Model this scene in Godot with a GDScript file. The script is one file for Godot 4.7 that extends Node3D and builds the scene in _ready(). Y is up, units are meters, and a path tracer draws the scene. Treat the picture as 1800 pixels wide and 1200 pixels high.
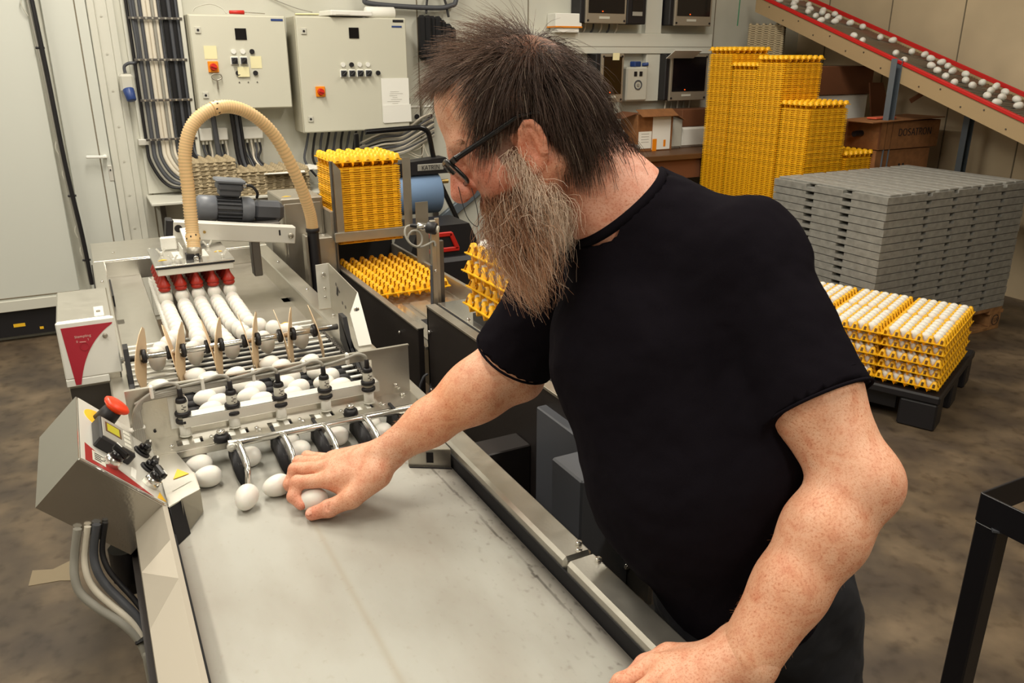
extends Node3D
# Egg packing room: a man sorts eggs at the infeed belt of a packing machine.
# World: x right, y up, -z along the machine away from the camera, metres.

class B:  # collects triangles; mesh() returns them as one ArrayMesh
	var v := PackedVector3Array()
	var n := PackedVector3Array()
	var c := PackedColorArray()
	var u := PackedVector2Array()
	var xf := Transform3D()
	var off := Vector3.ZERO
	var col := Color.WHITE
	func at(o: Vector3, b := Basis()) -> B:
		xf = Transform3D(b, o)
		return self
	func vert(p: Vector3, nn: Vector3, t: Vector2) -> void:
		v.push_back(xf * p - off)
		n.push_back((xf.basis * nn).normalized())
		c.push_back(col)
		u.push_back(t)
	func tri(a: Vector3, b: Vector3, d: Vector3, na: Vector3, nb: Vector3, nd: Vector3, ta := Vector2(), tb := Vector2(), td := Vector2()) -> void:
		vert(a, na, ta)
		if (b - a).cross(d - a).dot(na + nb + nd) > 0.0:
			vert(d, nd, td)
			vert(b, nb, tb)
		else:
			vert(b, nb, tb)
			vert(d, nd, td)
	func quad(a: Vector3, b: Vector3, d: Vector3, e: Vector3, out: Vector3) -> void:  # flat, uv 0..1, a-b along u
		var nn := (b - a).cross(d - a).normalized()
		if nn.dot(out) < 0.0:
			nn = -nn
		tri(a, b, d, nn, nn, nn, Vector2(0, 1), Vector2(1, 1), Vector2(1, 0))
		tri(a, d, e, nn, nn, nn, Vector2(0, 1), Vector2(1, 0), Vector2(0, 0))
	func box(o: Vector3, s: Vector3, bev := 0.0) -> B:
		var h := s * 0.5
		var k := minf(bev, minf(h.x, minf(h.y, h.z)) * 0.9)
		for ax in 3:
			var b1 := (ax + 1) % 3
			var b2 := (ax + 2) % 3
			for sg in [-1.0, 1.0]:
				var q := []
				for m in [[-1, -1], [1, -1], [1, 1], [-1, 1]]:
					var p := Vector3()
					p[ax] = sg * h[ax]
					p[b1] = m[0] * (h[b1] - k)
					p[b2] = m[1] * (h[b2] - k)
					q.append(o + p)
				var nn := Vector3()
				nn[ax] = sg
				quad(q[0], q[1], q[2], q[3], nn)
			if k > 0.0:
				for s1 in [-1.0, 1.0]:
					for s2 in [-1.0, 1.0]:
						var q := []
						for m in [[0, -1], [0, 1], [1, 1], [1, -1]]:
							var p := Vector3()
							p[ax] = m[1] * (h[ax] - k)
							p[b1] = s1 * (h[b1] - (k if m[0] else 0.0))
							p[b2] = s2 * (h[b2] - (0.0 if m[0] else k))
							q.append(o + p)
						var nn := Vector3()
						nn[b1] = s1
						nn[b2] = s2
						quad(q[0], q[1], q[2], q[3], nn)
		if k > 0.0:
			for i in 8:
				var sx := Vector3(1 if i & 1 else -1, 1 if i & 2 else -1, 1 if i & 4 else -1)
				var a := o + sx * (h - Vector3(0, k, k))
				var b := o + sx * (h - Vector3(k, 0, k))
				var d := o + sx * (h - Vector3(k, k, 0))
				var nn := sx.normalized()
				tri(a, b, d, nn, nn, nn)
		return self
	func span(lo: Vector3, hi: Vector3, bev := 0.0) -> B:
		return box((lo + hi) * 0.5, (hi - lo).abs(), bev)
	func bar(a: Vector3, b: Vector3, w: float, h: float, up := Vector3.UP, bev := 0.0) -> B:  # box from a to b, w across, h along up
		var z := (b - a).normalized()
		var x := up.cross(z).normalized()
		var keep := xf
		xf = xf * Transform3D(Basis(x, z.cross(x), z), (a + b) * 0.5)
		box(Vector3.ZERO, Vector3(w, h, a.distance_to(b)), bev)
		xf = keep
		return self
	func lathe(o: Vector3, axis: Vector3, prof: Array, seg := 16, smooth := true) -> B:  # prof: Vector2(radius, height)
		var y := axis.normalized()
		var x := y.cross(Vector3(0.31, 0.17, 0.94) if absf(y.z) < 0.8 else Vector3(0.9, 0.3, 0.1)).normalized()
		var z := x.cross(y)
		for i in prof.size() - 1:
			var p0: Vector2 = prof[i]
			var p1: Vector2 = prof[i + 1]
			var d := p1 - p0
			if d.length() < 1e-7:
				continue
			var nn := Vector2(d.y, -d.x).normalized()
			var n0 := nn
			var n1 := nn
			if smooth:
				if i > 0:
					var e: Vector2 = p0 - prof[i - 1]
					var m := Vector2(e.y, -e.x).normalized()
					if m.dot(nn) > 0.5:
						n0 = (m + nn).normalized()
				if i < prof.size() - 2:
					var e: Vector2 = prof[i + 2] - p1
					var m := Vector2(e.y, -e.x).normalized()
					if m.dot(nn) > 0.5:
						n1 = (m + nn).normalized()
			for j in seg:
				var a0 := TAU * j / seg
				var a1 := TAU * (j + 1) / seg
				var r0 := x * cos(a0) + z * sin(a0)
				var r1 := x * cos(a1) + z * sin(a1)
				var A := o + r0 * p0.x + y * p0.y
				var Bq := o + r1 * p0.x + y * p0.y
				var Cq := o + r1 * p1.x + y * p1.y
				var D := o + r0 * p1.x + y * p1.y
				var nA := r0 * n0.x + y * n0.y
				var nB := r1 * n0.x + y * n0.y
				var nC := r1 * n1.x + y * n1.y
				var nD := r0 * n1.x + y * n1.y
				if p0.x > 1e-6:
					tri(A, Bq, Cq, nA, nB, nC)
				if p1.x > 1e-6:
					tri(A, Cq, D, nA, nC, nD)
		return self
	func cyl(a: Vector3, b: Vector3, r0: float, r1 := -1.0, seg := 14, bev := 0.0) -> B:
		var l := a.distance_to(b)
		if r1 < 0.0:
			r1 = r0
		var p := [Vector2(0, 0), Vector2(r0 - bev, 0), Vector2(r0, bev), Vector2(r1, l - bev), Vector2(r1 - bev, l), Vector2(0, l)]
		return lathe(a, b - a, p, seg)
	func tube(p: Array, r, seg := 8, cols := []) -> B:  # swept along p; r a number or one per point
		var fr := Vector3.ZERO
		var last := []
		var keep := col
		var lastcol := col
		for i in p.size():
			var t: Vector3 = (p[mini(i + 1, p.size() - 1)] - p[maxi(i - 1, 0)]).normalized()
			if i == 0:
				fr = t.cross(Vector3(0.13, 0.9, 0.2) if absf(t.y) < 0.8 else Vector3(0.9, 0.1, 0.2)).normalized()
			else:
				fr = (fr - t * fr.dot(t)).normalized()
			var g := t.cross(fr)
			var rr: float = r[i] if r is Array else r
			var ring := []
			for j in seg:
				var a := TAU * j / seg
				var d := fr * cos(a) + g * sin(a)
				ring.append([p[i] + d * rr, d])
			if cols.size():
				col = cols[i]
			for j in seg:
				if i > 0:
					var k := (j + 1) % seg
					tri(last[j][0], last[k][0], ring[k][0], last[j][1], last[k][1], ring[k][1])
					tri(last[j][0], ring[k][0], ring[j][0], last[j][1], ring[k][1], ring[j][1])
				if i == 0 or i == p.size() - 1:
					var k := (j + 1) % seg
					var nn := -t if i == 0 else t
					tri(p[i], ring[j][0], ring[k][0], nn, nn, nn)
			last = ring
		col = keep
		return self
	func prism(poly: PackedVector2Array, z0: float, z1: float) -> B:  # polygon in xy pushed along z
		var ids := Geometry2D.triangulate_polygon(poly)
		for i in range(0, ids.size(), 3):
			for zz in [[z0, Vector3(0, 0, -1)], [z1, Vector3(0, 0, 1)]]:
				var a := poly[ids[i]]
				var b := poly[ids[i + 1]]
				var d := poly[ids[i + 2]]
				tri(Vector3(a.x, a.y, zz[0]), Vector3(b.x, b.y, zz[0]), Vector3(d.x, d.y, zz[0]), zz[1], zz[1], zz[1], a, b, d)
		var cw := 1.0 if Geometry2D.is_polygon_clockwise(poly) else -1.0
		for i in poly.size():
			var a := poly[i]
			var b := poly[(i + 1) % poly.size()]
			var d := (b - a).normalized()
			quad(Vector3(a.x, a.y, z0), Vector3(b.x, b.y, z0), Vector3(b.x, b.y, z1), Vector3(a.x, a.y, z1), Vector3(-d.y, d.x, 0) * cw)
		return self
	func mesh() -> ArrayMesh:
		var a := []
		a.resize(Mesh.ARRAY_MAX)
		a[Mesh.ARRAY_VERTEX] = v
		a[Mesh.ARRAY_NORMAL] = n
		a[Mesh.ARRAY_COLOR] = c
		a[Mesh.ARRAY_TEX_UV] = u
		var m := ArrayMesh.new()
		m.add_surface_from_arrays(Mesh.PRIMITIVE_TRIANGLES, a)
		return m

var M := {}
var used := {}
var rng := RandomNumberGenerator.new()

func V(x: float, y: float, z: float) -> Vector3:
	return Vector3(x, y, z)

func numbered(called: String) -> String:
	var k: int = used.get(called, 0)
	used[called] = k + 1
	return called if k == 0 else "%s_%03d" % [called, k]

func tag(o: Node3D, label: String, cat: String, group := "", kind := "") -> Node3D:
	if label:
		o.set_meta("label", label)
	if cat:
		o.set_meta("category", cat)
	if group:
		o.set_meta("group", group)
	if kind:
		o.set_meta("kind", kind)
	return o

func thing(called: String, label: String, cat: String, where := Vector3.ZERO, group := "") -> Node3D:
	var o := Node3D.new()
	o.name = numbered(called)
	o.position = where
	add_child(o)
	return tag(o, label, cat, group)

func nb(root: Node3D = null) -> B:  # a builder in world coordinates for a part of root (root unrotated)
	var b := B.new()
	if root:
		var up: Node = root
		while up != self:
			b.off += (up as Node3D).position
			up = up.get_parent()
	return b

func put(b, called: String, m: String, parent: Node3D = null, label := "") -> MeshInstance3D:
	var o := MeshInstance3D.new()
	o.mesh = b.mesh() if b is B else b
	o.material_override = M[m]
	if parent:
		o.name = called
		parent.add_child(o, true)
	else:
		o.name = numbered(called)
		add_child(o)
	if label:
		o.set_meta("label", label)
	return o

func solo(b, called: String, m: String, label: String, cat: String, group := "") -> MeshInstance3D:  # a thing that is one mesh
	return tag(put(b, called, m), label, cat, group)

func struct(b: B, called: String, m: String, label := "", cat := "") -> MeshInstance3D:
	return tag(put(b, called, m), label, cat, "", "structure")

func copy_of(mesh: Mesh, m: String, called: String, t: Transform3D, label: String, cat: String, group := "") -> MeshInstance3D:
	var o := MeshInstance3D.new()
	o.mesh = mesh
	o.material_override = M[m]
	o.name = numbered(called)
	o.transform = t
	add_child(o)
	return tag(o, label, cat, group)

func part_of(root: Node3D, mesh: Mesh, m: String, called: String, t := Transform3D()) -> MeshInstance3D:
	var o := MeshInstance3D.new()
	o.mesh = mesh
	o.material_override = M[m]
	o.name = called
	o.transform = t
	root.add_child(o, true)
	return o

var ordinals := ["first", "second", "third", "fourth", "fifth", "sixth", "seventh", "eighth", "ninth", "tenth", "eleventh", "twelfth", "thirteenth", "fourteenth", "fifteenth", "sixteenth", "seventeenth", "eighteenth", "nineteenth"]

func nth(i: int) -> String:  # 0 is first
	if i < 19:
		return ordinals[i]
	var tens: Array = [["twentieth", "twenty"], ["thirtieth", "thirty"], ["fortieth", "forty"], ["fiftieth", "fifty"], ["sixtieth", "sixty"]][(i + 1) / 10 - 2]
	return tens[0] if (i + 1) % 10 == 0 else "%s-%s" % [tens[1], ordinals[(i + 1) % 10 - 1]]

func along(axis: Vector3, twist := 0.0) -> Basis:  # a basis whose y is axis
	var y := axis.normalized()
	var x := y.cross(Vector3.BACK if absf(y.z) < 0.9 else Vector3.RIGHT).normalized()
	return Basis(x, y, x.cross(y)) * Basis(Vector3.UP, twist)

func curve(pts: Array, steps := 8) -> Array:  # Catmull-Rom through pts
	var out := []
	for i in pts.size() - 1:
		var a: Vector3 = pts[maxi(i - 1, 0)]
		var d: Vector3 = pts[mini(i + 2, pts.size() - 1)]
		for k in steps:
			out.append((pts[i] as Vector3).cubic_interpolate(pts[i + 1], a, d, float(k) / steps))
	out.append(pts[-1])
	return out

func words(root: Node3D, text: String, size: float, m: String, t: Transform3D, called := "lettering", font := "Droid Sans", depth := 0.0008) -> MeshInstance3D:
	var tm := TextMesh.new()
	tm.text = text
	tm.font_size = 24
	tm.pixel_size = size / 18.0
	tm.depth = depth
	tm.curve_step = 4.0
	var sf := SystemFont.new()
	sf.font_names = PackedStringArray([font])
	tm.font = sf
	return part_of(root, tm, m, called, t)

func mat(key: String, c: Color, rough := 0.6, metal := 0.0) -> StandardMaterial3D:
	var m := StandardMaterial3D.new()
	m.resource_name = key
	m.albedo_color = c
	m.roughness = rough
	m.metallic = metal
	M[key] = m
	return m

func noise_tex(freq: float, size := 256, octaves := 4, ramp: Array = [], seed_ := 1, type := FastNoiseLite.TYPE_SIMPLEX_SMOOTH) -> NoiseTexture2D:
	var f := FastNoiseLite.new()
	f.noise_type = type
	f.frequency = freq
	f.fractal_octaves = octaves
	f.seed = seed_
	var t := NoiseTexture2D.new()
	t.width = size
	t.height = size
	t.seamless = true
	t.noise = f
	if ramp.size():
		var g := Gradient.new()
		var o := PackedFloat32Array()
		var cs := PackedColorArray()
		for e in ramp:
			o.push_back(e[0])
			cs.push_back(e[1])
		g.offsets = o
		g.colors = cs
		t.color_ramp = g
	return t

func tri_map(m: StandardMaterial3D, scale: float, world := true) -> void:
	m.uv1_triplanar = true
	m.uv1_world_triplanar = world
	m.uv1_scale = Vector3.ONE * scale

func C(r: int, g: int, b: int) -> Color:
	return Color(r / 255.0, g / 255.0, b / 255.0)

func materials() -> void:
	var m := mat("wall", C(206, 205, 194), 0.55)
	m.albedo_texture = noise_tex(0.01, 256, 3, [[0.0, Color(0.94, 0.94, 0.93)], [1.0, Color(1, 1, 1)]])
	tri_map(m, 0.7)
	m = mat("wall_tan", C(206, 186, 154), 0.6)
	m.albedo_texture = noise_tex(0.01, 256, 3, [[0.0, Color(0.9, 0.9, 0.9)], [1.0, Color(1, 1, 1)]], 4)
	tri_map(m, 0.7)
	mat("door_white", C(206, 208, 200), 0.45)
	mat("trim_white", C(208, 207, 196), 0.5)
	mat("seam", C(120, 110, 92), 0.9)
	m = mat("floor", Color.WHITE, 0.62)
	m.albedo_texture = noise_tex(0.012, 512, 6, [[0.0, C(68, 57, 48)], [0.4, C(86, 73, 59)], [0.6, C(100, 85, 67)], [1.0, C(126, 108, 86)]], 7)
	m.detail_enabled = true
	m.detail_blend_mode = BaseMaterial3D.BLEND_MODE_MUL
	m.detail_albedo = noise_tex(0.05, 512, 5, [[0.0, Color(0.72, 0.7, 0.68)], [0.4, Color(0.95, 0.95, 0.95)], [1.0, Color(1, 1, 1)]], 11)
	m.roughness_texture = noise_tex(0.02, 256, 4, [[0.0, Color(0.6, 0.6, 0.6)], [1.0, Color(1, 1, 1)]], 3)
	tri_map(m, 0.45)
	for e in [["steel", C(206, 202, 192), 0.36], ["steel_dull", C(176, 170, 158), 0.5], ["steel_mirror", C(196, 192, 184), 0.2], ["steel_dark", C(110, 106, 102), 0.5], ["steel_shiny", C(222, 220, 214), 0.2]]:
		m = mat(e[0], e[1], e[2], 0.9)
		m.roughness_texture = noise_tex(0.03, 256, 4, [[0.0, Color(0.75, 0.75, 0.75)], [1.0, Color(1, 1, 1)]], 5)
		m.heightmap_enabled = true
		m.heightmap_texture = noise_tex(0.35, 256, 2, [], 9)
		m.heightmap_scale = 0.012
		tri_map(m, 2.0)
	mat("steel_rail", C(178, 170, 156), 0.55, 0.4)
	m = mat("alu", C(222, 220, 212), 0.5, 0.55)
	m = mat("zinc", C(118, 128, 138), 0.55, 0.6)
	mat("black", C(22, 20, 24), 0.5)
	mat("black_matt", C(18, 17, 20), 0.85)
	m = mat("black_gloss", C(14, 13, 16), 0.25)
	mat("rubber", C(30, 29, 33), 0.7)
	mat("dark_panel", C(40, 35, 34), 0.5, 0.25)
	mat("grey_dark", C(74, 76, 82), 0.5)
	mat("grey_motor", C(104, 108, 116), 0.42)
	mat("grey_cable", C(150, 147, 138), 0.55)
	mat("grey_pale", C(196, 194, 182), 0.6)
	mat("cable_white", C(214, 206, 190), 0.5)
	m = mat("cabinet", C(206, 204, 188), 0.42)
	m.heightmap_enabled = true
	m.heightmap_texture = noise_tex(0.2, 256, 2, [], 21)
	m.heightmap_scale = 0.01
	tri_map(m, 3.0)
	mat("cabinet_edge", C(188, 184, 166), 0.5)
	mat("white", C(236, 235, 228), 0.45)
	mat("paper", C(238, 237, 230), 0.8)
	mat("note", C(240, 232, 186), 0.85)
	mat("orange", C(236, 140, 20), 0.45)
	mat("red", C(196, 34, 24), 0.4)
	mat("red_button", C(240, 66, 28), 0.35)
	mat("red_dark", C(150, 22, 20), 0.5)
	m = mat("cup_red", C(160, 34, 16), 0.42)
	m.subsurf_scatter_enabled = true
	m.subsurf_scatter_strength = 0.1
	mat("red_belt", C(196, 24, 20), 0.55)
	mat("yellow_mark", C(238, 188, 40), 0.5)
	mat("blue", C(42, 66, 126), 0.4)
	m = mat("yellow", C(246, 186, 24), 0.45)
	m.backlight_enabled = true
	m.backlight = Color(0.22, 0.13, 0.01)
	m = mat("pulp", C(168, 152, 122), 0.9)
	m.heightmap_enabled = true
	m.heightmap_texture = noise_tex(0.1, 256, 3, [], 31)
	m.heightmap_scale = 0.2
	tri_map(m, 4.0)
	m = mat("card", C(150, 100, 58), 0.8)
	m.albedo_texture = noise_tex(0.02, 256, 4, [[0.0, Color(0.85, 0.85, 0.85)], [1.0, Color(1, 1, 1)]], 41)
	tri_map(m, 3.0)
	mat("card_dark", C(112, 68, 40), 0.8)
	m = mat("wood", C(176, 128, 82), 0.7)
	m.albedo_texture = noise_tex(0.03, 256, 4, [[0.0, Color(0.7, 0.7, 0.7)], [1.0, Color(1, 1, 1)]], 43)
	tri_map(m, 2.0)
	mat("bench", C(92, 62, 38), 0.5)
	m = mat("hose", C(228, 192, 140), 0.45)
	m.subsurf_scatter_enabled = true
	m.subsurf_scatter_strength = 0.1
	m = mat("crate", C(154, 152, 146), 0.55)
	m.albedo_texture = noise_tex(0.03, 256, 4, [[0.0, Color(0.82, 0.82, 0.82)], [1.0, Color(1, 1, 1)]], 47)
	tri_map(m, 2.5)
	m = mat("egg", C(228, 225, 217), 0.42)
	m.subsurf_scatter_enabled = true
	m.subsurf_scatter_strength = 0.12
	mat("paper_blue", C(108, 134, 168), 0.9)
	mat("disc", C(216, 188, 150), 0.5)
	m = mat("acrylic", Color(0.9, 0.93, 0.92, 0.18), 0.05)
	m.transparency = BaseMaterial3D.TRANSPARENCY_ALPHA
	m = mat("lens", Color(0.85, 0.85, 0.8, 0.12), 0.02)
	m.transparency = BaseMaterial3D.TRANSPARENCY_ALPHA
	mat("screen", C(16, 13, 16), 0.15)
	m = mat("lcd", C(176, 170, 40), 0.3)
	m.emission_enabled = true
	m.emission = C(206, 190, 30)
	m.emission_energy_multiplier = 0.05
	m = mat("led", C(255, 110, 40), 0.3)
	m.emission_enabled = true
	m.emission = C(255, 80, 20)
	m.emission_energy_multiplier = 1.2
	m = mat("tube_glow", C(255, 250, 238), 0.4)
	m.emission_enabled = true
	m.emission = C(255, 247, 228)
	m.emission_energy_multiplier = 2.0
	mat("ink", C(36, 30, 34), 0.7)
	mat("ink_pale", C(232, 200, 190), 0.6)
	mat("monitor", C(150, 140, 124), 0.45, 0.3)
	mat("green", C(40, 120, 84), 0.6)
	mat("card_tan", C(168, 144, 108), 0.6)
	mat("red_tool", C(206, 92, 66), 0.5)
	mat("red_panel", C(178, 44, 60), 0.4)
	mat("black_frame", C(20, 19, 24), 0.4)
	mat("tape", C(136, 122, 98), 0.8)
	mat("brass", C(190, 160, 96), 0.35, 0.8)

# ---------------------------------------------------------------- camera, light
var lamp_at := [[V(0.1, 3.3, -1.8), 0.8], [V(0.5, 3.3, -3.8), 1.55], [V(-1.4, 3.3, -3.7), 0.8], [V(-1.4, 3.3, -0.9), 0.9], [V(2.1, 3.3, -0.5), 1.25], [V(3.3, 3.3, -3.4), 1.0], [V(0.7, 3.3, 1.5), 0.85]]

func _ready() -> void:
	rng.seed = 20
	var cam := Camera3D.new()
	cam.name = "camera"
	cam.position = V(0, 1.6, 0)
	cam.rotation = Vector3(deg_to_rad(-19.6), deg_to_rad(-27.7), 0)
	cam.fov = rad_to_deg(2.0 * atan(600.0 / 1420.0))
	cam.near = 0.05
	add_child(cam)
	var we := WorldEnvironment.new()
	we.name = "environment"
	var env := Environment.new()
	env.background_mode = Environment.BG_COLOR
	env.background_color = Color(0.02, 0.02, 0.02)
	env.tonemap_mode = Environment.TONE_MAPPER_LINEAR
	env.tonemap_exposure = 1.25
	env.sdfgi_enabled = true
	env.ssao_enabled = true
	env.ssil_enabled = true
	we.environment = env
	add_child(we)
	materials()
	for i in lamp_at.size():
		lamp(lamp_at[i][0], lamp_at[i][1] * 3.2, ["over the belt", "between the control cabinets and the motor", "over the sliding door", "left of the control box", "right of the bearded man", "over the yellow tray stacks", "behind the camera"][i])
	shell()
	wall_things()
	machine()
	machine_eggs()
	denester()
	right_side()
	person()

func lamp(p: Vector3, energy: float, spot: String) -> void:
	var o := thing("ceiling_light", "white batten light under the ceiling, " + spot, "light", p, "ceiling lights")
	var b := nb(o)
	b.box(p + V(0, 0.05, 0), V(0.34, 0.06, 1.5), 0.01)
	put(b, "housing", "white", o)
	b = nb(o)
	b.box(p + V(0, 0.01, 0), V(0.3, 0.02, 1.46), 0.004)
	put(b, "diffuser", "tube_glow", o)
	var l := AreaLight3D.new()
	l.name = "glow"
	l.area_size = Vector2(0.3, 1.46)
	l.light_energy = energy
	l.light_color = Color(1.0, 0.97, 0.91)
	l.shadow_enabled = true
	l.position = V(0, -0.01, 0)
	l.rotation.x = -PI / 2
	l.set("area_range", 20.0)
	l.set("area_attenuation", 2.0)
	o.add_child(l)

# ---------------------------------------------------------------- the room
func shell() -> void:
	struct(nb().span(V(-3, -0.1, -5.6), V(5.8, 0, 3)), "floor", "floor", "mottled brown grey concrete floor with stains", "floor")
	var w := struct(nb().span(V(-3.2, 0, -5.6), V(5.8, 3.5, -5.4)), "wall_back", "wall", "white panelled wall behind the machines", "wall")
	for x in [0.19, 0.355, 2.12, 2.96, 4.66]:
		put(nb(w).span(V(x, 0.02, -5.401), V(x + 0.006, 3.4, -5.396)), "panel_joint", "seam", w)
	w = struct(nb().span(V(5.6, 0, -5.4), V(5.8, 3.5, 3)), "wall_right", "wall_tan", "tan panel wall behind the sloping egg conveyor", "wall")
	for z in [-5.1, -4.5, -3.9, -3.35, -2.75, -2.1]:
		put(nb(w).span(V(5.595, 0.02, z), V(5.601, 3.4, z + 0.007)), "panel_joint", "seam", w)
	struct(nb().span(V(-3.2, 0, -5.4), V(-3, 3.5, 3)), "wall_left", "wall", "white wall out of frame to the left", "wall")
	struct(nb().span(V(-3.2, 0, 3), V(5.8, 3.5, 3.2)), "wall_front", "wall", "white wall behind the camera", "wall")
	var tp := nb()
	tp.prism(PackedVector2Array([V2(-0.359, 2.635), V2(-0.35, 2.723), V2(-0.29, 2.7), V2(-0.237, 2.728), V2(-0.219, 2.595), V2(-0.27, 2.62)]), 0, 0.001)
	var tape := solo(tp, "floor_tape", "tape", "torn strip of pale tape stuck on the floor left of the machine", "tape")
	tape.rotation.x = -PI / 2
	tape.position.y = 0.0005
	struct(nb().span(V(-3.2, 3.4, -5.6), V(5.8, 3.55, 3.2)), "ceiling", "wall", "white ceiling over the room", "ceiling")
	var s := struct(nb().span(V(-3, 0.03, -5.42), V(-0.03, 0.185, -5.345)), "baseboard_back", "black", "black rubber kick strip under the sliding door", "baseboard")
	put(nb(s).span(V(-0.5, 0.085, -5.346), V(-0.44, 0.105, -5.343)), "yellow_scuff", "yellow_mark", s)
	put(nb(s).span(V(-0.37, 0.055, -5.346), V(-0.35, 0.07, -5.343)), "yellow_scuff", "yellow_mark", s)
	# sliding door leaf on the left, with a bottom rail
	s = struct(nb().span(V(-3, 0.25, -5.4), V(-0.125, 3.3, -5.33), 0.004), "door_1", "door_white", "wide flat white sliding door at the left edge", "door")
	put(nb(s).span(V(-3, 0.188, -5.4), V(-0.09, 0.252, -5.315), 0.003), "bottom_rail", "trim_white", s)
	put(nb(s).span(V(-3, 0.262, -5.331), V(-0.125, 0.268, -5.327)), "rail_groove", "seam", s)
	# side door with a narrow lock stile
	s = struct(nb().span(V(-0.06, 0.05, -5.42), V(0.1, 3.3, -5.375), 0.003), "door_2", "door_white", "flush white side door with a lever handle", "door")
	put(nb(s).span(V(0.104, 0.05, -5.42), V(0.158, 3.3, -5.378), 0.003), "lock_stile", "door_white", s)
	var h := put(nb(s).cyl(V(0.13, 1.035, -5.38), V(0.13, 1.035, -5.33), 0.011).bar(V(0.14, 1.035, -5.33), V(0.03, 1.04, -5.33), 0.018, 0.016, Vector3.UP, 0.004), "handle", "white", s)
	h.set_meta("label", "white lever handle")
	put(nb(s).box(V(0.147, 0.935, -5.377), V(0.024, 0.09, 0.006), 0.002).cyl(V(0.147, 0.955, -5.375), V(0.147, 0.955, -5.371), 0.007), "lock_plate", "alu", s)
	put(nb(s).cyl(V(0.147, 0.955, -5.372), V(0.147, 0.955, -5.3695), 0.0045), "keyhole", "black", s)
	put(nb(s).span(V(0.1, 0.05, -5.4), V(0.105, 3.3, -5.377)), "door_gap", "seam", s)
	s = struct(nb().span(V(0.162, 0.03, -5.4), V(0.2, 3.3, -5.372), 0.004).span(V(0.2, 0.03, -5.4), V(0.262, 3.3, -5.385), 0.003).span(V(0.262, 0.03, -5.4), V(0.3, 3.3, -5.39), 0.003), "trim_1", "trim_white", "stepped white door frame beside the cable ladder", "door frame")
	for k in 8:
		put(nb(s).cyl(V(0.228, 0.6 + 0.2 * k, -5.386), V(0.228, 0.6 + 0.2 * k, -5.381), 0.006), "screw", "grey_pale", s)

func cable(pts: Array, r: float, m: String, label: String, group := "", called := "cable") -> MeshInstance3D:
	return solo(nb().tube(curve(pts, 5), r, 7), called, m, label, "cable", group)

func rocker(o: Node3D, x: float, y: float, z: float) -> void:  # a square selector switch
	var p := put(nb(o).box(V(x, y, z + 0.004), V(0.044, 0.046, 0.01), 0.003), "switch", "white", o)
	put(nb(p).box(V(x, y, z + 0.0095), V(0.035, 0.036, 0.002)), "switch_face", "grey_dark", p)
	put(nb(p).cyl(V(x, y, z + 0.009), V(x, y, z + 0.03), 0.015).bar(V(x - 0.013, y - 0.012, z + 0.03), V(x + 0.013, y + 0.012, z + 0.03), 0.01, 0.014, Vector3.BACK, 0.002), "switch_knob", "black", p)

func main_switch(o: Node3D, x: float, y: float, z: float) -> void:
	var p := put(nb(o).box(V(x, y, z + 0.006), V(0.058, 0.062, 0.012), 0.003), "main_switch", "orange", o, "orange main switch plate with red knob")
	put(nb(p).cyl(V(x, y, z + 0.011), V(x, y, z + 0.034), 0.021, 0.018).bar(V(x - 0.017, y + 0.006, z + 0.034), V(x + 0.017, y - 0.006, z + 0.034), 0.012, 0.014, Vector3.BACK, 0.003), "switch_knob", "red", p)

func sticky(x: float, y: float, z: float, w: float, h: float, label: String) -> void:
	solo(nb().at(V(x, y, z), Basis(Vector3.RIGHT, 0.05)).box(Vector3.ZERO, V(w, h, 0.0015)), "sticky_note", "note", label, "sticky note", "sticky notes on the control cabinet")

func cabinet(called_label: String, lo: Vector3, hi: Vector3) -> Node3D:  # a wall cabinet, door to +z
	var o := thing("control_cabinet", called_label, "control cabinet", V((lo.x + hi.x) * 0.5, lo.y, lo.z))
	put(nb(o).span(lo, hi - V(0, 0, 0.022), 0.004), "body", "cabinet_edge", o)
	var d := put(nb(o).span(V(lo.x + 0.004, lo.y + 0.004, hi.z - 0.02), V(hi.x - 0.004, hi.y - 0.004, hi.z), 0.005), "door", "cabinet", o)
	for y in [lo.y + 0.085, hi.y - 0.085]:
		var k := put(nb(d).box(V(lo.x + 0.045, y, hi.z + 0.003), V(0.032, 0.036, 0.008), 0.002), "lock", "grey_pale", d)
		k.set_meta("label", "square quarter turn lock")
		put(nb(d).cyl(V(lo.x + 0.045, y, hi.z + 0.006), V(lo.x + 0.045, y, hi.z + 0.009), 0.007), "keyhole", "black", d)
	return o

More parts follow.
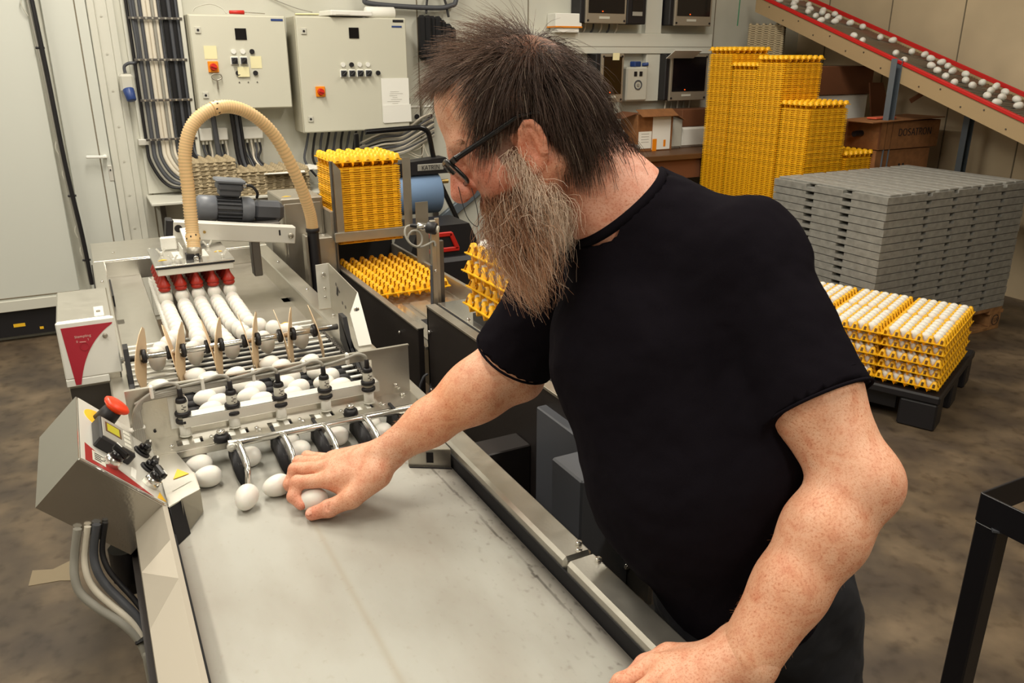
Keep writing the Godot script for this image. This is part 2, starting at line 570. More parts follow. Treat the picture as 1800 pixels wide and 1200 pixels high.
func wall_things() -> void:
	# cables on the sliding door's edge
	cable([V(-0.112, 2.5, -5.31), V(-0.098, 1.9, -5.3), V(-0.088, 1.5, -5.3), V(-0.08, 1.0, -5.3), V(-0.06, 0.6, -5.3), V(-0.055, 0.3, -5.3)], 0.012, "black", "thick black cable running down the sliding door's edge")
	cable([V(-0.125, 2.5, -5.315), V(-0.118, 1.9, -5.31), V(-0.104, 1.5, -5.31), V(-0.094, 1.0, -5.312), V(-0.075, 0.6, -5.312), V(-0.062, 0.3, -5.312)], 0.008, "grey_cable", "thin grey cable beside the black cable on the door edge")
	for e in [[-0.099, 1.63], [-0.075, 0.83], [-0.06, 0.45]]:
		solo(nb().cyl(V(e[0] - 0.022, e[1], -5.305), V(e[0] + 0.022, e[1], -5.302), 0.006, -1, 8), "cable_tie", "black", "%s black cable tie round the sliding door's cables" % {1.63: "uppermost", 0.83: "middle", 0.45: "lowest"}[e[1]], "cable tie", "ties on the door cables")
	for e in [[-0.128, 1.85], [-0.092, 1.1], [-0.082, 0.95], [-0.072, 0.62], [-0.064, 0.5]]:
		solo(nb().tube(curve([V(e[0], e[1] + 0.06, -5.315), V(e[0] - 0.022, e[1], -5.31), V(e[0], e[1] - 0.06, -5.315)], 4), 0.0035, 6), "cable", "grey_pale", "pale wire loop standing out from the door cables, %s" % {1.85: "the highest", 1.1: "second from the top", 0.95: "third from the top", 0.62: "fourth from the top", 0.5: "the lowest"}[e[1]], "cable", "wire loops on the door edge")
	# vertical cable ladder
	var o := thing("cable_ladder", "white wall channel that carries the upright cables", "cable ladder", V(0.49, 0.8, -5.4))
	put(nb(o).span(V(0.335, 0.8, -5.4), V(0.65, 3.3, -5.378)), "back_plate", "trim_white", o)
	put(nb(o).span(V(0.632, 0.8, -5.4), V(0.655, 3.3, -5.32), 0.003), "side_rail", "trim_white", o)
	for y in [1.79, 1.567, 1.344, 1.121, 2.05]:
		var r := put(nb(o).span(V(0.36, y - 0.007, -5.322), V(0.645, y + 0.007, -5.314), 0.002), "clamp_bar", "steel_dark", o)
		for k in 8:
			put(nb(r).cyl(V(0.385 + 0.034 * k, y, -5.315), V(0.385 + 0.034 * k, y, -5.308), 0.006, -1, 8), "bolt", "steel_shiny", r)
	var row := [[0.362, 0.009, "black"], [0.378, 0.008, "grey_cable"], [0.396, 0.012, "grey_dark"], [0.414, 0.008, "grey_cable"], [0.43, 0.01, "grey_dark"], [0.452, 0.013, "cable_white"], [0.475, 0.012, "cable_white"], [0.496, 0.01, "grey_cable"], [0.512, 0.009, "cable_white"], [0.53, 0.008, "grey_dark"], [0.557, 0.018, "black_matt"], [0.583, 0.013, "grey_dark"], [0.603, 0.014, "black_matt"], [0.622, 0.009, "grey_dark"]]
	for i in row.size():
		var e = row[i]
		var x: float = e[0]
		var turn := 0.12 - 0.008 * i
		var yb := 0.83 + 0.011 * i
		var tone: String = {"black": "thin black", "grey_cable": "light grey", "grey_dark": "dark grey", "cable_white": "off-white", "black_matt": "thick black"}[e[2]]
		cable([V(x, 3.3, -5.345), V(x, 2.2, -5.345), V(x, 1.5, -5.345), V(x, 1.12, -5.345), V(x + 0.005, yb + turn + 0.04, -5.33), V(x + 0.03 + turn * 0.35, yb + 0.03, -5.31), V(x + 0.06 + turn, yb, -5.29), V(0.85, yb - 0.01, -5.29)], e[1], e[2], "%s cable, %s from the left in the upright bundle on the wall channel" % [tone, nth(i)], "cables on the wall channel")
	# blue plug in a grey socket
	o = thing("wall_socket", "grey wall socket with a blue plug beside the cable bundle", "socket", V(0.305, 1.4, -5.4))
	put(nb(o).box(V(0.305, 1.44, -5.35), V(0.075, 0.1, 0.07), 0.012), "housing", "grey_pale", o)
	put(nb(o).cyl(V(0.305, 1.41, -5.325), V(0.315, 1.345, -5.3), 0.031, 0.026, 14, 0.004), "plug", "blue", o, "round blue plug")
	cable([V(0.305, 1.495, -5.35), V(0.305, 1.53, -5.35), V(0.33, 1.548, -5.345), V(0.365, 1.552, -5.34), V(0.385, 1.58, -5.335), V(0.387, 1.68, -5.33), V(0.38, 2.0, -5.33), V(0.38, 3.2, -5.33)], 0.009, "grey_dark", "grey cable bending from the cable bundle into the blue plug's socket")
	solo(nb().span(V(0.318, 1.09, -5.4), V(0.375, 1.125, -5.335), 0.003), "bracket", "alu", "small metal bracket on the left side of the cable bundle", "bracket")
	# the two control cabinets
	o = cabinet("left control cabinet, the smaller, with yellow notes on its door", V(0.662, 1.286, -5.4), V(1.21, 1.812, -5.2))
	var z := -5.2
	put(nb(o).box(V(0.942, 1.708, z + 0.002), V(0.064, 0.062, 0.006), 0.001), "display", "screen", o)
	main_switch(o, 0.767, 1.528, z)
	for x in [0.89, 0.943]:
		rocker(o, x, 1.561, z)
		put(nb(o).cyl(V(x, 1.612, z), V(x, 1.612, z + 0.008), 0.014), "lamp_cap", "white", o)
	for e in [[0.995, 1.612], [1.003, 1.492], [0.903, 1.492]]:
		put(nb(o).cyl(V(e[0], e[1], z), V(e[0], e[1], z + 0.012), 0.014), "push_button", "black", o)
	for k in 3:
		put(nb(o).cyl(V(0.905 + 0.052 * k, 1.44, z), V(0.905 + 0.052 * k, 1.44, z + 0.003), 0.004, -1, 8), "screw", "steel_dark", o)
	put(nb(o).box(V(1.157, 1.788, z + 0.001), V(0.07, 0.012, 0.003)), "name_plate", "blue", o)
	sticky(0.762, 1.607, z + 0.003, 0.07, 0.072, "blank yellow note above the orange switch on the left cabinet")
	sticky(1.013, 1.552, z + 0.003, 0.064, 0.068, "yellow note right of the two switches on the left cabinet")
	sticky(0.934, 1.499, z + 0.012, 0.066, 0.056, "yellow note below the two switches on the left cabinet")
	o = thing("cabinet_key", "grey cabinet key hanging in the left control cabinet's door", "key", V(0.778, 1.4, z))
	put(nb(o).tube(curve([V(0.778, 1.455, z + 0.02), V(0.752, 1.465, z + 0.02), V(0.755, 1.485, z + 0.02), V(0.778, 1.49, z + 0.02), V(0.801, 1.485, z + 0.02), V(0.804, 1.465, z + 0.02), V(0.778, 1.455, z + 0.02)], 4), 0.004, 6), "bow", "steel_dull", o)
	put(nb(o).cyl(V(0.778, 1.457, z + 0.02), V(0.778, 1.405, z + 0.016), 0.005, -1, 8), "shank", "steel_dull", o)
	o = cabinet("right control cabinet, the larger, with taped paper on its door", V(1.256, 1.134, -5.4), V(1.955, 1.812, -5.16))
	z = -5.16
	put(nb(o).box(V(1.61, 1.72, z + 0.002), V(0.062, 0.062, 0.006), 0.001), "display", "screen", o)
	main_switch(o, 1.374, 1.38, z)
	for k in 4:
		rocker(o, 1.528 + 0.053 * k, 1.484, z)
		if k != 1:
			put(nb(o).cyl(V(1.528 + 0.053 * k, 1.536, z), V(1.528 + 0.053 * k, 1.536, z + 0.008), 0.014), "lamp_cap", "white", o)
	for e in [[1.581, 1.536], [1.75, 1.486]]:
		put(nb(o).cyl(V(e[0], e[1], z), V(e[0], e[1], z + 0.014), 0.014), "push_button", "black", o)
	put(nb(o).box(V(1.9, 1.793, z + 0.001), V(0.07, 0.015, 0.003)), "name_plate", "black", o)
	put(nb(o).box(V(1.89, 1.76, z + 0.001), V(0.066, 0.01, 0.003)), "name_plate", "blue", o)
	o = thing("paper_sheet", "white printed sheets in a sleeve taped to the right cabinet", "paper", V(1.86, 1.19, z))
	put(nb(o).at(V(1.86, 1.318, z + 0.004)).box(Vector3.ZERO, V(0.185, 0.27, 0.002)), "sheet", "paper", o)
	put(nb(o).at(V(1.866, 1.235, z + 0.007), Basis(Vector3.BACK, 0.02)).box(Vector3.ZERO, V(0.19, 0.11, 0.002)), "pocket", "white", o)
	for k in 7:
		var p := put(nb(o).box(V(1.855 + 0.012 * sin(k * 2.1), 1.37 - 0.012 * k, z + 0.0055), V(0.06 + 0.03 * sin(k * 1.7), 0.0015, 0.0008)), "print_line", "grey_cable", o)
		p.rotation.z = 0.0
	# things lying on the cabinets
	o = thing("screwdriver", "red handled screwdriver lying on the left cabinet", "screwdriver", V(0.98, 1.82, -5.25))
	put(nb(o).cyl(V(0.9, 1.828, -5.26), V(0.985, 1.828, -5.25), 0.01, 0.012, 10, 0.003), "handle", "red", o)
	put(nb(o).cyl(V(0.985, 1.828, -5.25), V(1.1, 1.823, -5.24), 0.003, -1, 8), "blade", "steel_shiny", o)
	solo(nb().tube(curve([V(0.7, 1.825, -5.25), V(0.72, 1.85, -5.25), V(0.8, 1.87, -5.27), V(0.86, 1.85, -5.26), V(0.88, 1.82, -5.24)], 5), 0.003, 6), "wire", "grey_pale", "thin loose wire loop lying on the left cabinet", "wire")
	solo(nb().at(V(1.59, 1.832, -5.24), Basis(Vector3.UP, 0.1)).box(V(0, 0, 0), V(0.27, 0.03, 0.2), 0.004).box(V(-0.06, 0, 0.1012), V(0.09, 0.018, 0.002)), "paper_pad", "paper", "stack of white papers lying on the right cabinet", "paper stack")
	solo(nb().at(V(1.35, 1.824, -5.24), Basis(Vector3.UP, -0.2)).box(V(0, 0, 0), V(0.14, 0.008, 0.1), 0.002), "leaflet", "note", "pale leaflet lying on the right cabinet's left corner", "leaflet")
	solo(nb().cyl(V(1.73, 1.845, -5.28), V(1.92, 1.845, -5.28), 0.035, -1, 18, 0.004), "paper_roll", "paper", "white roll lying on the right cabinet's right end", "roll")
	cable([V(0.9, 2.06, -5.39), V(1.1, 1.95, -5.39), V(1.3, 1.87, -5.37), V(1.4, 1.84, -5.3)], 0.003, "grey_cable", "thin grey wire sagging across the wall above the cabinets")
	solo(nb().tube(curve([V(1.72, 2.1, -5.36), V(1.75, 1.94, -5.35), V(1.8, 1.9, -5.35), V(2.2, 1.885, -5.35), V(2.34, 1.9, -5.35), V(2.39, 1.96, -5.35), V(2.4, 2.3, -5.36)], 6), 0.016, 10), "conduit_pipe", "grey_dark", "dark grey conduit pipe bent across the wall above the right cabinet", "pipe")
	# black bag hung on the wall
	o = thing("work_bag", "black bag hanging on the wall behind the man's head", "bag", V(2.25, 1.55, -5.4))
	var bb := nb(o)
	for k in 7:
		bb.at(V(2.14 + 0.036 * k, 1.7 - 0.012 * k, -5.36 + 0.012 * (k % 2))).box(Vector3.ZERO, V(0.044, 0.34 - 0.02 * absf(k - 3.0), 0.07), 0.016)
	put(bb, "body", "black_matt", o)
	put(nb(o).tube(curve([V(2.17, 1.85, -5.35), V(2.2, 1.96, -5.37), V(2.3, 1.96, -5.37), V(2.33, 1.83, -5.35)], 5), 0.008, 6), "strap", "black", o)
	# junction boxes under the left cabinet and sockets right of the other
	for e in [[0.703, 0.075, 3, "leftmost small white junction box under the left cabinet"], [0.795, 0.072, 3, "middle small white junction box under the left cabinet"], [0.968, 0.146, 5, "wide white junction box under the left cabinet"]]:
		o = thing("junction_box", e[3], "junction box", V(e[0], 1.096, -5.4))
		put(nb(o).box(V(e[0], 1.135, -5.375), V(e[1], 0.075, 0.05), 0.005), "lid", "white", o)
		for k in int(e[2]):
			var x: float = e[0] + e[1] * ((k + 0.5) / e[2] - 0.5) * 0.85
			put(nb(o).cyl(V(x, 1.1, -5.37), V(x, 1.075, -5.37), 0.009, 0.008, 10), "gland", "grey_pale", o)
			cable([V(x, 1.08, -5.37), V(x + 0.004, 1.03, -5.365), V(x + 0.03 - 0.012 * k, 0.97, -5.34), V(x + 0.05, 0.9, -5.3)], 0.007, ["grey_dark", "black", "cable_white"][k % 3], "%s cable of the %s" % [nth(k), e[3]], "cables from the junction boxes")
	for e in [[0.75, "grey_dark", 0.016, "first"], [0.86, "black", 0.013, "second"], [0.885, "grey_dark", 0.012, "third"], [0.905, "black", 0.01, "fourth"]]:
		cable([V(e[0], 1.29, -5.33), V(e[0] + 0.005, 1.15, -5.33), V(e[0] + 0.015, 0.98, -5.33), V(e[0] + 0.05, 0.86, -5.3)], e[2], e[1], "%s cable from the left hanging under the left control cabinet" % e[3], "cables under the left cabinet")
	for k in 9:
		var x := 1.3 + 0.045 * k
		cable([V(x + 0.02, 1.14, -5.3), V(x, 1.05, -5.31), V(x - 0.02 + 0.01 * (k % 3), 0.95, -5.31), V(x + 0.04, 0.85, -5.28)], 0.008, "black" if k % 2 else "grey_dark", "%s dark cable from the left hanging under the right control cabinet" % nth(k), "cables under the right cabinet")
	for e in [[2.06, "left of the two small wall sockets behind the man's forehead"], [2.157, "right of the two small wall sockets behind the man's forehead"]]:
		o = thing("socket_box", e[1], "socket", V(e[0], 1.16, -5.4))
		put(nb(o).box(V(e[0], 1.242, -5.37), V(0.075, 0.165, 0.06), 0.006), "housing", "grey_pale", o)
		put(nb(o).box(V(e[0], 1.262, -5.338), V(0.07, 0.012, 0.008), 0.002), "lid", "white", o)
		put(nb(o).cyl(V(e[0] + 0.012, 1.197, -5.342), V(e[0] + 0.012, 1.197, -5.334), 0.017), "outlet", "black", o)
	# grey-white cable coils at the right
	for k in 14:
		var t := k * 0.012
		cable([V(1.62 + 0.02 * (k % 3), 0.93 + t * 0.7, -5.3), V(1.78, 0.95 + t, -5.26 + 0.02 * (k % 2)), V(1.93, 0.97 + t * 0.9, -5.25), V(2.06 + 0.01 * (k % 4), 1.02 + t * 1.1, -5.27), V(2.2, 1.06 + t, -5.36)], 0.0065, ["grey_cable", "cable_white", "grey_dark"][k % 3], "%s cable from the bottom of the loose bundle behind the yellow magazine" % nth(k), "loose cable bundle")
	for k in 3:
		cable([V(2.02 + 0.02 * k, 1.15, -5.35), V(1.96 - 0.05 * k, 1.05, -5.3), V(2.0 + 0.06 * k, 0.98 - 0.04 * k, -5.28), V(2.1, 1.02, -5.3), V(2.12 + 0.03 * k, 1.16, -5.35)], 0.003, "cable_white", "%s thin white wire looping below the two wall sockets" % nth(k), "thin wires below the sockets")
	# long wall shelf with papers and pulp trays
	o = thing("wall_shelf", "long low shelf on the back wall under the cabinets", "shelf", V(1.2, 0.0, -5.4))
	put(nb(o).span(V(0.32, 0.774, -5.4), V(2.1, 0.79, -5.05), 0.003), "board", "trim_white", o)
	for x in [0.4, 1.3, 2.2]:
		put(nb(o).span(V(x - 0.015, 0.0, -5.38), V(x + 0.015, 0.774, -5.35)), "bracket", "steel_dark", o)
	pulp_stack(V(0.67, 0.79, -5.2), 0.27, 0.24, 25, 0.0085, 0.05, "left brown stack on the wall shelf", "short left stack of pulp trays")
	pulp_stack(V(1.03, 0.79, -5.22), 0.43, 0.28, 17, 0.0085, 0.0, "wide brown stack behind the motor", "wide stack of pulp trays")
	for e in [[V(1.1, 0.915, -5.15), 0.3, 0.12, "white paper sheet lying flat on the wide pulp tray stack"], [V(1.3, 0.93, -5.1), -0.5, 0.9, "white paper sheet curling up behind the yellow magazine"], [V(0.98, 0.918, -5.12), -0.2, 0.04, "white paper sheet at the front of the wide pulp stack"]]:
		var p := nb()
		for k in 6:
			var a0: float = e[2] * k / 6.0
			var a1: float = e[2] * (k + 1) / 6.0
			var q0 := V(0.04 * k, 0.02 * k * a0, 0)
			var q1 := V(0.04 * (k + 1), 0.02 * (k + 1) * a1, 0)
			p.at(e[0], Basis(Vector3.UP, e[1]))
			p.quad(q0 + V(0, 0, -0.09), q1 + V(0, 0, -0.09), q1 + V(0, 0, 0.09), q0 + V(0, 0, 0.09), Vector3.UP)
			p.quad(q0 + V(0, -0.001, -0.09), q1 + V(0, -0.001, -0.09), q1 + V(0, -0.001, 0.09), q0 + V(0, -0.001, 0.09), Vector3.DOWN)
		solo(p, "paper_sheet", "paper", e[3], "paper")
	wall_right_part()

func pulp_stack(at: Vector3, w: float, d: float, count: int, pitch: float, turn: float, label: String, group: String) -> void:
	var b := B.new()
	pulp_shape(b, w, d, pitch)
	var mesh := b.mesh()
	for k in count:
		var t := Transform3D(Basis(Vector3.UP, turn + 0.02 * sin(k * 3.3)), at + V(0.003 * sin(k * 1.9), pitch * k, 0.003 * cos(k * 2.3)))
		copy_of(mesh, "pulp", "pulp_egg_tray", t, "%s pulp tray from the top of the %s" % [nth(count - 1 - k), label], "egg tray", group)

func pulp_shape(b: B, w: float, d: float, pitch: float) -> void:  # nested pulp tray: wavy rim and knobbed top
	var nx := int(w / 0.05)
	var nz := int(d / 0.05)
	b.box(V(0, pitch * 0.42, 0), V(w, pitch * 0.8, d), 0.002)
	for i in nx + 1:
		for j in nz + 1:
			b.lathe(V((i * w / nx - w * 0.5) * 0.94, pitch * 0.6, (j * d / nz - d * 0.5) * 0.94), Vector3.UP, [Vector2(0.016, 0), Vector2(0.009, 0.016), Vector2(0.0, 0.019)], 6)

func monitor(x0: float, y0: float, w: float, h: float, label: String, band := 0.07) -> Node3D:
	var o := thing("wall_monitor", label, "monitor", V(x0 + w * 0.5, y0, -5.4))
	put(nb(o).span(V(x0 - 0.035, y0 + 0.004, -5.4), V(x0 + w, y0 + h, -5.27), 0.006), "housing", "black", o)
	put(nb(o).span(V(x0, y0, -5.272), V(x0 + w, y0 + h, -5.25), 0.004), "bezel", "monitor", o)
	put(nb(o).span(V(x0 + 0.02, y0 + band, -5.251), V(x0 + w - 0.02, y0 + h - 0.02, -5.247)), "screen", "screen", o)
	for sx in [x0 + 0.018, x0 + w - 0.018]:
		for sy in [y0 + 0.02, y0 + h - 0.02]:
			put(nb(o).cyl(V(sx, sy, -5.251), V(sx, sy, -5.246), 0.008, -1, 10), "screw", "black", o)
	put(nb(o).box(V(x0 + w * 0.45, y0 + 0.04, -5.249), V(0.09, 0.016, 0.003)), "name_plate", "grey_pale", o)
	put(nb(o).box(V(x0 + w * 0.4, y0 + band + 0.012, -5.246), V(0.009, 0.007, 0.002)), "red_light", "led", o)
	return o

func wall_right_part() -> void:
	monitor(3.352, 1.805, 0.35, 0.5, "wall computer screen at the picture's top beside the man's hair")
	var o := thing("card_reader", "narrow black box between the two upper wall monitors", "card reader", V(3.79, 1.805, -5.4))
	put(nb(o).span(V(3.708, 1.805, -5.4), V(3.878, 2.3, -5.25), 0.006), "housing", "black", o)
	put(nb(o).span(V(3.75, 1.86, -5.252), V(3.845, 2.2, -5.246)), "window", "screen", o)
	put(nb(o).span(V(3.752, 1.862, -5.247), V(3.84, 1.89, -5.243)), "slot", "grey_cable", o)
	monitor(4.146, 1.8, 0.357, 0.5, "upper right wall monitor, left of the conveyor's top end")
	monitor(3.5, 1.255, 0.2, 0.345, "wall monitor partly hidden behind the back of the man's head", 0.06)
	sticky(3.62, 1.58, -5.24, 0.06, 0.05, "yellow note stuck on the monitor behind the man's head")
	monitor(4.14, 1.252, 0.365, 0.345, "lower right wall monitor, beside the yellow tray stacks")
	solo(nb().at(V(4.22, 1.595, -5.2), Basis(Vector3.RIGHT, -0.5)).box(Vector3.ZERO, V(0.26, 0.004, 0.12)), "paper_sheet", "paper", "white paper sheet lying over the lower right monitor's top", "paper")
	o = thing("time_switch", "pale grey timer box with a dial between the lower monitors", "timer", V(3.865, 1.255, -5.4))
	put(nb(o).span(V(3.765, 1.255, -5.4), V(3.965, 1.505, -5.3), 0.012), "housing", "grey_pale", o)
	for x in [3.845, 3.895]:
		put(nb(o).box(V(x, 1.455, -5.298), V(0.028, 0.035, 0.006), 0.002), "window", "black", o)
	put(nb(o).lathe(V(3.872, 1.375, -5.3), Vector3.BACK, [Vector2(0.036, 0), Vector2(0.036, 0.006), Vector2(0.028, 0.006), Vector2(0.028, 0.003)], 20), "dial_ring", "grey_dark", o)
	put(nb(o).cyl(V(3.872, 1.375, -5.3), V(3.872, 1.375, -5.292), 0.012, -1, 14), "dial_knob", "grey_cable", o)
	solo(nb().at(V(3.87, 1.525, -5.34), Basis(Vector3.UP, 0.4)).box(Vector3.ZERO, V(0.09, 0.04, 0.05), 0.006), "small_box", "blue", "small blue packet lying on the pale timer box", "packet")
	solo(nb().cyl(V(3.945, 1.52, -5.36), V(3.985, 1.525, -5.33), 0.013, -1, 10, 0.003), "tube_end", "blue", "blue capped tube lying on the timer box's right corner", "tube")
	o = thing("cable_duct", "white cable duct crossing the wall between the monitors", "cable duct", V(4.0, 1.6, -5.4))
	put(nb(o).span(V(2.9, 1.6, -5.399), V(4.6, 1.745, -5.335), 0.003), "duct", "trim_white", o)
	put(nb(o).span(V(2.9, 1.648, -5.336), V(4.6, 1.652, -5.333)), "lid_joint", "grey_cable", o)
	put(nb(o).span(V(3.952, 1.745, -5.399), V(4.1, 3.3, -5.345), 0.003), "duct", "trim_white", o)
	put(nb(o).span(V(3.975, 1.25, -5.399), V(4.105, 1.6, -5.345), 0.003), "duct", "trim_white", o)
	solo(nb().span(V(3.12, 1.775, -5.4), V(3.34, 1.87, -5.28), 0.004).span(V(3.14, 1.745, -5.39), V(3.32, 1.775, -5.29)), "label_box", "paper", "small white carton with an orange edge lying on the cable duct", "carton")
	solo(nb().span(V(3.118, 1.775, -5.4), V(3.342, 1.785, -5.278)), "tape_strip", "orange", "orange strip along the bottom of the white carton on the duct", "tape")
	for k in 5:
		cable([V(3.42 + 0.07 * k, 1.81, -5.36), V(3.415 + 0.07 * k, 1.77, -5.36), V(3.4 + 0.07 * k, 1.74, -5.37)], 0.007, "grey_dark" if k % 2 else "cable_white", "%s short cable between the upper left monitor and the white duct" % nth(k), "cables above the duct")
		cable([V(4.2 + 0.06 * k, 1.255, -5.36), V(4.19 + 0.06 * k, 1.16, -5.36), V(4.2 + 0.05 * k, 1.0, -5.36)], 0.007, "grey_cable" if k % 2 else "cable_white", "%s cable from the left hanging below the lower right monitor" % nth(k), "cables below the monitor")
	# workbench with cartons
	o = thing("work_bench", "dark brown bench along the wall behind the man's shoulder", "bench", V(3.7, 0, -5.1))
	put(nb(o).span(V(2.9, 0.86, -5.38), V(4.74, 0.9, -4.8), 0.004), "top", "bench", o)
	for x in [3.0, 4.68]:
		for z2 in [-5.3, -4.88]:
			put(nb(o).span(V(x - 0.03, 0, z2 - 0.03), V(x + 0.03, 0.86, z2 + 0.03)), "leg", "card_dark", o)
	put(nb(o).span(V(2.95, 0.72, -4.86), V(4.7, 0.86, -4.83)), "apron", "card_dark", o)
	o = thing("open_carton", "open cardboard box with white labels on the bench", "cardboard box", V(3.89, 0.9, -5.1))
	put(nb(o).span(V(3.725, 0.9, -5.3), V(4.06, 1.17, -5.08), 0.003), "body", "card", o)
	put(nb(o).at(V(3.892, 1.182, -5.06), Basis(Vector3.RIGHT, 0.5)).box(Vector3.ZERO, V(0.335, 0.004, 0.1)), "flap", "card", o)
	put(nb(o).at(V(3.66, 1.165, -5.19), Basis(Vector3.BACK, 0.25)).box(Vector3.ZERO, V(0.15, 0.004, 0.2)), "flap", "card_dark", o)
	put(nb(o).at(V(4.12, 1.15, -5.19), Basis(Vector3.BACK, -0.45)).box(Vector3.ZERO, V(0.15, 0.004, 0.2)), "flap", "card", o)
	put(nb(o).box(V(3.8, 0.985, -5.078), V(0.12, 0.125, 0.002)), "label", "paper", o)
	put(nb(o).box(V(3.952, 1.03, -5.078), V(0.17, 0.24, 0.002)), "label", "paper", o)
	put(nb(o).box(V(3.89, 0.945, -5.0765), V(0.04, 0.09, 0.002)), "label_mark", "orange", o)
	put(nb(o).box(V(3.985, 0.955, -5.0765), V(0.02, 0.05, 0.002)), "label_mark", "orange", o)
	for k in 4:
		put(nb(o).box(V(3.8, 1.03 - 0.02 * k, -5.0765), V(0.07, 0.003, 0.001)), "print_line", "grey_cable", o)
	o = thing("plastic_bag", "clear plastic wrapped box right of the open carton", "bag", V(4.22, 0.9, -5.15))
	put(nb(o).span(V(4.09, 0.9, -5.3), V(4.2, 1.14, -5.12), 0.02), "wrap", "grey_pale", o)
	put(nb(o).span(V(4.2, 0.9, -5.32), V(4.5, 1.06, -5.15), 0.02), "sleeve", "paper", o)
	solo(nb().span(V(4.21, 1.06, -5.33), V(4.56, 1.19, -5.16), 0.004), "brown_box", "card_dark", "brown box beside the wall monitor behind the yellow stacks", "cardboard box")
	solo(nb().span(V(3.42, 0.9, -5.3), V(3.66, 1.06, -5.14), 0.01), "white_carton", "paper", "white carton left of the open cardboard box", "carton")
	solo(nb().tube(curve([V(3.54, 1.06, -5.1), V(3.6, 1.03, -5.05), V(3.61, 0.96, -5.05), V(3.58, 0.92, -5.03)], 5), 0.016, 8), "hose_end", "black", "black hose end lying on the bench beside the neck", "hose")
	pulp_rack()

func pulp_rack() -> void:
	var b := B.new()
	pulp_shape(b, 0.3, 0.26, 0.016)
	var mesh := b.mesh()
	for k in 30:
		var t := Transform3D(Basis(Vector3.UP, 0.75), V(4.95, 1.33 + 0.016 * k, -5.1))
		copy_of(mesh, "pulp", "pulp_egg_tray", t, "%s pulp tray from the top of the corner stack behind the yellow stacks" % nth(29 - k), "egg tray", "pulp trays in the corner")
	var o := thing("tray_stand", "dark stand under the pulp tray stack in the corner", "stand", V(4.95, 0, -5.1))
	put(nb(o).span(V(4.77, 0, -5.28), V(5.13, 1.33, -4.93)), "box", "card_dark", o)

# ---------------------------------------------------------------- the packing machine
func bolt_at(o: Node3D, p: Vector3, axis := Vector3.UP, r := 0.007, called := "bolt", m := "steel_shiny") -> void:
	put(nb(o).cyl(p, p + axis * 0.005, r, -1, 10, 0.001).cyl(p + axis * 0.0045, p + axis * 0.0062, r * 0.5, -1, 6), called, m, o)

func plate(b: B, pts: Array, t: Vector3) -> B:  # a flat convex polygon given by corners, thickened by t
	var nn: Vector3 = t.normalized()
	for i in range(1, pts.size() - 1):
		b.tri(pts[0], pts[i], pts[i + 1], -nn, -nn, -nn)
		b.tri(pts[0] + t, pts[i] + t, pts[i + 1] + t, nn, nn, nn)
	var mid := Vector3.ZERO
	for p in pts:
		mid += p / pts.size()
	for i in pts.size():
		var a: Vector3 = pts[i]
		var d: Vector3 = pts[(i + 1) % pts.size()]
		b.quad(a, d, d + t, a + t, (a + d) * 0.5 - mid)
	return b

func belt_texture() -> ImageTexture:
	var w := 256
	var h := 640
	var im := Image.create(w, h, false, Image.FORMAT_RGB8)
	var f := FastNoiseLite.new()
	f.frequency = 0.012
	f.fractal_octaves = 5
	var g := FastNoiseLite.new()
	g.frequency = 0.09
	g.seed = 5
	for y in h:
		for x in w:
			var e := f.get_noise_2d(x, y * 0.7)
			var k := g.get_noise_2d(x * 1.4, y * 1.4)
			var c := Color(0.685, 0.68, 0.648).lerp(Color(0.625, 0.605, 0.565), clampf(0.35 + e * 0.9, 0, 1))
			c = c.lerp(Color(0.52, 0.46, 0.38), clampf(k - 0.42, 0, 1) * 0.7)
			var sx := float(w) * (0.42 + 0.012 * sin(y * 0.004))
			c = c.lerp(Color(0.6, 0.55, 0.47), 0.35 * exp(-pow((x - sx) / 2.6, 2.0)))
			var right := w - 1 - x
			var dirt := exp(-right / (7.0 + 5.0 * e)) * 0.85 + (0.5 if absf(right - 14 - 3.0 * sin(y * 0.02) - 6 * e) < 1.0 else 0.0) * clampf(0.5 + 2.0 * e, 0, 1)
			dirt += clampf(k - 0.3, 0, 1) * exp(-right / 26.0) * 1.2
			c = c.lerp(Color(0.17, 0.15, 0.13), clampf(dirt, 0, 0.92))
			c = c.lerp(Color(0.36, 0.31, 0.26), clampf(exp(-x / 3.5), 0, 1) * 0.6)
			im.set_pixel(x, y, c)
	return ImageTexture.create_from_image(im)

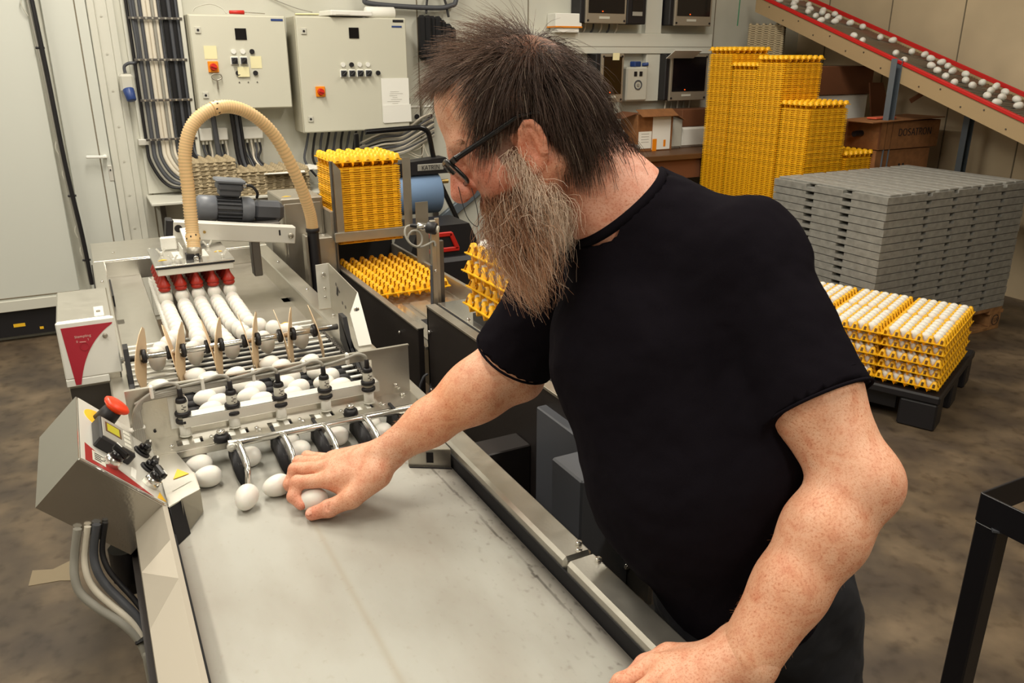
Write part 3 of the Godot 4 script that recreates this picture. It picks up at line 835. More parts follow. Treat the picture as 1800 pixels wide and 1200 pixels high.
func machine() -> void:
	var steel := "steel"
	var m := mat("belt", Color.WHITE, 0.7)
	m.albedo_texture = belt_texture()
	m.heightmap_enabled = true
	m.heightmap_texture = noise_tex(0.4, 256, 2, [], 13)
	m.heightmap_scale = 0.01
	var o := thing("packing_machine", "long stainless steel egg packing machine running back to the wall", "machine", V(0.31, 0, -2.2))
	# side rails, from the camera to the far end
	var rr := put(nb(o).bar(V(0.628, 0.78, 0.3), V(0.628, 0.78, -0.955), 0.055, 0.08, Vector3.UP, 0.006), "right_rail", steel, o)
	put(nb(o).bar(V(0.628, 0.78, -0.958), V(0.628, 0.78, -1.66), 0.055, 0.08, Vector3.UP, 0.006), "right_rail", "brass" if false else steel, o)
	for e in [[0.645, -0.985], [0.634, -0.967], [0.648, -0.93]]:
		bolt_at(rr, V(e[0], 0.82, e[1]), Vector3.UP, 0.0055)
	put(nb(o).bar(V(0.628, 0.78, -1.66), V(0.628, 0.78, -3.545), 0.06, 0.08, Vector3.UP, 0.004), "right_rail", steel, o)
	for z in [-2.42, -2.75, -2.3, -3.2]:
		bolt_at(o, V(0.632, 0.82, z), Vector3.UP, 0.006)
	put(nb(o).span(V(0.598, 0.6, -1.62), V(0.602, 0.8, 0.3)), "inner_wall", "black_matt", o, "black inner side of the right rail")
	put(nb(o).span(V(0.59, 0.5, -1.6), V(0.66, 0.745, 0.3)), "side_panel", "dark_panel", o)
	# left rail: its flank leans out far away and is folded flat near the camera
	var lr := nb(o)
	var D := V(0.034, 0.825, -1.31)
	var Aq := V(-0.017, 0.783, -1.3)
	var Bf := V(0.034, 0.825, -1.19)
	var Cf := V(-0.017, 0.804, -1.11)
	var fold_up := V(-0.3, 1, 0.1)
	lr.quad(V(0.034, 0.825, -1.46), V(-0.017, 0.783, -1.46), Aq, D, fold_up)
	lr.quad(Bf, Cf, V(-0.017, 0.804, 0.3), V(0.034, 0.825, 0.3), fold_up)
	lr.quad(V(0.042, 0.822, -1.46), V(0.034, 0.825, -1.46), V(0.034, 0.825, 0.3), V(0.042, 0.822, 0.3), Vector3.UP)
	lr.quad(V(0.042, 0.822, -1.46), V(0.042, 0.822, 0.3), V(0.042, 0.7, 0.3), V(0.042, 0.7, -1.46), Vector3.RIGHT)
	lr.quad(V(-0.017, 0.783, -1.46), Aq, V(-0.021, 0.7, -1.3), V(-0.021, 0.7, -1.46), Vector3.LEFT)
	lr.quad(Aq, Cf, V(-0.021, 0.7, -1.11), V(-0.021, 0.7, -1.3), Vector3.LEFT)
	lr.quad(Cf, V(-0.017, 0.804, 0.3), V(-0.021, 0.7, 0.3), V(-0.021, 0.7, -1.11), Vector3.LEFT)
	lr.quad(V(-0.021, 0.7, 0.3), V(0.042, 0.7, 0.3), V(0.042, 0.7, -1.46), V(-0.021, 0.7, -1.46), Vector3.DOWN)
	lr.quad(V(-0.017, 0.783, -1.46), V(0.042, 0.822, -1.46), V(0.042, 0.7, -1.46), V(-0.021, 0.7, -1.46), Vector3.FORWARD)
	lr.tri(Aq, D, Bf, fold_up, fold_up, fold_up)
	put(lr, "left_rail", "steel_rail", o)
	lr = nb(o)
	var fn := (Bf - Aq).cross(Cf - Aq).normalized()
	fn = fn if fn.y > 0.0 else -fn
	lr.tri(Aq, Bf, Cf, fn, fn, fn)
	put(lr, "folded_facet", "steel_rail", o, "bright folded facet on the left rail")
	put(nb(o).span(V(0.041, 0.74, -1.6), V(0.047, 0.79, 0.3)), "belt_gap", "black_matt", o)
	put(nb(o).bar(V(-0.0, 0.77, -1.46), V(-0.0, 0.77, -3.545), 0.045, 0.1, Vector3.UP, 0.004), "left_rail", steel, o)
	put(nb(o).span(V(-0.03, 0.5, -3.9), V(0.02, 0.73, -1.0)), "side_panel", "dark_panel", o)
	for z in [-2.9, -3.2]:
		bolt_at(o, V(0.0, 0.82, z), Vector3.UP, 0.006)
	for x in [0.02, 0.6]:
		for z in [-0.1, -1.55, -2.9, -3.8]:
			put(nb(o).span(V(x - 0.03, 0, z - 0.03), V(x + 0.03, 0.75, z + 0.03), 0.004), "leg", "steel_dull", o)
	# the belt
	var bb := nb(o)
	bb.quad(V(0.046, 0.775, 0.3), V(0.594, 0.775, 0.3), V(0.594, 0.775, -1.72), V(0.046, 0.775, -1.72), Vector3.UP)
	bb.quad(V(0.046, 0.765, 0.3), V(0.594, 0.765, 0.3), V(0.594, 0.765, -1.72), V(0.046, 0.765, -1.72), Vector3.DOWN)
	bb.quad(V(0.046, 0.775, -1.72), V(0.594, 0.775, -1.72), V(0.594, 0.765, -1.72), V(0.046, 0.765, -1.72), Vector3.FORWARD)
	var belt := put(bb, "conveyor_belt", "belt", o, "flat pale grey conveyor belt with dirty right edge")
	put(nb(o).span(V(0.05, 0.7, -1.7), V(0.59, 0.76, 0.28)), "belt_bed", "steel_dark", o)
	# belt lacing: two rows of bent wire hooks
	var lace := nb(belt)
	for i in 56:
		var x := 0.48 + 0.0021 * i
		var z := -0.705 - 0.1 * (x - 0.48)
		lace.bar(V(x, 0.7762, z - 0.008), V(x + 0.0006, 0.7772, z - 0.0005), 0.0011, 0.0012)
		lace.bar(V(x + 0.001, 0.7772, z + 0.0005), V(x + 0.0016, 0.7762, z + 0.008), 0.0011, 0.0012)
	put(lace, "belt_lacing", "steel_dark", belt, "zipper-like metal belt lacing")
	put(nb(belt).bar(V(0.476, 0.7757, -0.7046), V(0.597, 0.7757, -0.7167), 0.018, 0.0012), "lacing_strip", "black_matt", belt)
	lane_guides(o)
	sensor_bridge(o)
	roller_bed(o)
	suction_head()
	# decks and cross member at the far end
	put(nb(o).span(V(0.02, 0.735, -3.55), V(0.145, 0.75, -2.2), 0.002), "deck_plate", steel, o)
	put(nb(o).span(V(0.43, 0.735, -3.55), V(0.6, 0.75, -2.42), 0.002), "deck_plate", "steel_dull", o)
	put(nb(o).span(V(-0.02, 0.812, -3.92), V(0.66, 0.82, -3.55), 0.002), "end_flange", steel, o)
	put(nb(o).span(V(0.02, 0.735, -3.56), V(0.6, 0.815, -3.545), 0.002), "end_plate", "steel_shiny", o)
	put(nb(o).span(V(0.1, 0.735, -3.9), V(0.56, 0.81, -3.6)), "end_box", "steel_dark", o)
	for x in [0.06, 0.2]:
		bolt_at(o, V(x, 0.82, -3.68), Vector3.UP, 0.006)
	put(nb(o).span(V(0.022, 0.752, -3.35), V(0.03, 0.79, -3.1)), "slide_block", "black", o)
	for p in [V(0.075, 0.751, -2.62), V(0.52, 0.751, -2.62)]:
		warn_mark(o, p, 0.03)
	# angled bracket on the right rail
	var br := thing("corner_bracket", "bent perforated steel bracket standing on the machine's right rail", "bracket", V(0.64, 0.82, -2.4))
	var bx := nb(br)
	bx.prism(PackedVector2Array([V2(-2.5, 0.82), V2(-2.5, 0.952), V2(-2.2, 0.952), V2(-2.14, 0.9), V2(-2.1, 0.82)]), 0, 0.003)
	bx = nb(br)
	plate(bx, [V(0.648, 0.82, -2.5), V(0.648, 0.97, -2.5), V(0.648, 0.95, -2.2), V(0.648, 0.905, -2.165), V(0.648, 0.82, -2.1)], V(0.003, 0, 0))
	put(bx, "plate", steel, br)
	put(plate(nb(br), [V(0.608, 0.822, -2.502), V(0.65, 0.822, -2.502), V(0.65, 0.97, -2.502), V(0.608, 0.968, -2.502)], V(0, 0, 0.003)), "back_flange", "alu", br)
	put(plate(nb(br), [V(0.612, 0.9, -2.162), V(0.648, 0.952, -2.196), V(0.65, 0.905, -2.163), V(0.65, 0.822, -2.098), V(0.612, 0.822, -2.098)], V(0, 0.002, 0.003)), "front_flange", "alu", br)
	bolt_at(br, V(0.633, 0.91, -2.166), Vector3.BACK, 0.008)
	for e in [0.935, 0.89, 0.86]:
		bolt_at(br, V(0.63, e, -2.498), Vector3.BACK, 0.005 if e < 0.9 else 0.008)
	for e in [[-2.42, 0.92], [-2.39, 0.905], [-2.36, 0.875], [-2.33, 0.87]]:
		put(nb(br).cyl(V(0.6485, e[1], e[0]), V(0.6472, e[1], e[0]), 0.006, -1, 10), "hole", "steel_dark", br)
	put(nb(br).at(V(0.6475, 0.9, -2.41), Basis(Vector3.RIGHT, 0.3)).box(Vector3.ZERO, V(0.002, 0.03, 0.012), 0.001), "slot", "black", br)
	red_white_box()
	control_box()
	belt_eggs()

func V2(x: float, y: float) -> Vector2:
	return Vector2(x, y)

func warn_mark(o: Node3D, p: Vector3, s: float, b := Basis()) -> void:
	var t := put(nb(o).at(p, b).prism(PackedVector2Array([V2(-s, -s * 0.45), V2(s, -s * 0.45), V2(0, s * 0.5)]), 0, 0.0008) if b != Basis() else plate(nb(o), [p + V(-s, 0, s * 0.5), p + V(s, 0, s * 0.4), p + V(0.1 * s, 0, -s * 0.6)], V(0, 0.0008, 0)), "warning_mark", "yellow_mark", o, "yellow warning triangle")
	t.set_meta("label", "yellow warning triangle")

func lane_guides(o: Node3D) -> void:
	# angled infeed plates at both sides of the belt
	var steel := "steel"
	var b := nb(o)
	var y := 0.825
	plate(b, [V(0.04, y, -1.665), V(0.075, y, -1.668), V(0.1, y, -1.535), V(0.101, y, -1.46), V(0.044, y, -1.42)], V(0, 0.003, 0))
	var c := put(b, "infeed_plate", steel, o, "folded left infeed plate with a warning triangle")
	b = nb(c)
	plate(b, [V(0.101, 0.828, -1.46), V(0.1, 0.828, -1.535), V(0.1, 0.778, -1.535), V(0.101, 0.778, -1.46)], V(0.002, 0, 0))
	plate(b, [V(0.066, 0.828, -1.437), V(0.101, 0.828, -1.46), V(0.101, 0.778, -1.46), V(0.066, 0.778, -1.4)], V(0, 0, 0.002))
	put(b, "fold", "steel_dull", c)
	plate(b, [V(0.1, 0.828, -1.535), V(0.075, 0.828, -1.668), V(0.075, 0.778, -1.668), V(0.1, 0.778, -1.535)], V(0.002, 0, 0))
	put(plate(nb(c), [V(0.044, 0.826, -1.424), V(0.066, 0.826, -1.439), V(0.07, 0.776, -1.4), V(0.045, 0.776, -1.37)], V(0.002, 0, 0.002)), "rubber_lip", "rubber", c)
	put(plate(nb(c), [V(0.062, 0.829, -1.52), V(0.092, 0.829, -1.53), V(0.074, 0.829, -1.56)], V(0, 0.0006, 0)), "warning_mark", "yellow_mark", c, "yellow warning triangle")
	put(plate(nb(c), [V(0.055, 0.829, -1.475), V(0.092, 0.829, -1.5), V(0.092, 0.829, -1.498), V(0.055, 0.829, -1.473)], V(0, 0.0004, 0)), "scratch", "grey_pale", c)
	b = nb(o)
	plate(b, [V(0.515, 0.775, -1.452), V(0.515, 0.815, -1.452), V(0.592, 0.818, -1.405), V(0.592, 0.775, -1.405)], V(0, 0, -0.003))
	plate(b, [V(0.515, 0.815, -1.452), V(0.592, 0.818, -1.405), V(0.596, 0.818, -1.6), V(0.55, 0.815, -1.62)], V(0, 0.002, 0))
	c = put(b, "right_guide", steel, o, "angled right infeed bracket with a slot")
	put(plate(nb(c), [V(0.548, 0.787, -1.4315), V(0.548, 0.81, -1.4315), V(0.56, 0.8105, -1.424), V(0.56, 0.787, -1.424)], V(0, 0, 0.0015)), "slot", "black_matt", c)
	put(plate(nb(c), [V(0.515, 0.7755, -1.449), V(0.592, 0.7755, -1.402), V(0.592, 0.7775, -1.402), V(0.515, 0.7775, -1.449)], V(0, 0, 0.003)), "lip", "rubber", c)
	# rod with bent tubes and black dividers
	var rod := put(nb(o).cyl(V(0.178, 0.842, -1.6), V(0.61, 0.84, -1.592), 0.0075, -1, 14, 0.001), "guide_rod", "steel_shiny", o, "polished rod carrying the bent lane tubes")
	put(nb(rod).cyl(V(0.183, 0.838, -1.594), V(0.183, 0.838, -1.584), 0.009, -1, 14, 0.001).cyl(V(0.183, 0.838, -1.584), V(0.183, 0.838, -1.582), 0.004, -1, 8), "rod_clamp", "alu", rod)
	put(nb(rod).cyl(V(0.475, 0.836, -1.59), V(0.475, 0.836, -1.583), 0.006, -1, 12, 0.001), "rod_clamp", "alu", rod)
	for k in 4:
		var x := 0.196 + 0.09 * k
		put(nb(o).tube(curve([V(x, 0.842, -1.595), V(x + 0.002, 0.844, -1.575), V(x + 0.004, 0.836, -1.535), V(x + 0.003, 0.826, -1.508), V(x, 0.812, -1.497), V(x - 0.005, 0.779, -1.488)], 4), 0.006, 10), "bent_tube", "steel_shiny", o)
	for k in 5:
		var x := 0.185 + 0.09 * k
		var d := nb(o)
		plate(d, [V(x, 0.835, -1.66), V(x, 0.835, -1.6), V(x, 0.825, -1.53), V(x, 0.776, -1.49), V(x, 0.776, -1.68)], V(0.006, 0, 0))
		for s in 2:
			for i in 9:  # swollen flank
				pass
		d.at(V(x + 0.003, 0.802, -1.575), Basis.from_scale(V(0.22, 0.75, 1.9))).lathe(V(0, -0.04, 0), Vector3.UP, [V2(0, 0), V2(0.022, 0.006), V2(0.036, 0.022), V2(0.04, 0.04), V2(0.036, 0.058), V2(0.022, 0.074), V2(0, 0.08)], 14)
		put(d, "lane_divider", "rubber", o)
	for k in 2:
		var x: float = [0.172, 0.452][k]
		var kb := put(nb(o).cyl(V(x, 0.83, -1.645), V(x, 0.846, -1.645), 0.017, 0.015, 16, 0.003), "knob", "black", o)
		put(nb(kb).cyl(V(x, 0.846, -1.645), V(x, 0.856, -1.645), 0.009, -1, 12, 0.002), "knob_bolt", "steel_shiny", kb)

func sensor_bridge(o: Node3D) -> void:
	var b := nb(o)
	var z := -1.718
	# upright sheet with a wide window, folded to a slotted plate
	b.span(V(0.005, 0.925, z - 0.003), V(0.622, 0.95, z))
	b.span(V(0.005, 0.83, z - 0.003), V(0.105, 0.925, z))
	b.span(V(0.53, 0.83, z - 0.003), V(0.622, 0.925, z))
	b.span(V(0.105, 0.83, z - 0.003), V(0.53, 0.842, z))
	b.span(V(0.005, 0.947, z), V(0.622, 0.95, z + 0.006))
	var sh := put(b, "sensor_bridge", "steel", o, "upright steel sheet with a wide window over the egg lanes")
	put(nb(sh).box(V(0.1, 0.885, z + 0.002), V(0.035, 0.075, 0.002)), "white_liner", "white", sh)
	b = nb(o)
	# slotted plate between sheet and rod: strips around five pairs of windows
	b.span(V(0.045, 0.826, -1.662), V(0.615, 0.83, -1.64))
	b.span(V(0.04, 0.826, -1.718), V(0.62, 0.83, -1.69))
	var last := 0.04
	for k in 5:
		var x := 0.108 + 0.094 * k
		for w in [[x - 0.022, x + 0.002], [x + 0.012, x + 0.03]]:
			b.span(V(last, 0.826, -1.69), V(w[0], 0.83, -1.662))
			last = w[1]
	b.span(V(last, 0.826, -1.69), V(0.62, 0.83, -1.662))
	b.span(V(0.045, 0.812, -1.643), V(0.615, 0.828, -1.639), 0.001)
	var pl := put(b, "slotted_plate", "steel", o, "slotted steel plate in front of the sensors")
	for k in 5:
		var x := 0.155 + 0.094 * k
		bolt_at(pl, V(x, 0.83, -1.672), Vector3.UP, 0.0045)
		bolt_at(pl, V(x + 0.004, 0.83, -1.66), Vector3.UP, 0.0045)
		put(nb(pl).box(V(0.115 + 0.094 * k, 0.8255, -1.679), V(0.035, 0.003, 0.024)), "window_liner", "white", pl)
	bolt_at(pl, V(0.596, 0.83, -1.7), Vector3.UP, 0.007)
	bolt_at(pl, V(0.075, 0.83, -1.665), Vector3.UP, 0.0045)
	bolt_at(sh, V(0.05, 0.85, z), Vector3.BACK, 0.003, "hole", "black")
	bolt_at(sh, V(0.586, 0.85, z), Vector3.BACK, 0.005)
	# angle that holds the five sensors
	b = nb(o)
	b.span(V(0.105, 0.876, -1.718), V(0.535, 0.88, -1.685))
	b.span(V(0.105, 0.858, -1.688), V(0.535, 0.88, -1.684))
	put(b, "sensor_angle", "alu", o)
	# five light sensors with cables
	var names := ["leftmost", "second from the left", "middle", "second from the right", "rightmost"]
	for k in 5:
		var x := 0.108 + 0.1 * k
		var zs := -1.7 + 0.004 * k
		var s := thing("sensor", "%s of the five black cylindrical sensors over the egg lanes" % names[k], "sensor", V(x, 0.84, zs), "row of lane sensors")
		var p := V(x, 0, zs)
		put(nb(s).cyl(p + V(0, 0.838, 0), p + V(0, 0.866, 0), 0.0115, -1, 14, 0.001), "tip", "white", s)
		put(nb(s).cyl(p + V(0, 0.834, 0), p + V(0, 0.838, 0), 0.013, 0.0115, 14, 0.001), "rim", "grey_pale", s)
		put(nb(s).cyl(p + V(0, 0.865, 0), p + V(0, 0.8745, 0), 0.0165, -1, 16, 0.002), "lower_nut", "black", s)
		put(nb(s).cyl(p + V(0, 0.881, 0), p + V(0, 0.891, 0), 0.0165, -1, 16, 0.002), "upper_nut", "black", s)
		var body := put(nb(s).cyl(p + V(0, 0.874, 0), p + V(0, 0.912, 0), 0.0112, -1, 14, 0.0008), "label_band", "grey_pale", s)
		for j in 4:
			put(nb(body).box(p + V(0.004 - 0.004 * (j % 2), 0.895 + 0.004 * j, 0.0111), V(0.003 + 0.002 * (j % 3), 0.0016, 0.0006)), "print", "ink", body)
		put(nb(s).cyl(p + V(0, 0.91, 0), p + V(0, 0.921, 0), 0.0118, 0.0105, 14, 0.002), "cap", "black", s)
		put(nb(s).cyl(p + V(0, 0.92, 0), p + V(0, 0.942, 0), 0.006, 0.005, 10, 0.001), "strain_relief", "black", s)
		cable([p + V(0, 0.94, 0), p + V(-0.004, 0.951, -0.001), p + V(-0.02, 0.955, -0.006), p + V(-0.05, 0.947, -0.01), V(maxf(x - 0.12, 0.06), 0.942 - 0.002 * k, -1.71), V(0.055, 0.94 - 0.003 * k, -1.706), V(0.03, 0.925 - 0.003 * k, -1.703), V(0.014 + 0.003 * k, 0.895, -1.7), V(0.012 + 0.004 * k, 0.83, -1.69)], 0.0037, "grey_cable", "grey cable of the %s lane sensor, tied along the steel sheet" % names[k], "sensor cables")
	for e in [0.055, 0.155, 0.26, 0.37, 0.47]:
		solo(nb().box(V(e, 0.942, -1.707), V(0.007, 0.028, 0.014), 0.002), "cable_tie", "white", "white tie on the sensor cables, %s from the left on the steel sheet" % {0.055: "first", 0.155: "second", 0.26: "third", 0.37: "fourth", 0.47: "fifth"}[e], "cable tie", "white ties on the sensor cables")
	solo(nb().at(V(0.018, 0.87, -1.7), Basis(Vector3.BACK, 0.1)).box(Vector3.ZERO, V(0.03, 0.006, 0.014), 0.002), "cable_tie", "white", "lowest white cable tie where the sensor cables turn down", "cable tie")

func roller_bed(o: Node3D) -> void:
	# cross rods with black wheels carry the eggs under the shaft
	var bed := nb(o)
	bed.span(V(0.022, 0.735, -2.6), V(0.595, 0.745, -1.73))
	put(bed, "bed_pan", "black_matt", o)
	for k in 20:
		var z := -1.745 - 0.041 * k
		put(nb(o).cyl(V(0.03, 0.778, z), V(0.585, 0.778, z), 0.0042, -1, 8), "roller_rod", "white", o)
	for k in 6:
		for j in 10:
			var x := 0.052 + 0.096 * k
			var z := -1.745 - 0.041 * j
			var w := put(nb(o).cyl(V(x - 0.016, 0.778, z), V(x + 0.016, 0.778, z), 0.013, -1, 12, 0.003), "roller_wheel", "rubber", o)
			put(nb(w).cyl(V(x - 0.02, 0.778, z), V(x + 0.02, 0.778, z), 0.006, -1, 8), "hub", "black", w)
	for s in [0.024, 0.588]:
		var ch := nb(o)
		for j in 42:
			ch.box(V(s, 0.782, -1.73 - 0.016 * j), V(0.006, 0.012, 0.012), 0.003)
			ch.cyl(V(s - 0.005, 0.782, -1.738 - 0.016 * j), V(s + 0.005, 0.782, -1.738 - 0.016 * j), 0.003, -1, 6)
		var c := put(ch, "drive_chain", "steel_dark", o)
		c.set_meta("kind", "stuff")
	# shaft with six splitter blades and their collars
	var sh := thing("blade_shaft", "polished cross shaft with six pale split blades above the eggs", "shaft", V(0.29, 0.866, -2.165))
	put(nb(sh).cyl(V(0.0, 0.864, -2.165), V(0.575, 0.868, -2.165), 0.0085, -1, 16, 0.001), "shaft", "steel_shiny", sh)
	for k in 6:
		var x := 0.048 + 0.0955 * k
		for s in [-1, 1]:
			if not (k == 0 and s < 0) and not (k == 5 and s > 0):
				put(nb(sh).cyl(V(x + s * 0.012, 0.866, -2.165), V(x + s * 0.024, 0.866, -2.165), 0.0185, -1, 18, 0.002), "collar", "black", sh)
		for s in [-1, 1]:
			if (k == 0 and s < 0) or (k == 5 and s > 0):
				continue
			# a leaf-shaped blade: pointed above and behind, long below
			var bl := nb(sh)
			var rows := 14
			var prev := []
			for i in rows + 1:
				var t := float(i) / rows
				var yy := lerpf(0.935, 0.786, t)
				var half := 0.052 * pow(sin(PI * clampf(t * 0.86 + 0.06, 0, 1)), 0.8) * (1.0 if t < 0.55 else 1.0 - 0.4 * (t - 0.55))
				if i == 0:
					half = 0.002
				var lean: float = s * (0.004 + 0.02 * pow(1.0 - t, 2.0) + 0.006 * maxf(0.0, t - 0.7))
				var cz := -2.165 + lerpf(-0.03, 0.03, t)
				var sk: float = half * (0.34 if s > 0 else 0.1)
				var cur := [V(x + lean + sk, yy, cz - half), V(x + lean - sk, yy, cz + half)]
				if i:
					for w in [0.0, 0.0016]:
						bl.quad(prev[0] + V(w, 0, 0), prev[1] + V(w, 0, 0), cur[1] + V(w, 0, 0), cur[0] + V(w, 0, 0), V(1 if w else -1, 0, 0))
					bl.quad(prev[1], prev[1] + V(0.0016, 0, 0), cur[1] + V(0.0016, 0, 0), cur[1], Vector3.BACK)
					bl.quad(prev[0], prev[0] + V(0.0016, 0, 0), cur[0] + V(0.0016, 0, 0), cur[0], Vector3.FORWARD)
				prev = cur
			put(bl, "splitter_blade", "disc", sh)
	for x in [0.02, 0.585]:
		put(plate(nb(sh), [V(x, 0.9, -2.185), V(x, 0.9, -2.14), V(x, 0.82, -2.1), V(x, 0.775, -2.02), V(x, 0.775, -2.08), V(x, 0.82, -2.185)], V(0.012, 0, 0)), "end_bearing", "black", sh)

func suction_head() -> void:
	var o := thing("egg_lifter", "steel lifting head with thirty red suction cups over the eggs", "suction head", V(0.277, 0.89, -2.86))
	var a := V(0.155, 0.962, -2.715)
	var c := V(0.398, 0.962, -2.715)
	put(nb(o).span(V(0.155, 0.962, -3.0), V(0.398, 0.967, -2.715), 0.001), "cover_plate", "steel_shiny", o)
	put(nb(o).span(V(0.156, 0.956, -2.999), V(0.397, 0.962, -2.716)), "gasket", "black", o)
	put(nb(o).span(V(0.16, 0.934, -2.995), V(0.393, 0.956, -2.72), 0.002), "air_box", "alu", o)
	for i in 5:
		for j in 6:
			var p := V(0.175 + 0.05 * i, 0, -2.745 - 0.05 * j)
			var s := put(nb(o).lathe(p + V(0, 0.878, 0), Vector3.UP, [V2(0.0155, 0.0), V2(0.0185, 0.004), V2(0.019, 0.008), V2(0.0165, 0.012), V2(0.0195, 0.0155), V2(0.0195, 0.019), V2(0.0145, 0.028), V2(0.0095, 0.037), V2(0.0068, 0.046), V2(0.006, 0.054)], 16), "suction_cup", "cup_red", o)
			put(nb(s).cyl(p + V(0, 0.93, 0), p + V(0, 0.937, 0), 0.006, -1, 8), "cup_stem", "alu", s)
	for e in [[0.19, -2.88], [0.215, -2.76], [0.365, -2.755], [0.345, -2.93]]:
		var w := put(nb(o).cyl(V(e[0], 0.967, e[1]), V(e[0], 0.978, e[1]), 0.0055, 0.0045, 10, 0.001), "wing_nut", "alu", o)
		for s in [-1, 1]:
			put(nb(w).at(V(e[0] + s * 0.009, 0.982, e[1]), Basis(Vector3.BACK, -s * 0.6)).box(Vector3.ZERO, V(0.006, 0.018, 0.003), 0.001), "wing", "alu", w)
	for e in [[0.25, -2.79], [0.3, -2.79]]:
		put(nb(o).span(V(e[0] - 0.0015, 0.967, -2.9), V(e[0] + 0.0015, 1.0, -2.79), 0.0005).span(V(e[0] - (0.028 if e[0] < 0.27 else 0.0), 0.967, -2.9), V(e[0] + (0.028 if e[0] > 0.27 else 0.0), 0.969, -2.79)), "clamp_angle", "alu", o)
	put(nb(o).cyl(V(0.275, 0.967, -2.78), V(0.275, 0.972, -2.78), 0.02, -1, 14).span(V(0.256, 0.967, -2.8), V(0.296, 0.985, -2.765)), "air_port", "black", o)
	put(nb(o).cyl(V(0.284, 0.972, -2.764), V(0.284, 0.972, -2.756), 0.008, -1, 12, 0.001), "port_screw", "steel_shiny", o)
	warn_mark(o, V(0.185, 0.9675, -2.8), 0.014)
	warn_mark(o, V(0.365, 0.9675, -2.85), 0.014)
	put(nb(o).at(V(0.222, 0.99, -2.95)).box(Vector3.ZERO, V(0.05, 0.045, 0.02), 0.004), "white_block", "white", o)
	# lifting arm with gear motor
	var arm := thing("lifting_arm", "square steel lifting arm behind the red suction cups", "arm", V(0.45, 0.96, -3.02))
	put(nb(arm).bar(V(0.228, 1.03, -3.0), V(0.66, 0.968, -3.0), 0.05, 0.062, Vector3.UP, 0.003), "beam", "alu", arm)
	put(nb(arm).bar(V(0.222, 1.034, -3.0), V(0.246, 1.0305, -3.0), 0.056, 0.066, Vector3.UP, 0.004), "end_cap", "black", arm)
	put(nb(arm).bar(V(0.275, 1.03, -2.975), V(0.285, 0.97, -2.9), 0.022, 0.012, Vector3.UP, 0.002), "link", "alu", arm)
	put(nb(arm).cyl(V(0.262, 1.032, -2.976), V(0.262, 1.032, -2.972), 0.013, -1, 12), "slot", "black", arm)
	put(nb(arm).cyl(V(0.642, 0.97, -2.976), V(0.642, 0.97, -2.966), 0.01, -1, 14, 0.002), "pivot_bolt", "steel_dull", arm)
	put(nb(arm).span(V(0.6, 0.974, -2.976), V(0.606, 0.994, -2.973), 0.001), "slot", "black", arm)
	put(nb(arm).cyl(V(0.345, 1.012, -2.976), V(0.345, 1.012, -2.971), 0.005, -1, 10), "screw", "brass", arm)
	put(nb(arm).span(V(0.5, 0.83, -3.03), V(0.53, 0.97, -2.98), 0.003), "support_post", "steel_dark", arm)
	# grey gear motor on top
	var mo := thing("gear_motor", "grey electric motor lying on the lifting arm", "motor", V(0.5, 1.02, -3.12))
	var zz := -3.12
	var d := V(0.985, -0.13, 0).normalized()
	var s0 := V(0.345, 1.075, zz)
	put(nb(mo).lathe(s0, d, [V2(0, 0), V2(0.038, 0.0), V2(0.046, 0.008), V2(0.047, 0.065), V2(0.044, 0.068), V2(0, 0.068)], 20), "fan_cover", "grey_motor", mo)
	var hb := nb(mo)
	hb.cyl(s0 + d * 0.066, s0 + d * 0.16, 0.038, -1, 20)
	for k in 18:
		var a2 := TAU * k / 18
		var r := V(0, cos(a2), sin(a2))
		hb.bar(s0 + d * 0.068 + r * 0.042, s0 + d * 0.155 + r * 0.042, 0.003, 0.012, r)
	put(hb, "finned_body", "grey_dark", mo)
	put(nb(mo).lathe(s0 + d * 0.155, d, [V2(0.047, 0), V2(0.048, 0.03), V2(0.04, 0.045), V2(0, 0.045)], 20), "flange", "grey_motor", mo)
	put(nb(mo).bar(s0 + d * 0.195, s0 + d * 0.31, 0.07, 0.075, Vector3.UP, 0.018), "gearbox", "grey_dark", mo)
	var tb := put(nb(mo).at(s0 + d * 0.12 + V(0, 0.062, 0), along(V(0.13, 0.99, 0))).box(V(0, 0.0, 0), V(0.075, 0.025, 0.07), 0.006).box(V(0, 0.022, 0), V(0.09, 0.03, 0.085), 0.008), "terminal_box", "grey_dark", mo)
	put(nb(tb).at(s0 + d * 0.12 + V(0.006, 0.104, 0), along(V(0.13, 0.99, 0))).box(Vector3.ZERO, V(0.104, 0.014, 0.096), 0.005), "box_lid", "grey_motor", tb)
	put(nb(tb).cyl(s0 + d * 0.165 + V(0, 0.09, 0), s0 + d * 0.185 + V(0, 0.09, 0), 0.01, -1, 12, 0.002), "cable_gland", "steel_shiny", tb)
	cable([s0 + d * 0.185 + V(0, 0.09, 0), s0 + d * 0.205 + V(0, 0.088, 0), s0 + d * 0.222 + V(0, 0.066, 0.0), s0 + d * 0.222 + V(0, 0.045, -0.02)], 0.0055, "black", "short black motor cable curving out of the motor's terminal box")
	put(nb(mo).span(V(0.4, 0.99, -3.16), V(0.62, 1.012, -3.03), 0.003), "mounting_plate", "steel_dark", mo)
	# steel cabinet behind and the ribbed hose
	var cab := thing("machine_cabinet", "plain steel cabinet standing behind the motor", "cabinet", V(0.72, 0, -3.4))
	put(nb(cab).span(V(0.685, 0.0, -3.56), V(0.855, 1.05, -3.3), 0.004), "body", "steel_dull", cab)
	put(nb(cab).span(V(0.695, 0.62, -3.302), V(0.845, 1.03, -3.296), 0.002), "door", "steel", cab)
	put(nb(cab).span(V(0.695, 0.1, -3.302), V(0.845, 0.6, -3.296), 0.002), "door", "steel_dull", cab)
	warn_mark(cab, V(0.72, 1.0505, -3.36), 0.02)
	var ho := thing("suction_hose", "beige ribbed hose arching from the suction head to a pipe", "hose", V(0.5, 0.97, -2.88))
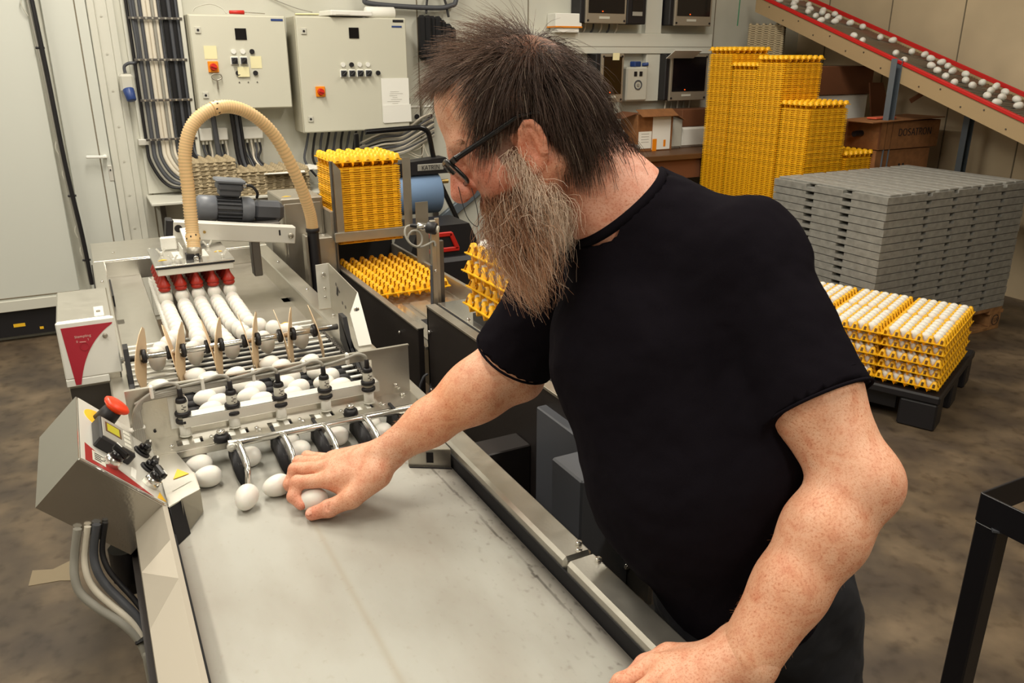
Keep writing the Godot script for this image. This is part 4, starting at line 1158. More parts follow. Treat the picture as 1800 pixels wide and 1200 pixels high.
	var path := curve([V(0.284, 0.985, -2.79), V(0.29, 1.06, -2.82), V(0.296, 1.17, -2.84), V(0.303, 1.3, -2.85), V(0.345, 1.392, -2.86), V(0.43, 1.435, -2.88), V(0.522, 1.415, -2.9), V(0.61, 1.33, -2.93), V(0.68, 1.18, -2.96), V(0.722, 1.05, -2.99), V(0.73, 0.975, -3.0)], 24)
	var rad := []
	var cols := []
	for i in path.size():
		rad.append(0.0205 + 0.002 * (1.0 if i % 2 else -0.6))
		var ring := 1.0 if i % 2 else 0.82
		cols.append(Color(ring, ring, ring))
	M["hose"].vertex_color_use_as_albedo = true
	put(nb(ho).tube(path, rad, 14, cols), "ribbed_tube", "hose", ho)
	for e in [0.055, 0.475]:
		var i := int(e * path.size())
		var t: Vector3 = (path[i + 1] - path[i]).normalized()
		var pr := put(nb(ho).cyl(path[i], path[i] + t * 0.02, 0.0232, -1, 14), "print_band", "hose", ho)
		for k in 9:
			var fr := t.cross(Vector3.UP if absf(t.y) < 0.8 else Vector3.RIGHT).normalized().rotated(t, 0.7 * k)
			put(nb(pr).bar(path[i] + t * (0.003 + 0.005 * (k % 3)) + fr * 0.0232, path[i] + t * (0.009 + 0.005 * (k % 3)) + fr * 0.0232, 0.004, 0.001, fr), "print", "ink", pr)
	put(nb(ho).cyl(V(0.283, 0.974, -2.786), V(0.286, 0.998, -2.795), 0.0235, -1, 16, 0.001), "hose_clamp", "steel_dull", ho)
	put(nb(ho).cyl(V(0.73, 0.985, -3.0), V(0.73, 0.97, -3.0), 0.0255, -1, 16, 0.002), "hose_clamp", "black", ho)
	solo(nb().cyl(V(0.73, 0.97, -3.0), V(0.74, 0.35, -3.0), 0.0215, -1, 16), "air_pipe", "black", "upright black pipe under the hose's right end", "pipe")
	solo(nb().span(V(0.695, 0.35, -3.03), V(0.705, 0.96, -2.98), 0.002), "pipe_bracket", "steel_dull", "narrow upright steel strip beside the black pipe", "bracket")

func red_white_box() -> void:
	var o := thing("switch_cabinet", "steel box with a red and white front on the machine's left rail", "cabinet", V(-0.05, 0.55, -2.3))
	put(nb(o).span(V(-0.115, 0.55, -2.46), V(0.008, 0.985, -2.165), 0.003), "body", "steel", o)
	put(nb(o).span(V(-0.112, 0.6, -2.166), V(-0.01, 0.81, -2.162)), "lower_panel", "steel_dark", o)
	var f := nb(o)
	f.span(V(-0.117, 0.838, -2.166), V(0.012, 0.985, -2.152), 0.003)
	f.span(V(-0.117, 0.818, -2.166), V(-0.02, 0.838, -2.152), 0.002)
	var p := put(f, "front_panel", "white", o)
	var pts := PackedVector2Array([V2(-0.107, 0.972), V2(0.007, 0.972)])
	for i in 13:
		var t := i / 12.0
		pts.push_back(V2(0.005, 0.968).lerp(V2(-0.062, 0.928), t).lerp(V2(-0.062, 0.928).lerp(V2(-0.085, 0.822), t), t))
	pts.push_back(V2(-0.097, 0.822))
	var red := nb(p)
	red.at(V(0, 0, -2.1518))
	red.prism(pts, 0, 0.0006)
	put(red, "red_field", "red_panel", p, "red field with curved edge")
	var tx := words(o, "Stempling", 0.006, "ink_pale", Transform3D(Basis(), V(-0.063, 0.946, -2.1508) - o.position), "lettering", "Droid Sans", 0.0004)
	tx.scale = V(1, 1, 1)
	words(o, "0", 0.0055, "ink_pale", Transform3D(Basis(), V(-0.077, 0.934, -2.1508) - o.position), "lettering", "Droid Sans", 0.0004)
	words(o, "1", 0.0055, "ink_pale", Transform3D(Basis(), V(-0.052, 0.936, -2.1508) - o.position), "lettering", "Droid Sans", 0.0004)
	put(nb(o).bar(V(-0.072, 0.932, -2.151), V(-0.058, 0.931, -2.151), 0.0012, 0.0006, Vector3.BACK), "mark_line", "ink_pale", o)
	put(nb(o).lathe(V(-0.063, 0.92, -2.1512), Vector3.BACK, [V2(0.0105, 0), V2(0.0105, 0.0012), V2(0.009, 0.0012), V2(0.009, 0)], 20), "embossed_ring", "red_panel", o)
	put(nb(o).cyl(V(-0.014, 0.94, -2.153), V(-0.014, 0.94, -2.146), 0.006, -1, 14, 0.001).cyl(V(-0.014, 0.94, -2.146), V(-0.014, 0.94, -2.1445), 0.003, -1, 6), "lock", "steel_dull", o)
	put(nb(o).span(V(-0.03, 0.985, -2.26), V(-0.008, 0.987, -2.17)), "lid_tab", "alu", o)
	put(nb(o).cyl(V(-0.02, 0.987, -2.21), V(-0.02, 0.99, -2.21), 0.005, -1, 10), "screw", "steel_dull", o)

func knob_switch(p: Node3D, at: Vector3, nrm: Vector3, up: Vector3, ring: bool) -> void:
	put(nb(p).cyl(at, at + nrm * 0.006, 0.0175, -1, 18, 0.001) if not ring else nb(p).cyl(at, at + nrm * 0.017, 0.0165, 0.0155, 20, 0.0015), "switch_base", "black" if not ring else "steel_shiny", p)
	var q := at + nrm * (0.006 if not ring else 0.016)
	put(nb(p).cyl(q, q + nrm * 0.012, 0.0135, 0.012, 16, 0.001).bar(q + nrm * 0.015 - up * 0.0165, q + nrm * 0.015 + up * 0.0165, 0.013, 0.013, nrm, 0.003), "switch_handle", "black_gloss", p)
	put(nb(p).bar(q + nrm * 0.0218 + up * 0.004, q + nrm * 0.0218 + up * 0.0163, 0.003, 0.001, nrm), "pointer", "white", p)

func control_box() -> void:
	# a box whose cross-section stands on its corner; the button panel faces up and right
	var a := V(-0.083, 0.948, -1.436)
	var e1 := V(0.129, -0.134, 0)
	var e2 := V(0, 0, -0.302)
	var e3 := V(-0.077, -0.074, 0)
	var o := thing("control_box", "tilted stainless control box with an emergency stop over the left rail", "control box", a + e3 + e1)
	var b := nb(o)
	for f in [[a, e1, e2, Vector3(1, 1, 0)], [a, e1, e3, Vector3.BACK], [a, e2, e3, Vector3(-1, 1, 0)], [a + e3, e1, e2, Vector3(-1, -1, 0)], [a + e1, e2, e3, Vector3(1, -1, 0)], [a + e2, e1, e3, Vector3.FORWARD]]:
		b.quad(f[0], f[0] + f[1], f[0] + f[1] + f[2], f[0] + f[2], f[3])
	put(b, "housing", "steel_mirror", o)
	var u := e1.normalized()      # down the panel
	var w := V(0, 0, -1)          # away from the camera
	var n := V(0.72, 0.694, 0).normalized()
	var at := func(s: float, t: float) -> Vector3: return a + u * s + w * t + n * 0.001
	var fr := nb(o)
	plate(fr, [at.call(0.004, 0.006), at.call(0.18, 0.006), at.call(0.18, 0.296), at.call(0.004, 0.296)], n * 0.0012)
	var p := put(fr, "button_panel", "alu", o)
	put(nb(o).bar(a + n * 0.0, a + e1, 0.006, 0.004, n, 0.001), "front_edge", "steel_shiny", o)
	# red print field along the lower front corner
	put(plate(nb(p), [at.call(0.012, 0.008) + n * 0.0014, at.call(0.15, 0.008) + n * 0.0014, at.call(0.04, 0.062) + n * 0.0014, at.call(0.012, 0.082) + n * 0.0014], n * 0.0005), "red_print", "red_dark", p)
	put(plate(nb(p), [at.call(0.026, 0.022) + n * 0.002, at.call(0.052, 0.02) + n * 0.002, at.call(0.052, 0.062) + n * 0.002, at.call(0.026, 0.064) + n * 0.002], n * 0.0005), "white_sticker", "grey_pale", p)
	for k in 4:
		put(plate(nb(p), [at.call(0.03, 0.056 - 0.008 * k) + n * 0.0027, at.call(0.047 - 0.004 * (k % 2), 0.056 - 0.008 * k) + n * 0.0027, at.call(0.047 - 0.004 * (k % 2), 0.053 - 0.008 * k) + n * 0.0027, at.call(0.03, 0.053 - 0.008 * k) + n * 0.0027], n * 0.0003), "print", "ink", p)
	for k in 6:
		put(plate(nb(p), [at.call(0.156, 0.09 + 0.022 * k) + n * 0.0014, at.call(0.17 - 0.005 * (k % 2), 0.09 + 0.022 * k) + n * 0.0014, at.call(0.17 - 0.005 * (k % 2), 0.087 + 0.022 * k) + n * 0.0014, at.call(0.156, 0.087 + 0.022 * k) + n * 0.0014], n * 0.0003), "print", "grey_cable", p)
	put(plate(nb(p), [at.call(0.105, 0.045) + n * 0.0014, at.call(0.115, 0.04) + n * 0.0014, at.call(0.12, 0.085) + n * 0.0014, at.call(0.11, 0.09) + n * 0.0014], n * 0.0004), "white_sticker", "white", p)
	put(plate(nb(p), [at.call(0.158, 0.012) + n * 0.0014, at.call(0.178, 0.014) + n * 0.0014, at.call(0.166, 0.042) + n * 0.0014], n * 0.0004), "warning_mark", "yellow_mark", p)
	# emergency stop: yellow ring, black neck, red mushroom
	var es: Vector3 = at.call(0.055, 0.235)
	put(nb(p).cyl(es, es + n * 0.0022, 0.04, -1, 24), "stop_ring", "yellow_mark", p, "yellow ring round the emergency stop")
	put(nb(p).cyl(es, es + n * 0.036, 0.021, 0.018, 20, 0.002), "stop_neck", "black", p)
	put(nb(p).lathe(es + n * 0.034, n, [V2(0.0, 0), V2(0.017, 0.0), V2(0.019, 0.003), V2(0.024, 0.005), V2(0.027, 0.009), V2(0.027, 0.013), V2(0.022, 0.0165), V2(0.0, 0.0185)], 24), "stop_button", "red_button", p, "red mushroom emergency stop")
	# counter display
	var ds: Vector3 = at.call(0.066, 0.14)
	var dm := put(nb(p).at(ds + n * 0.012, Basis(u, n, u.cross(n))).box(Vector3.ZERO, V(0.075, 0.024, 0.105), 0.003), "counter", "black", o)
	put(nb(dm).at(ds + n * 0.0245, Basis(u, n, u.cross(n))).box(V(0, 0, 0), V(0.066, 0.002, 0.09), 0.0006), "counter_face", "grey_cable", dm)
	put(nb(dm).at(ds + n * 0.0258 - u * 0.01 + w * 0.006, Basis(u, n, u.cross(n))).box(V(0, 0, 0), V(0.026, 0.001, 0.036)), "counter_screen", "lcd", dm)
	put(nb(dm).at(ds + n * 0.0256 - u * 0.01 + w * 0.006, Basis(u, n, u.cross(n))).box(V(0, 0, 0), V(0.034, 0.0008, 0.046)), "counter_bezel", "bench", dm)
	for k in 4:
		put(nb(dm).at(ds + n * 0.0258 + u * 0.02 + w * (0.03 - 0.02 * k), Basis(u, n, u.cross(n))).box(V(0, 0, 0), V(0.014, 0.0012, 0.014), 0.0004), "key", "grey_pale", dm)
	knob_switch(p, at.call(0.062, 0.046), n, (u * 0.8 - w * 0.6).normalized() * -1.0, true)
	knob_switch(p, at.call(0.14, 0.19), n, (u * 0.2 + w).normalized(), false)
	knob_switch(p, at.call(0.15, 0.125), n, (u * 0.2 + w).normalized(), false)
	knob_switch(p, at.call(0.146, 0.055), n, (u * 0.5 - w).normalized(), true)
	put(nb(o).cyl(a + e1 + e3 + V(-0.01, -0.004, -0.04), a + e1 + e3 + V(-0.01, -0.07, -0.04), 0.028, -1, 12), "cable_boot", "black", o)
	put(nb(o).span(a + e1 + e3 + V(-0.02, -0.1, -0.09), a + e1 + e3 + V(0.03, -0.01, -0.02), 0.004), "bracket_arm", "black", o)
	for e in [[0.0075, 0.0, "grey_cable", "thick grey cable, outermost of those looping under the control box"], [0.006, 0.016, "cable_white", "white cable looping under the control box"], [0.0075, 0.03, "grey_dark", "dark grey cable looping under the control box"], [0.005, 0.044, "black", "thin black cable looping under the control box"]]:
		var k: float = e[1]
		cable([V(-0.105 + k, 0.82, -1.43), V(-0.118 + k, 0.77, -1.425), V(-0.123 + k * 1.2, 0.738, -1.412), V(-0.118 + k * 1.4, 0.71, -1.4), V(-0.096 + k * 1.3, 0.683, -1.383), V(-0.063 + k * 0.9, 0.655, -1.36), V(-0.042 + k * 0.5, 0.628, -1.34), V(-0.034 + k * 0.3, 0.6, -1.325), V(-0.032 + k * 0.3, 0.56, -1.31), V(-0.032 + k * 0.3, 0.1, -1.3)], e[0], e[2], e[3], "cables under the control box")
	solo(nb().at(V(-0.03, 0.63, -1.34), Basis(Vector3.BACK, 0.3)).box(Vector3.ZERO, V(0.036, 0.006, 0.024), 0.002), "cable_tie", "black", "black tie holding the cables to the left rail's side", "cable tie")
	solo(nb().box(V(-0.02, 0.615, -1.32), V(0.016, 0.022, 0.02), 0.003), "cable_clip", "white", "white cable clip under the left rail", "clip")

# ---------------------------------------------------------------- eggs
var egg_mesh: ArrayMesh

func make_egg() -> void:
	var b := B.new()
	var prof := []
	for i in 15:
		var t := PI * i / 14.0
		var y := -0.0285 * cos(t)
		prof.append(V2(0.0218 * sin(t) * (1.0 - 0.13 * cos(t) * -1.0 * -1.0 + 0.0) * (1.0 + 0.07 * cos(t) * cos(t)), y))
	prof[0].x = 0.0
	prof[14].x = 0.0
	b.lathe(Vector3.ZERO, Vector3.UP, prof, 22)
	egg_mesh = b.mesh()

func egg(p: Vector3, axis: Vector3, label: String, group: String, size := 1.0) -> MeshInstance3D:
	return copy_of(egg_mesh, "egg", "egg", Transform3D(along(axis, rng.randf() * TAU).scaled(Vector3.ONE * size), p), label, "egg", group)

func belt_eggs() -> void:
	make_egg()
	var y := 0.775
	egg(V(0.181, y + 0.0235, -1.44), V(0.45, 0.25, -0.85), "white egg alone on the belt, nearest of those left of the man's fingers", "")
	egg(V(0.243, y + 0.0218, -1.462), V(1, 0.05, -0.15), "white egg on the belt touching the man's knuckles", "")
	egg(V(0.127, y + 0.0218, -1.563), V(1, 0.0, -0.1), "white egg at the belt's left side against the folded infeed plate", "")
	egg(V(0.292, y + 0.0225, -1.374), V(0.9, 0.1, 0.35), "white egg held under the man's hand between finger and thumb", "")
	egg(V(0.118, y + 0.022, -1.62), V(1, 0.1, 0.1), "white egg in the leftmost lane, behind the egg at the folded plate", "")
	egg(V(0.112, y + 0.024, -1.665), V(1, 0.0, 0.3), "white egg deepest in the leftmost lane under the slotted plate", "")
	egg(V(0.215, y + 0.0218, -1.612), V(1, 0.05, 0.1), "white egg behind the first bent tube of the lanes", "")
	egg(V(0.316, y + 0.0218, -1.592), V(1, 0.0, -0.05), "white egg between the second and third bent tubes, near the fist", "")
	egg(V(0.306, y + 0.022, -1.65), V(1, 0.0, 0.3), "white egg deep in the middle lane under the polished rod", "")
	egg(V(0.408, y + 0.0218, -1.622), V(1, 0.0, 0.2), "white egg between the third and fourth bent tubes", "")
	egg(V(0.398, y + 0.022, -1.672), V(1, 0.0, -0.2), "white egg deep in the fourth lane under the polished rod", "")
	egg(V(0.502, y + 0.0218, -1.592), V(1, 0.1, -0.3), "white egg in the rightmost lane beside the man's forearm", "")
	egg(V(0.492, y + 0.022, -1.645), V(1, 0.0, 0.2), "white egg deep in the rightmost lane behind the forearm", "")

func machine_eggs() -> void:
	var lanes := ["leftmost", "second", "middle", "fourth", "rightmost"]
	for k in 5:
		for j in 10:  # lying on the rods, zigzag, between sheet and shaft
			var z := -1.76 - 0.041 * j
			var x := 0.098 + 0.0955 * k + (0.012 if (j + k) % 2 else -0.012) + rng.randf_range(-0.004, 0.004)
			if j == 9 and k % 2 == 0:
				continue
			egg(V(x, 0.8035, z), V(1, rng.randf_range(-0.08, 0.08), rng.randf_range(-0.35, 0.35)), "white egg lying on the rods, %s from the sensor sheet in the %s lane" % [nth(j), lanes[k]], "eggs lying in the %s lane" % lanes[k], rng.randf_range(0.94, 1.03))
		for j in 20:  # upright from the shaft to the suction head
			var z := -2.215 - 0.0415 * j
			if z > -2.74:
				var t := smoothstep(-2.24, -2.44, z)
				var x := lerpf(0.098 + 0.0955 * k, 0.175 + 0.05 * k, t)
				if k in [1, 3] and j in [2, 3]:
					x += 0.012 * (1 if k == 1 else -1)
				egg(V(x, 0.829, z), V(rng.randf_range(-0.1, 0.1), 1, rng.randf_range(-0.12, 0.12)), "upright white egg, %s behind the blade shaft in the %s row" % [nth(j), lanes[k]], "upright eggs in the %s row" % lanes[k], rng.randf_range(0.95, 1.02))
		for j in 6:
			egg(V(0.175 + 0.05 * k, 0.851, -2.745 - 0.05 * j), V(0, 1, 0), "white egg under the %s red cup from the front in the %s file" % [nth(j), lanes[k]], "eggs under the red suction cups", 0.97)
	# ratchet strips with pointed teeth beside the upright rows
	var o := thing("egg_transport_strip", "pale saw-toothed strip along the left side of the upright eggs", "strip", V(0.15, 0.8, -2.6))
	for j in 26:
		put(nb(o).box(V(0.15 - 0.0 * j, 0.838 - 0.0012 * j, -3.0 + 0.023 * j), V(0.004, 0.03, 0.019), 0.001).cyl(V(0.15, 0.85 - 0.0012 * j, -3.0 + 0.023 * j), V(0.146, 0.866 - 0.0012 * j, -3.0 + 0.023 * j), 0.008, 0.0015, 6), "tooth", "white", o)

# ---------------------------------------------------------------- egg trays
var tray_full: ArrayMesh
var tray_solid: ArrayMesh
var tray_rim: ArrayMesh

func tray_height(x: float, z: float, p: float) -> float:  # 0 in the cups, 1 on the posts
	return 0.25 * (1.0 + cos(TAU * x / p)) * (1.0 + cos(TAU * z / p))

func make_trays() -> void:
	tray_full = tray_shape(true)
	tray_solid = tray_shape(false)
	make_rim()

const TP := 0.0465  # cup to cup

func tray_shape(open: bool) -> ArrayMesh:
	var p := TP
	var nx := 6
	var nz := 5
	var s := 8
	var b := B.new()
	var H := 0.053
	var ext := 3
	var X := nx * p
	var Z := nz * p
	var f := func(i: int, j: int) -> Vector3:
		var x := i * p / s
		var z := j * p / s
		var h: float = tray_height(x, z, p)
		var saddle := maxf(h, 0.0)
		return V(x - X * 0.5, 0.004 + H * (minf(pow(saddle, 0.42), 0.88) if open else minf(pow(saddle, 0.38), 0.8)), z - Z * 0.5)
	for i in range(-ext, nx * s + ext):
		for j in range(-ext, nz * s + ext):
			var cx := (i + 0.5) / s
			var cz := (j + 0.5) / s
			var h: float = tray_height(cx * p, cz * p, p)
			var fx: float = absf(cx - roundf(cx))
			var fz: float = absf(cz - roundf(cz))
			if open and h > 0.26 and h < 0.5 and (fx < 0.08 or fz < 0.08):
				continue  # window in the post's flank
			if fx > 0.4 and fz > 0.4 and open:
				continue  # hole in the cup's bottom
			var a: Vector3 = f.call(i, j)
			var c: Vector3 = f.call(i + 1, j)
			var d: Vector3 = f.call(i + 1, j + 1)
			var e: Vector3 = f.call(i, j + 1)
			b.quad(a, c, d, e, Vector3.UP)
			var dn := V(0, -0.0018, 0)
			b.quad(a + dn, c + dn, d + dn, e + dn, Vector3.DOWN)
	for i in nx:
		for j in nz:
			b.lathe(V((i + 0.5) * p - X * 0.5, -0.004, (j + 0.5) * p - Z * 0.5), Vector3.UP, [V2(0.007, 0), V2(0.011, 0.008)], 7)
	var rx := X * 0.5 + ext * p / s
	var rz := Z * 0.5 + ext * p / s
	for sg in [-1, 1]:
		b.bar(V(-rx - 0.003, 0.022, sg * rz), V(rx + 0.003, 0.022, sg * rz), 0.007, 0.0035)
		b.bar(V(sg * rx, 0.022, -rz), V(sg * rx, 0.022, rz), 0.007, 0.0035)
	return b.mesh()

func make_rim() -> void:
	var p := 0.05
	var nx := 6
	var nz := 5
	var X := nx * p
	var Z := nz * p
	# nested tray: only its rim and its ribbed skirt can be seen
	var b := B.new()
	b.bar(V(-X * 0.5, 0.003, Z * 0.5), V(X * 0.5, 0.003, Z * 0.5), 0.008, 0.006)
	b.bar(V(-X * 0.5, 0.003, -Z * 0.5), V(X * 0.5, 0.003, -Z * 0.5), 0.008, 0.006)
	b.bar(V(-X * 0.5, 0.003, -Z * 0.5), V(-X * 0.5, 0.003, Z * 0.5), 0.008, 0.006)
	b.bar(V(X * 0.5, 0.003, -Z * 0.5), V(X * 0.5, 0.003, Z * 0.5), 0.008, 0.006)
	b.box(V(0, 0.006, 0), V(X - 0.012, 0.012, Z - 0.012))
	for i in nx:
		for sg in [-1, 1]:
			b.box(V((i + 0.5) * p - X * 0.5, 0.006, sg * (Z * 0.5 - 0.002)), V(0.02, 0.011, 0.006))
	for j in nz:
		for sg in [-1, 1]:
			b.box(V(sg * (X * 0.5 - 0.002), 0.006, (j + 0.5) * p - Z * 0.5), V(0.006, 0.011, 0.02))
	tray_rim = b.mesh()

func tray_stack(base: Vector3, y0: float, y1: float, pitch: float, turn: float, label: String, group: String, scale := Vector3.ONE) -> void:
	var k := 0
	var y := y1
	var rows := int((y1 - y0) / pitch)
	for i in rows + 1:
		var t := Transform3D(Basis(Vector3.UP, turn + 0.006 * sin(i * 2.7)).scaled_local(scale * V(1, pitch / 0.0125 if i < rows else 1.0, 1)), V(base.x + 0.0012 * sin(i * 1.3), y0 + i * pitch, base.z + 0.0012 * cos(i * 1.9)))
		copy_of(tray_solid if i == rows else tray_rim, "yellow", "egg_tray", t, ("topmost %s" if i == rows else nth(rows - i) + " %s down") % label, "egg tray", group)

func denester() -> void:
	make_trays()
	var o := thing("tray_feeder", "dark steel tray feeder beside the packing machine", "machine", V(1.03, 0, -3.0))
	# long trough the trays slide along
	put(nb(o).span(V(0.88, 0.2, -3.6), V(0.9, 0.762, -2.33), 0.002), "left_wall", "dark_panel", o)
	put(nb(o).span(V(0.878, 0.757, -3.6), V(0.902, 0.764, -2.33), 0.001), "wall_edge", "steel_dull", o)
	put(nb(o).span(V(1.225, 0.2, -3.6), V(1.24, 0.765, -2.32), 0.002), "right_wall", "steel_dull", o)
	put(nb(o).span(V(0.9, 0.69, -3.6), V(1.225, 0.7, -2.32), 0.001), "slide_bed", "steel_dull", o)
	for k in 3:
		put(nb(o).span(V(0.92 + 0.1 * k, 0.7, -2.78 + 0.0 * k), V(0.99 + 0.1 * k, 0.712, -2.35), 0.002), "slide_strip", "steel_shiny" if k != 1 else "steel", o)
	put(nb(o).span(V(0.98, 0.712, -2.56), V(1.22, 0.713, -2.49)), "dark_gap", "black_matt", o)
	put(nb(o).span(V(0.9, 0.7, -3.57), V(1.23, 0.9, -3.55)), "back_plate", "black_matt", o)
	bolt_at(o, V(0.879, 0.7, -2.5), Vector3.LEFT, 0.006)
	bolt_at(o, V(0.879, 0.56, -2.62), Vector3.LEFT, 0.006)
	bolt_at(o, V(0.879, 0.6, -2.45), Vector3.LEFT, 0.004)
	# magazine frame round the yellow stack
	put(nb(o).span(V(0.765, 0.3, -3.28), V(0.872, 0.9, -3.2), 0.003), "side_box", "steel_dull", o)
	put(nb(o).span(V(0.868, 0.7, -3.215), V(0.876, 1.2, -3.19), 0.001), "corner_post", "steel_dark", o)
	put(plate(nb(o), [V(0.876, 0.88, -3.19), V(0.905, 0.88, -3.19), V(0.905, 1.165, -3.19), V(0.876, 1.2, -3.19)], V(0, 0, 0.003)), "corner_post", "steel_dull", o)
	put(plate(nb(o), [V(1.165, 0.88, -3.19), V(1.2, 0.88, -3.19), V(1.2, 1.2, -3.19), V(1.165, 1.2, -3.19)], V(0, 0, 0.003)), "corner_post", "steel_dull", o)
	put(plate(nb(o), [V(1.2, 0.45, -3.15), V(1.255, 0.45, -3.15), V(1.255, 1.02, -3.15), V(1.2, 1.02, -3.15)], V(0, 0, 0.004)), "front_post", "steel_dull", o)
	put(nb(o).span(V(0.862, 0.878, -3.19), V(1.215, 0.917, -3.178), 0.002), "cross_bar", "steel", o)
	put(nb(o).span(V(0.855, 0.3, -3.52), V(0.87, 1.0, -3.2)), "side_plate", "steel_dull", o)
	bolt_at(o, V(0.83, 0.9, -3.24), Vector3.UP, 0.009)
	tray_stack(V(1.025, 0, -3.345), 0.862, 1.172, 0.0088, 0.0, "yellow tray in the feeder's upright magazine", "yellow trays in the magazine", V(0.9, 1, 1.05))
	copy_of(tray_full, "yellow", "egg_tray", Transform3D(Basis.from_scale(V(0.94, 1, 0.98)), V(1.058, 0.722, -2.95)), "empty yellow tray with open cups sliding out under the magazine", "egg tray")
	copy_of(tray_full, "yellow", "egg_tray", Transform3D(Basis.from_scale(V(0.94, 1, 0.98)), V(1.058, 0.722, -3.215)), "empty yellow tray still half under the magazine's cross bar", "egg tray")
	# post with a light barrier
	var ps := thing("sensor_post", "tall flat steel post with a round sensor at its top", "post", V(0.98, 0.45, -2.33))
	put(nb(ps).span(V(0.935, 0.47, -2.342), V(0.953, 1.11, -2.325), 0.002).span(V(0.953, 0.47, -2.342), V(0.968, 1.115, -2.338), 0.001), "post", "steel_dull", ps)
	put(nb(ps).span(V(0.968, 0.52, -2.36), V(0.985, 1.04, -2.345), 0.002), "back_strip", "steel_dark", ps)
	put(nb(ps).cyl(V(0.95, 1.085, -2.315), V(0.925, 1.09, -2.335), 0.019, -1, 18, 0.003), "sensor_ring", "black", ps)
	put(nb(ps).cyl(V(0.955, 1.084, -2.312), V(0.95, 1.085, -2.316), 0.011, -1, 14), "sensor_eye", "grey_pale", ps)
	put(nb(ps).cyl(V(0.926, 1.09, -2.335), V(0.9, 1.093, -2.35), 0.0115, -1, 14, 0.001), "sensor_body", "steel_shiny", ps)
	put(nb(ps).cyl(V(0.9, 1.093, -2.35), V(0.88, 1.095, -2.36), 0.007, 0.005, 10), "plug", "black", ps)
	bolt_at(ps, V(0.945, 0.95, -2.325), Vector3.BACK, 0.004)
	var loop := [V(0.882, 1.095, -2.36), V(0.866, 1.09, -2.36), V(0.858, 1.07, -2.35), V(0.868, 1.045, -2.34), V(0.89, 1.032, -2.335), V(0.905, 1.04, -2.335), V(0.91, 1.06, -2.34), V(0.9, 1.078, -2.345), V(0.88, 1.078, -2.35), V(0.866, 1.058, -2.35), V(0.876, 1.037, -2.345), V(0.9, 1.027, -2.34), V(0.925, 1.036, -2.33), V(0.942, 1.045, -2.322), V(0.946, 1.03, -2.32)]
	cable(loop, 0.0036, "grey_cable", "grey sensor cable coiled in a loop left of the steel post")
	cable([V(0.93, 0.97, -2.32), V(0.928, 0.8, -2.32), V(0.932, 0.7, -2.315), V(0.935, 0.64, -2.31), V(0.915, 0.6, -2.3), V(0.9, 0.55, -2.3), V(0.88, 0.53, -2.3), V(0.87, 0.56, -2.31), V(0.885, 0.6, -2.31), V(0.9, 0.61, -2.31)], 0.0042, "grey_dark", "dark cable running down the steel post and curling at its foot")
	# stacker with the filled trays
	var st := thing("tray_stacker", "dark panelled stacker table carrying the filled egg trays", "machine", V(1.08, 0, -2.0))
	put(nb(st).span(V(0.905, 0.35, -2.31), V(0.915, 0.842, -1.4), 0.001), "side_panel", "dark_panel", st)
	put(nb(st).span(V(0.903, 0.838, -2.31), V(0.935, 0.846, -1.4), 0.001), "panel_edge", "steel_dull", st)
	put(nb(st).span(V(0.905, 0.35, -2.31), V(1.3, 0.84, -2.3), 0.001), "back_panel", "dark_panel", st)
	put(nb(st).span(V(0.94, 0.84, -2.3), V(1.3, 0.85, -1.4), 0.001), "top_plate", "steel_shiny", st)
	put(nb(st).span(V(0.935, 0.836, -2.28), V(0.942, 0.847, -1.5)), "gap", "black_matt", st)
	put(nb(st).span(V(0.965, 0.85, -2.09), V(0.985, 0.872, -1.45), 0.001), "lift_bar", "black", st)
	bolt_at(st, V(0.955, 0.85, -2.1), Vector3.UP, 0.006)
	bolt_at(st, V(0.953, 0.85, -1.86), Vector3.UP, 0.006)
	for e in [0.76, 0.56]:
		bolt_at(st, V(0.905, e, -2.29), Vector3.LEFT, 0.007)
	put(nb(st).span(V(0.88, 0.1, -1.55), V(1.2, 0.8, -1.28), 0.003), "drive_cover", "grey_dark", st)
	put(nb(st).span(V(0.7, 0.42, -1.7), V(0.905, 0.66, -1.62), 0.003), "bridge_plate", "dark_panel", st)
	filled_stack()
	gearbox_cover()
	paper_dispenser()

func filled_stack() -> void:
	var base := V(1.075, 0, -1.93)
	var dy := 0.05
	for k in 4:
		var y := 0.9 + dy * k
		var lab: String = ["lowest", "second", "third", "topmost"][k]
		var kx := 0.006 * (1 if k % 2 else -1)
		copy_of(tray_full, "yellow", "egg_tray", Transform3D(Basis(Vector3.UP, PI / 2 + 0.01 * k), base + V(kx, y - 0.012, 0)), "%s filled yellow tray in the stack beside the beard" % lab, "egg tray", "filled trays beside the beard")
		for i in 5:
			for j in 6:
				if k < 3 and i > 0 and j > 0:
					continue
				egg(base + V(kx + (i - 2) * TP, y + 0.021, (j - 2.5) * TP), V(0.02, 1, 0.02), "white egg in the %s tray beside the beard, row %s, %s along" % [lab, ordinals[i], ordinals[j]], "eggs in the %s tray beside the beard" % lab, 1.02)

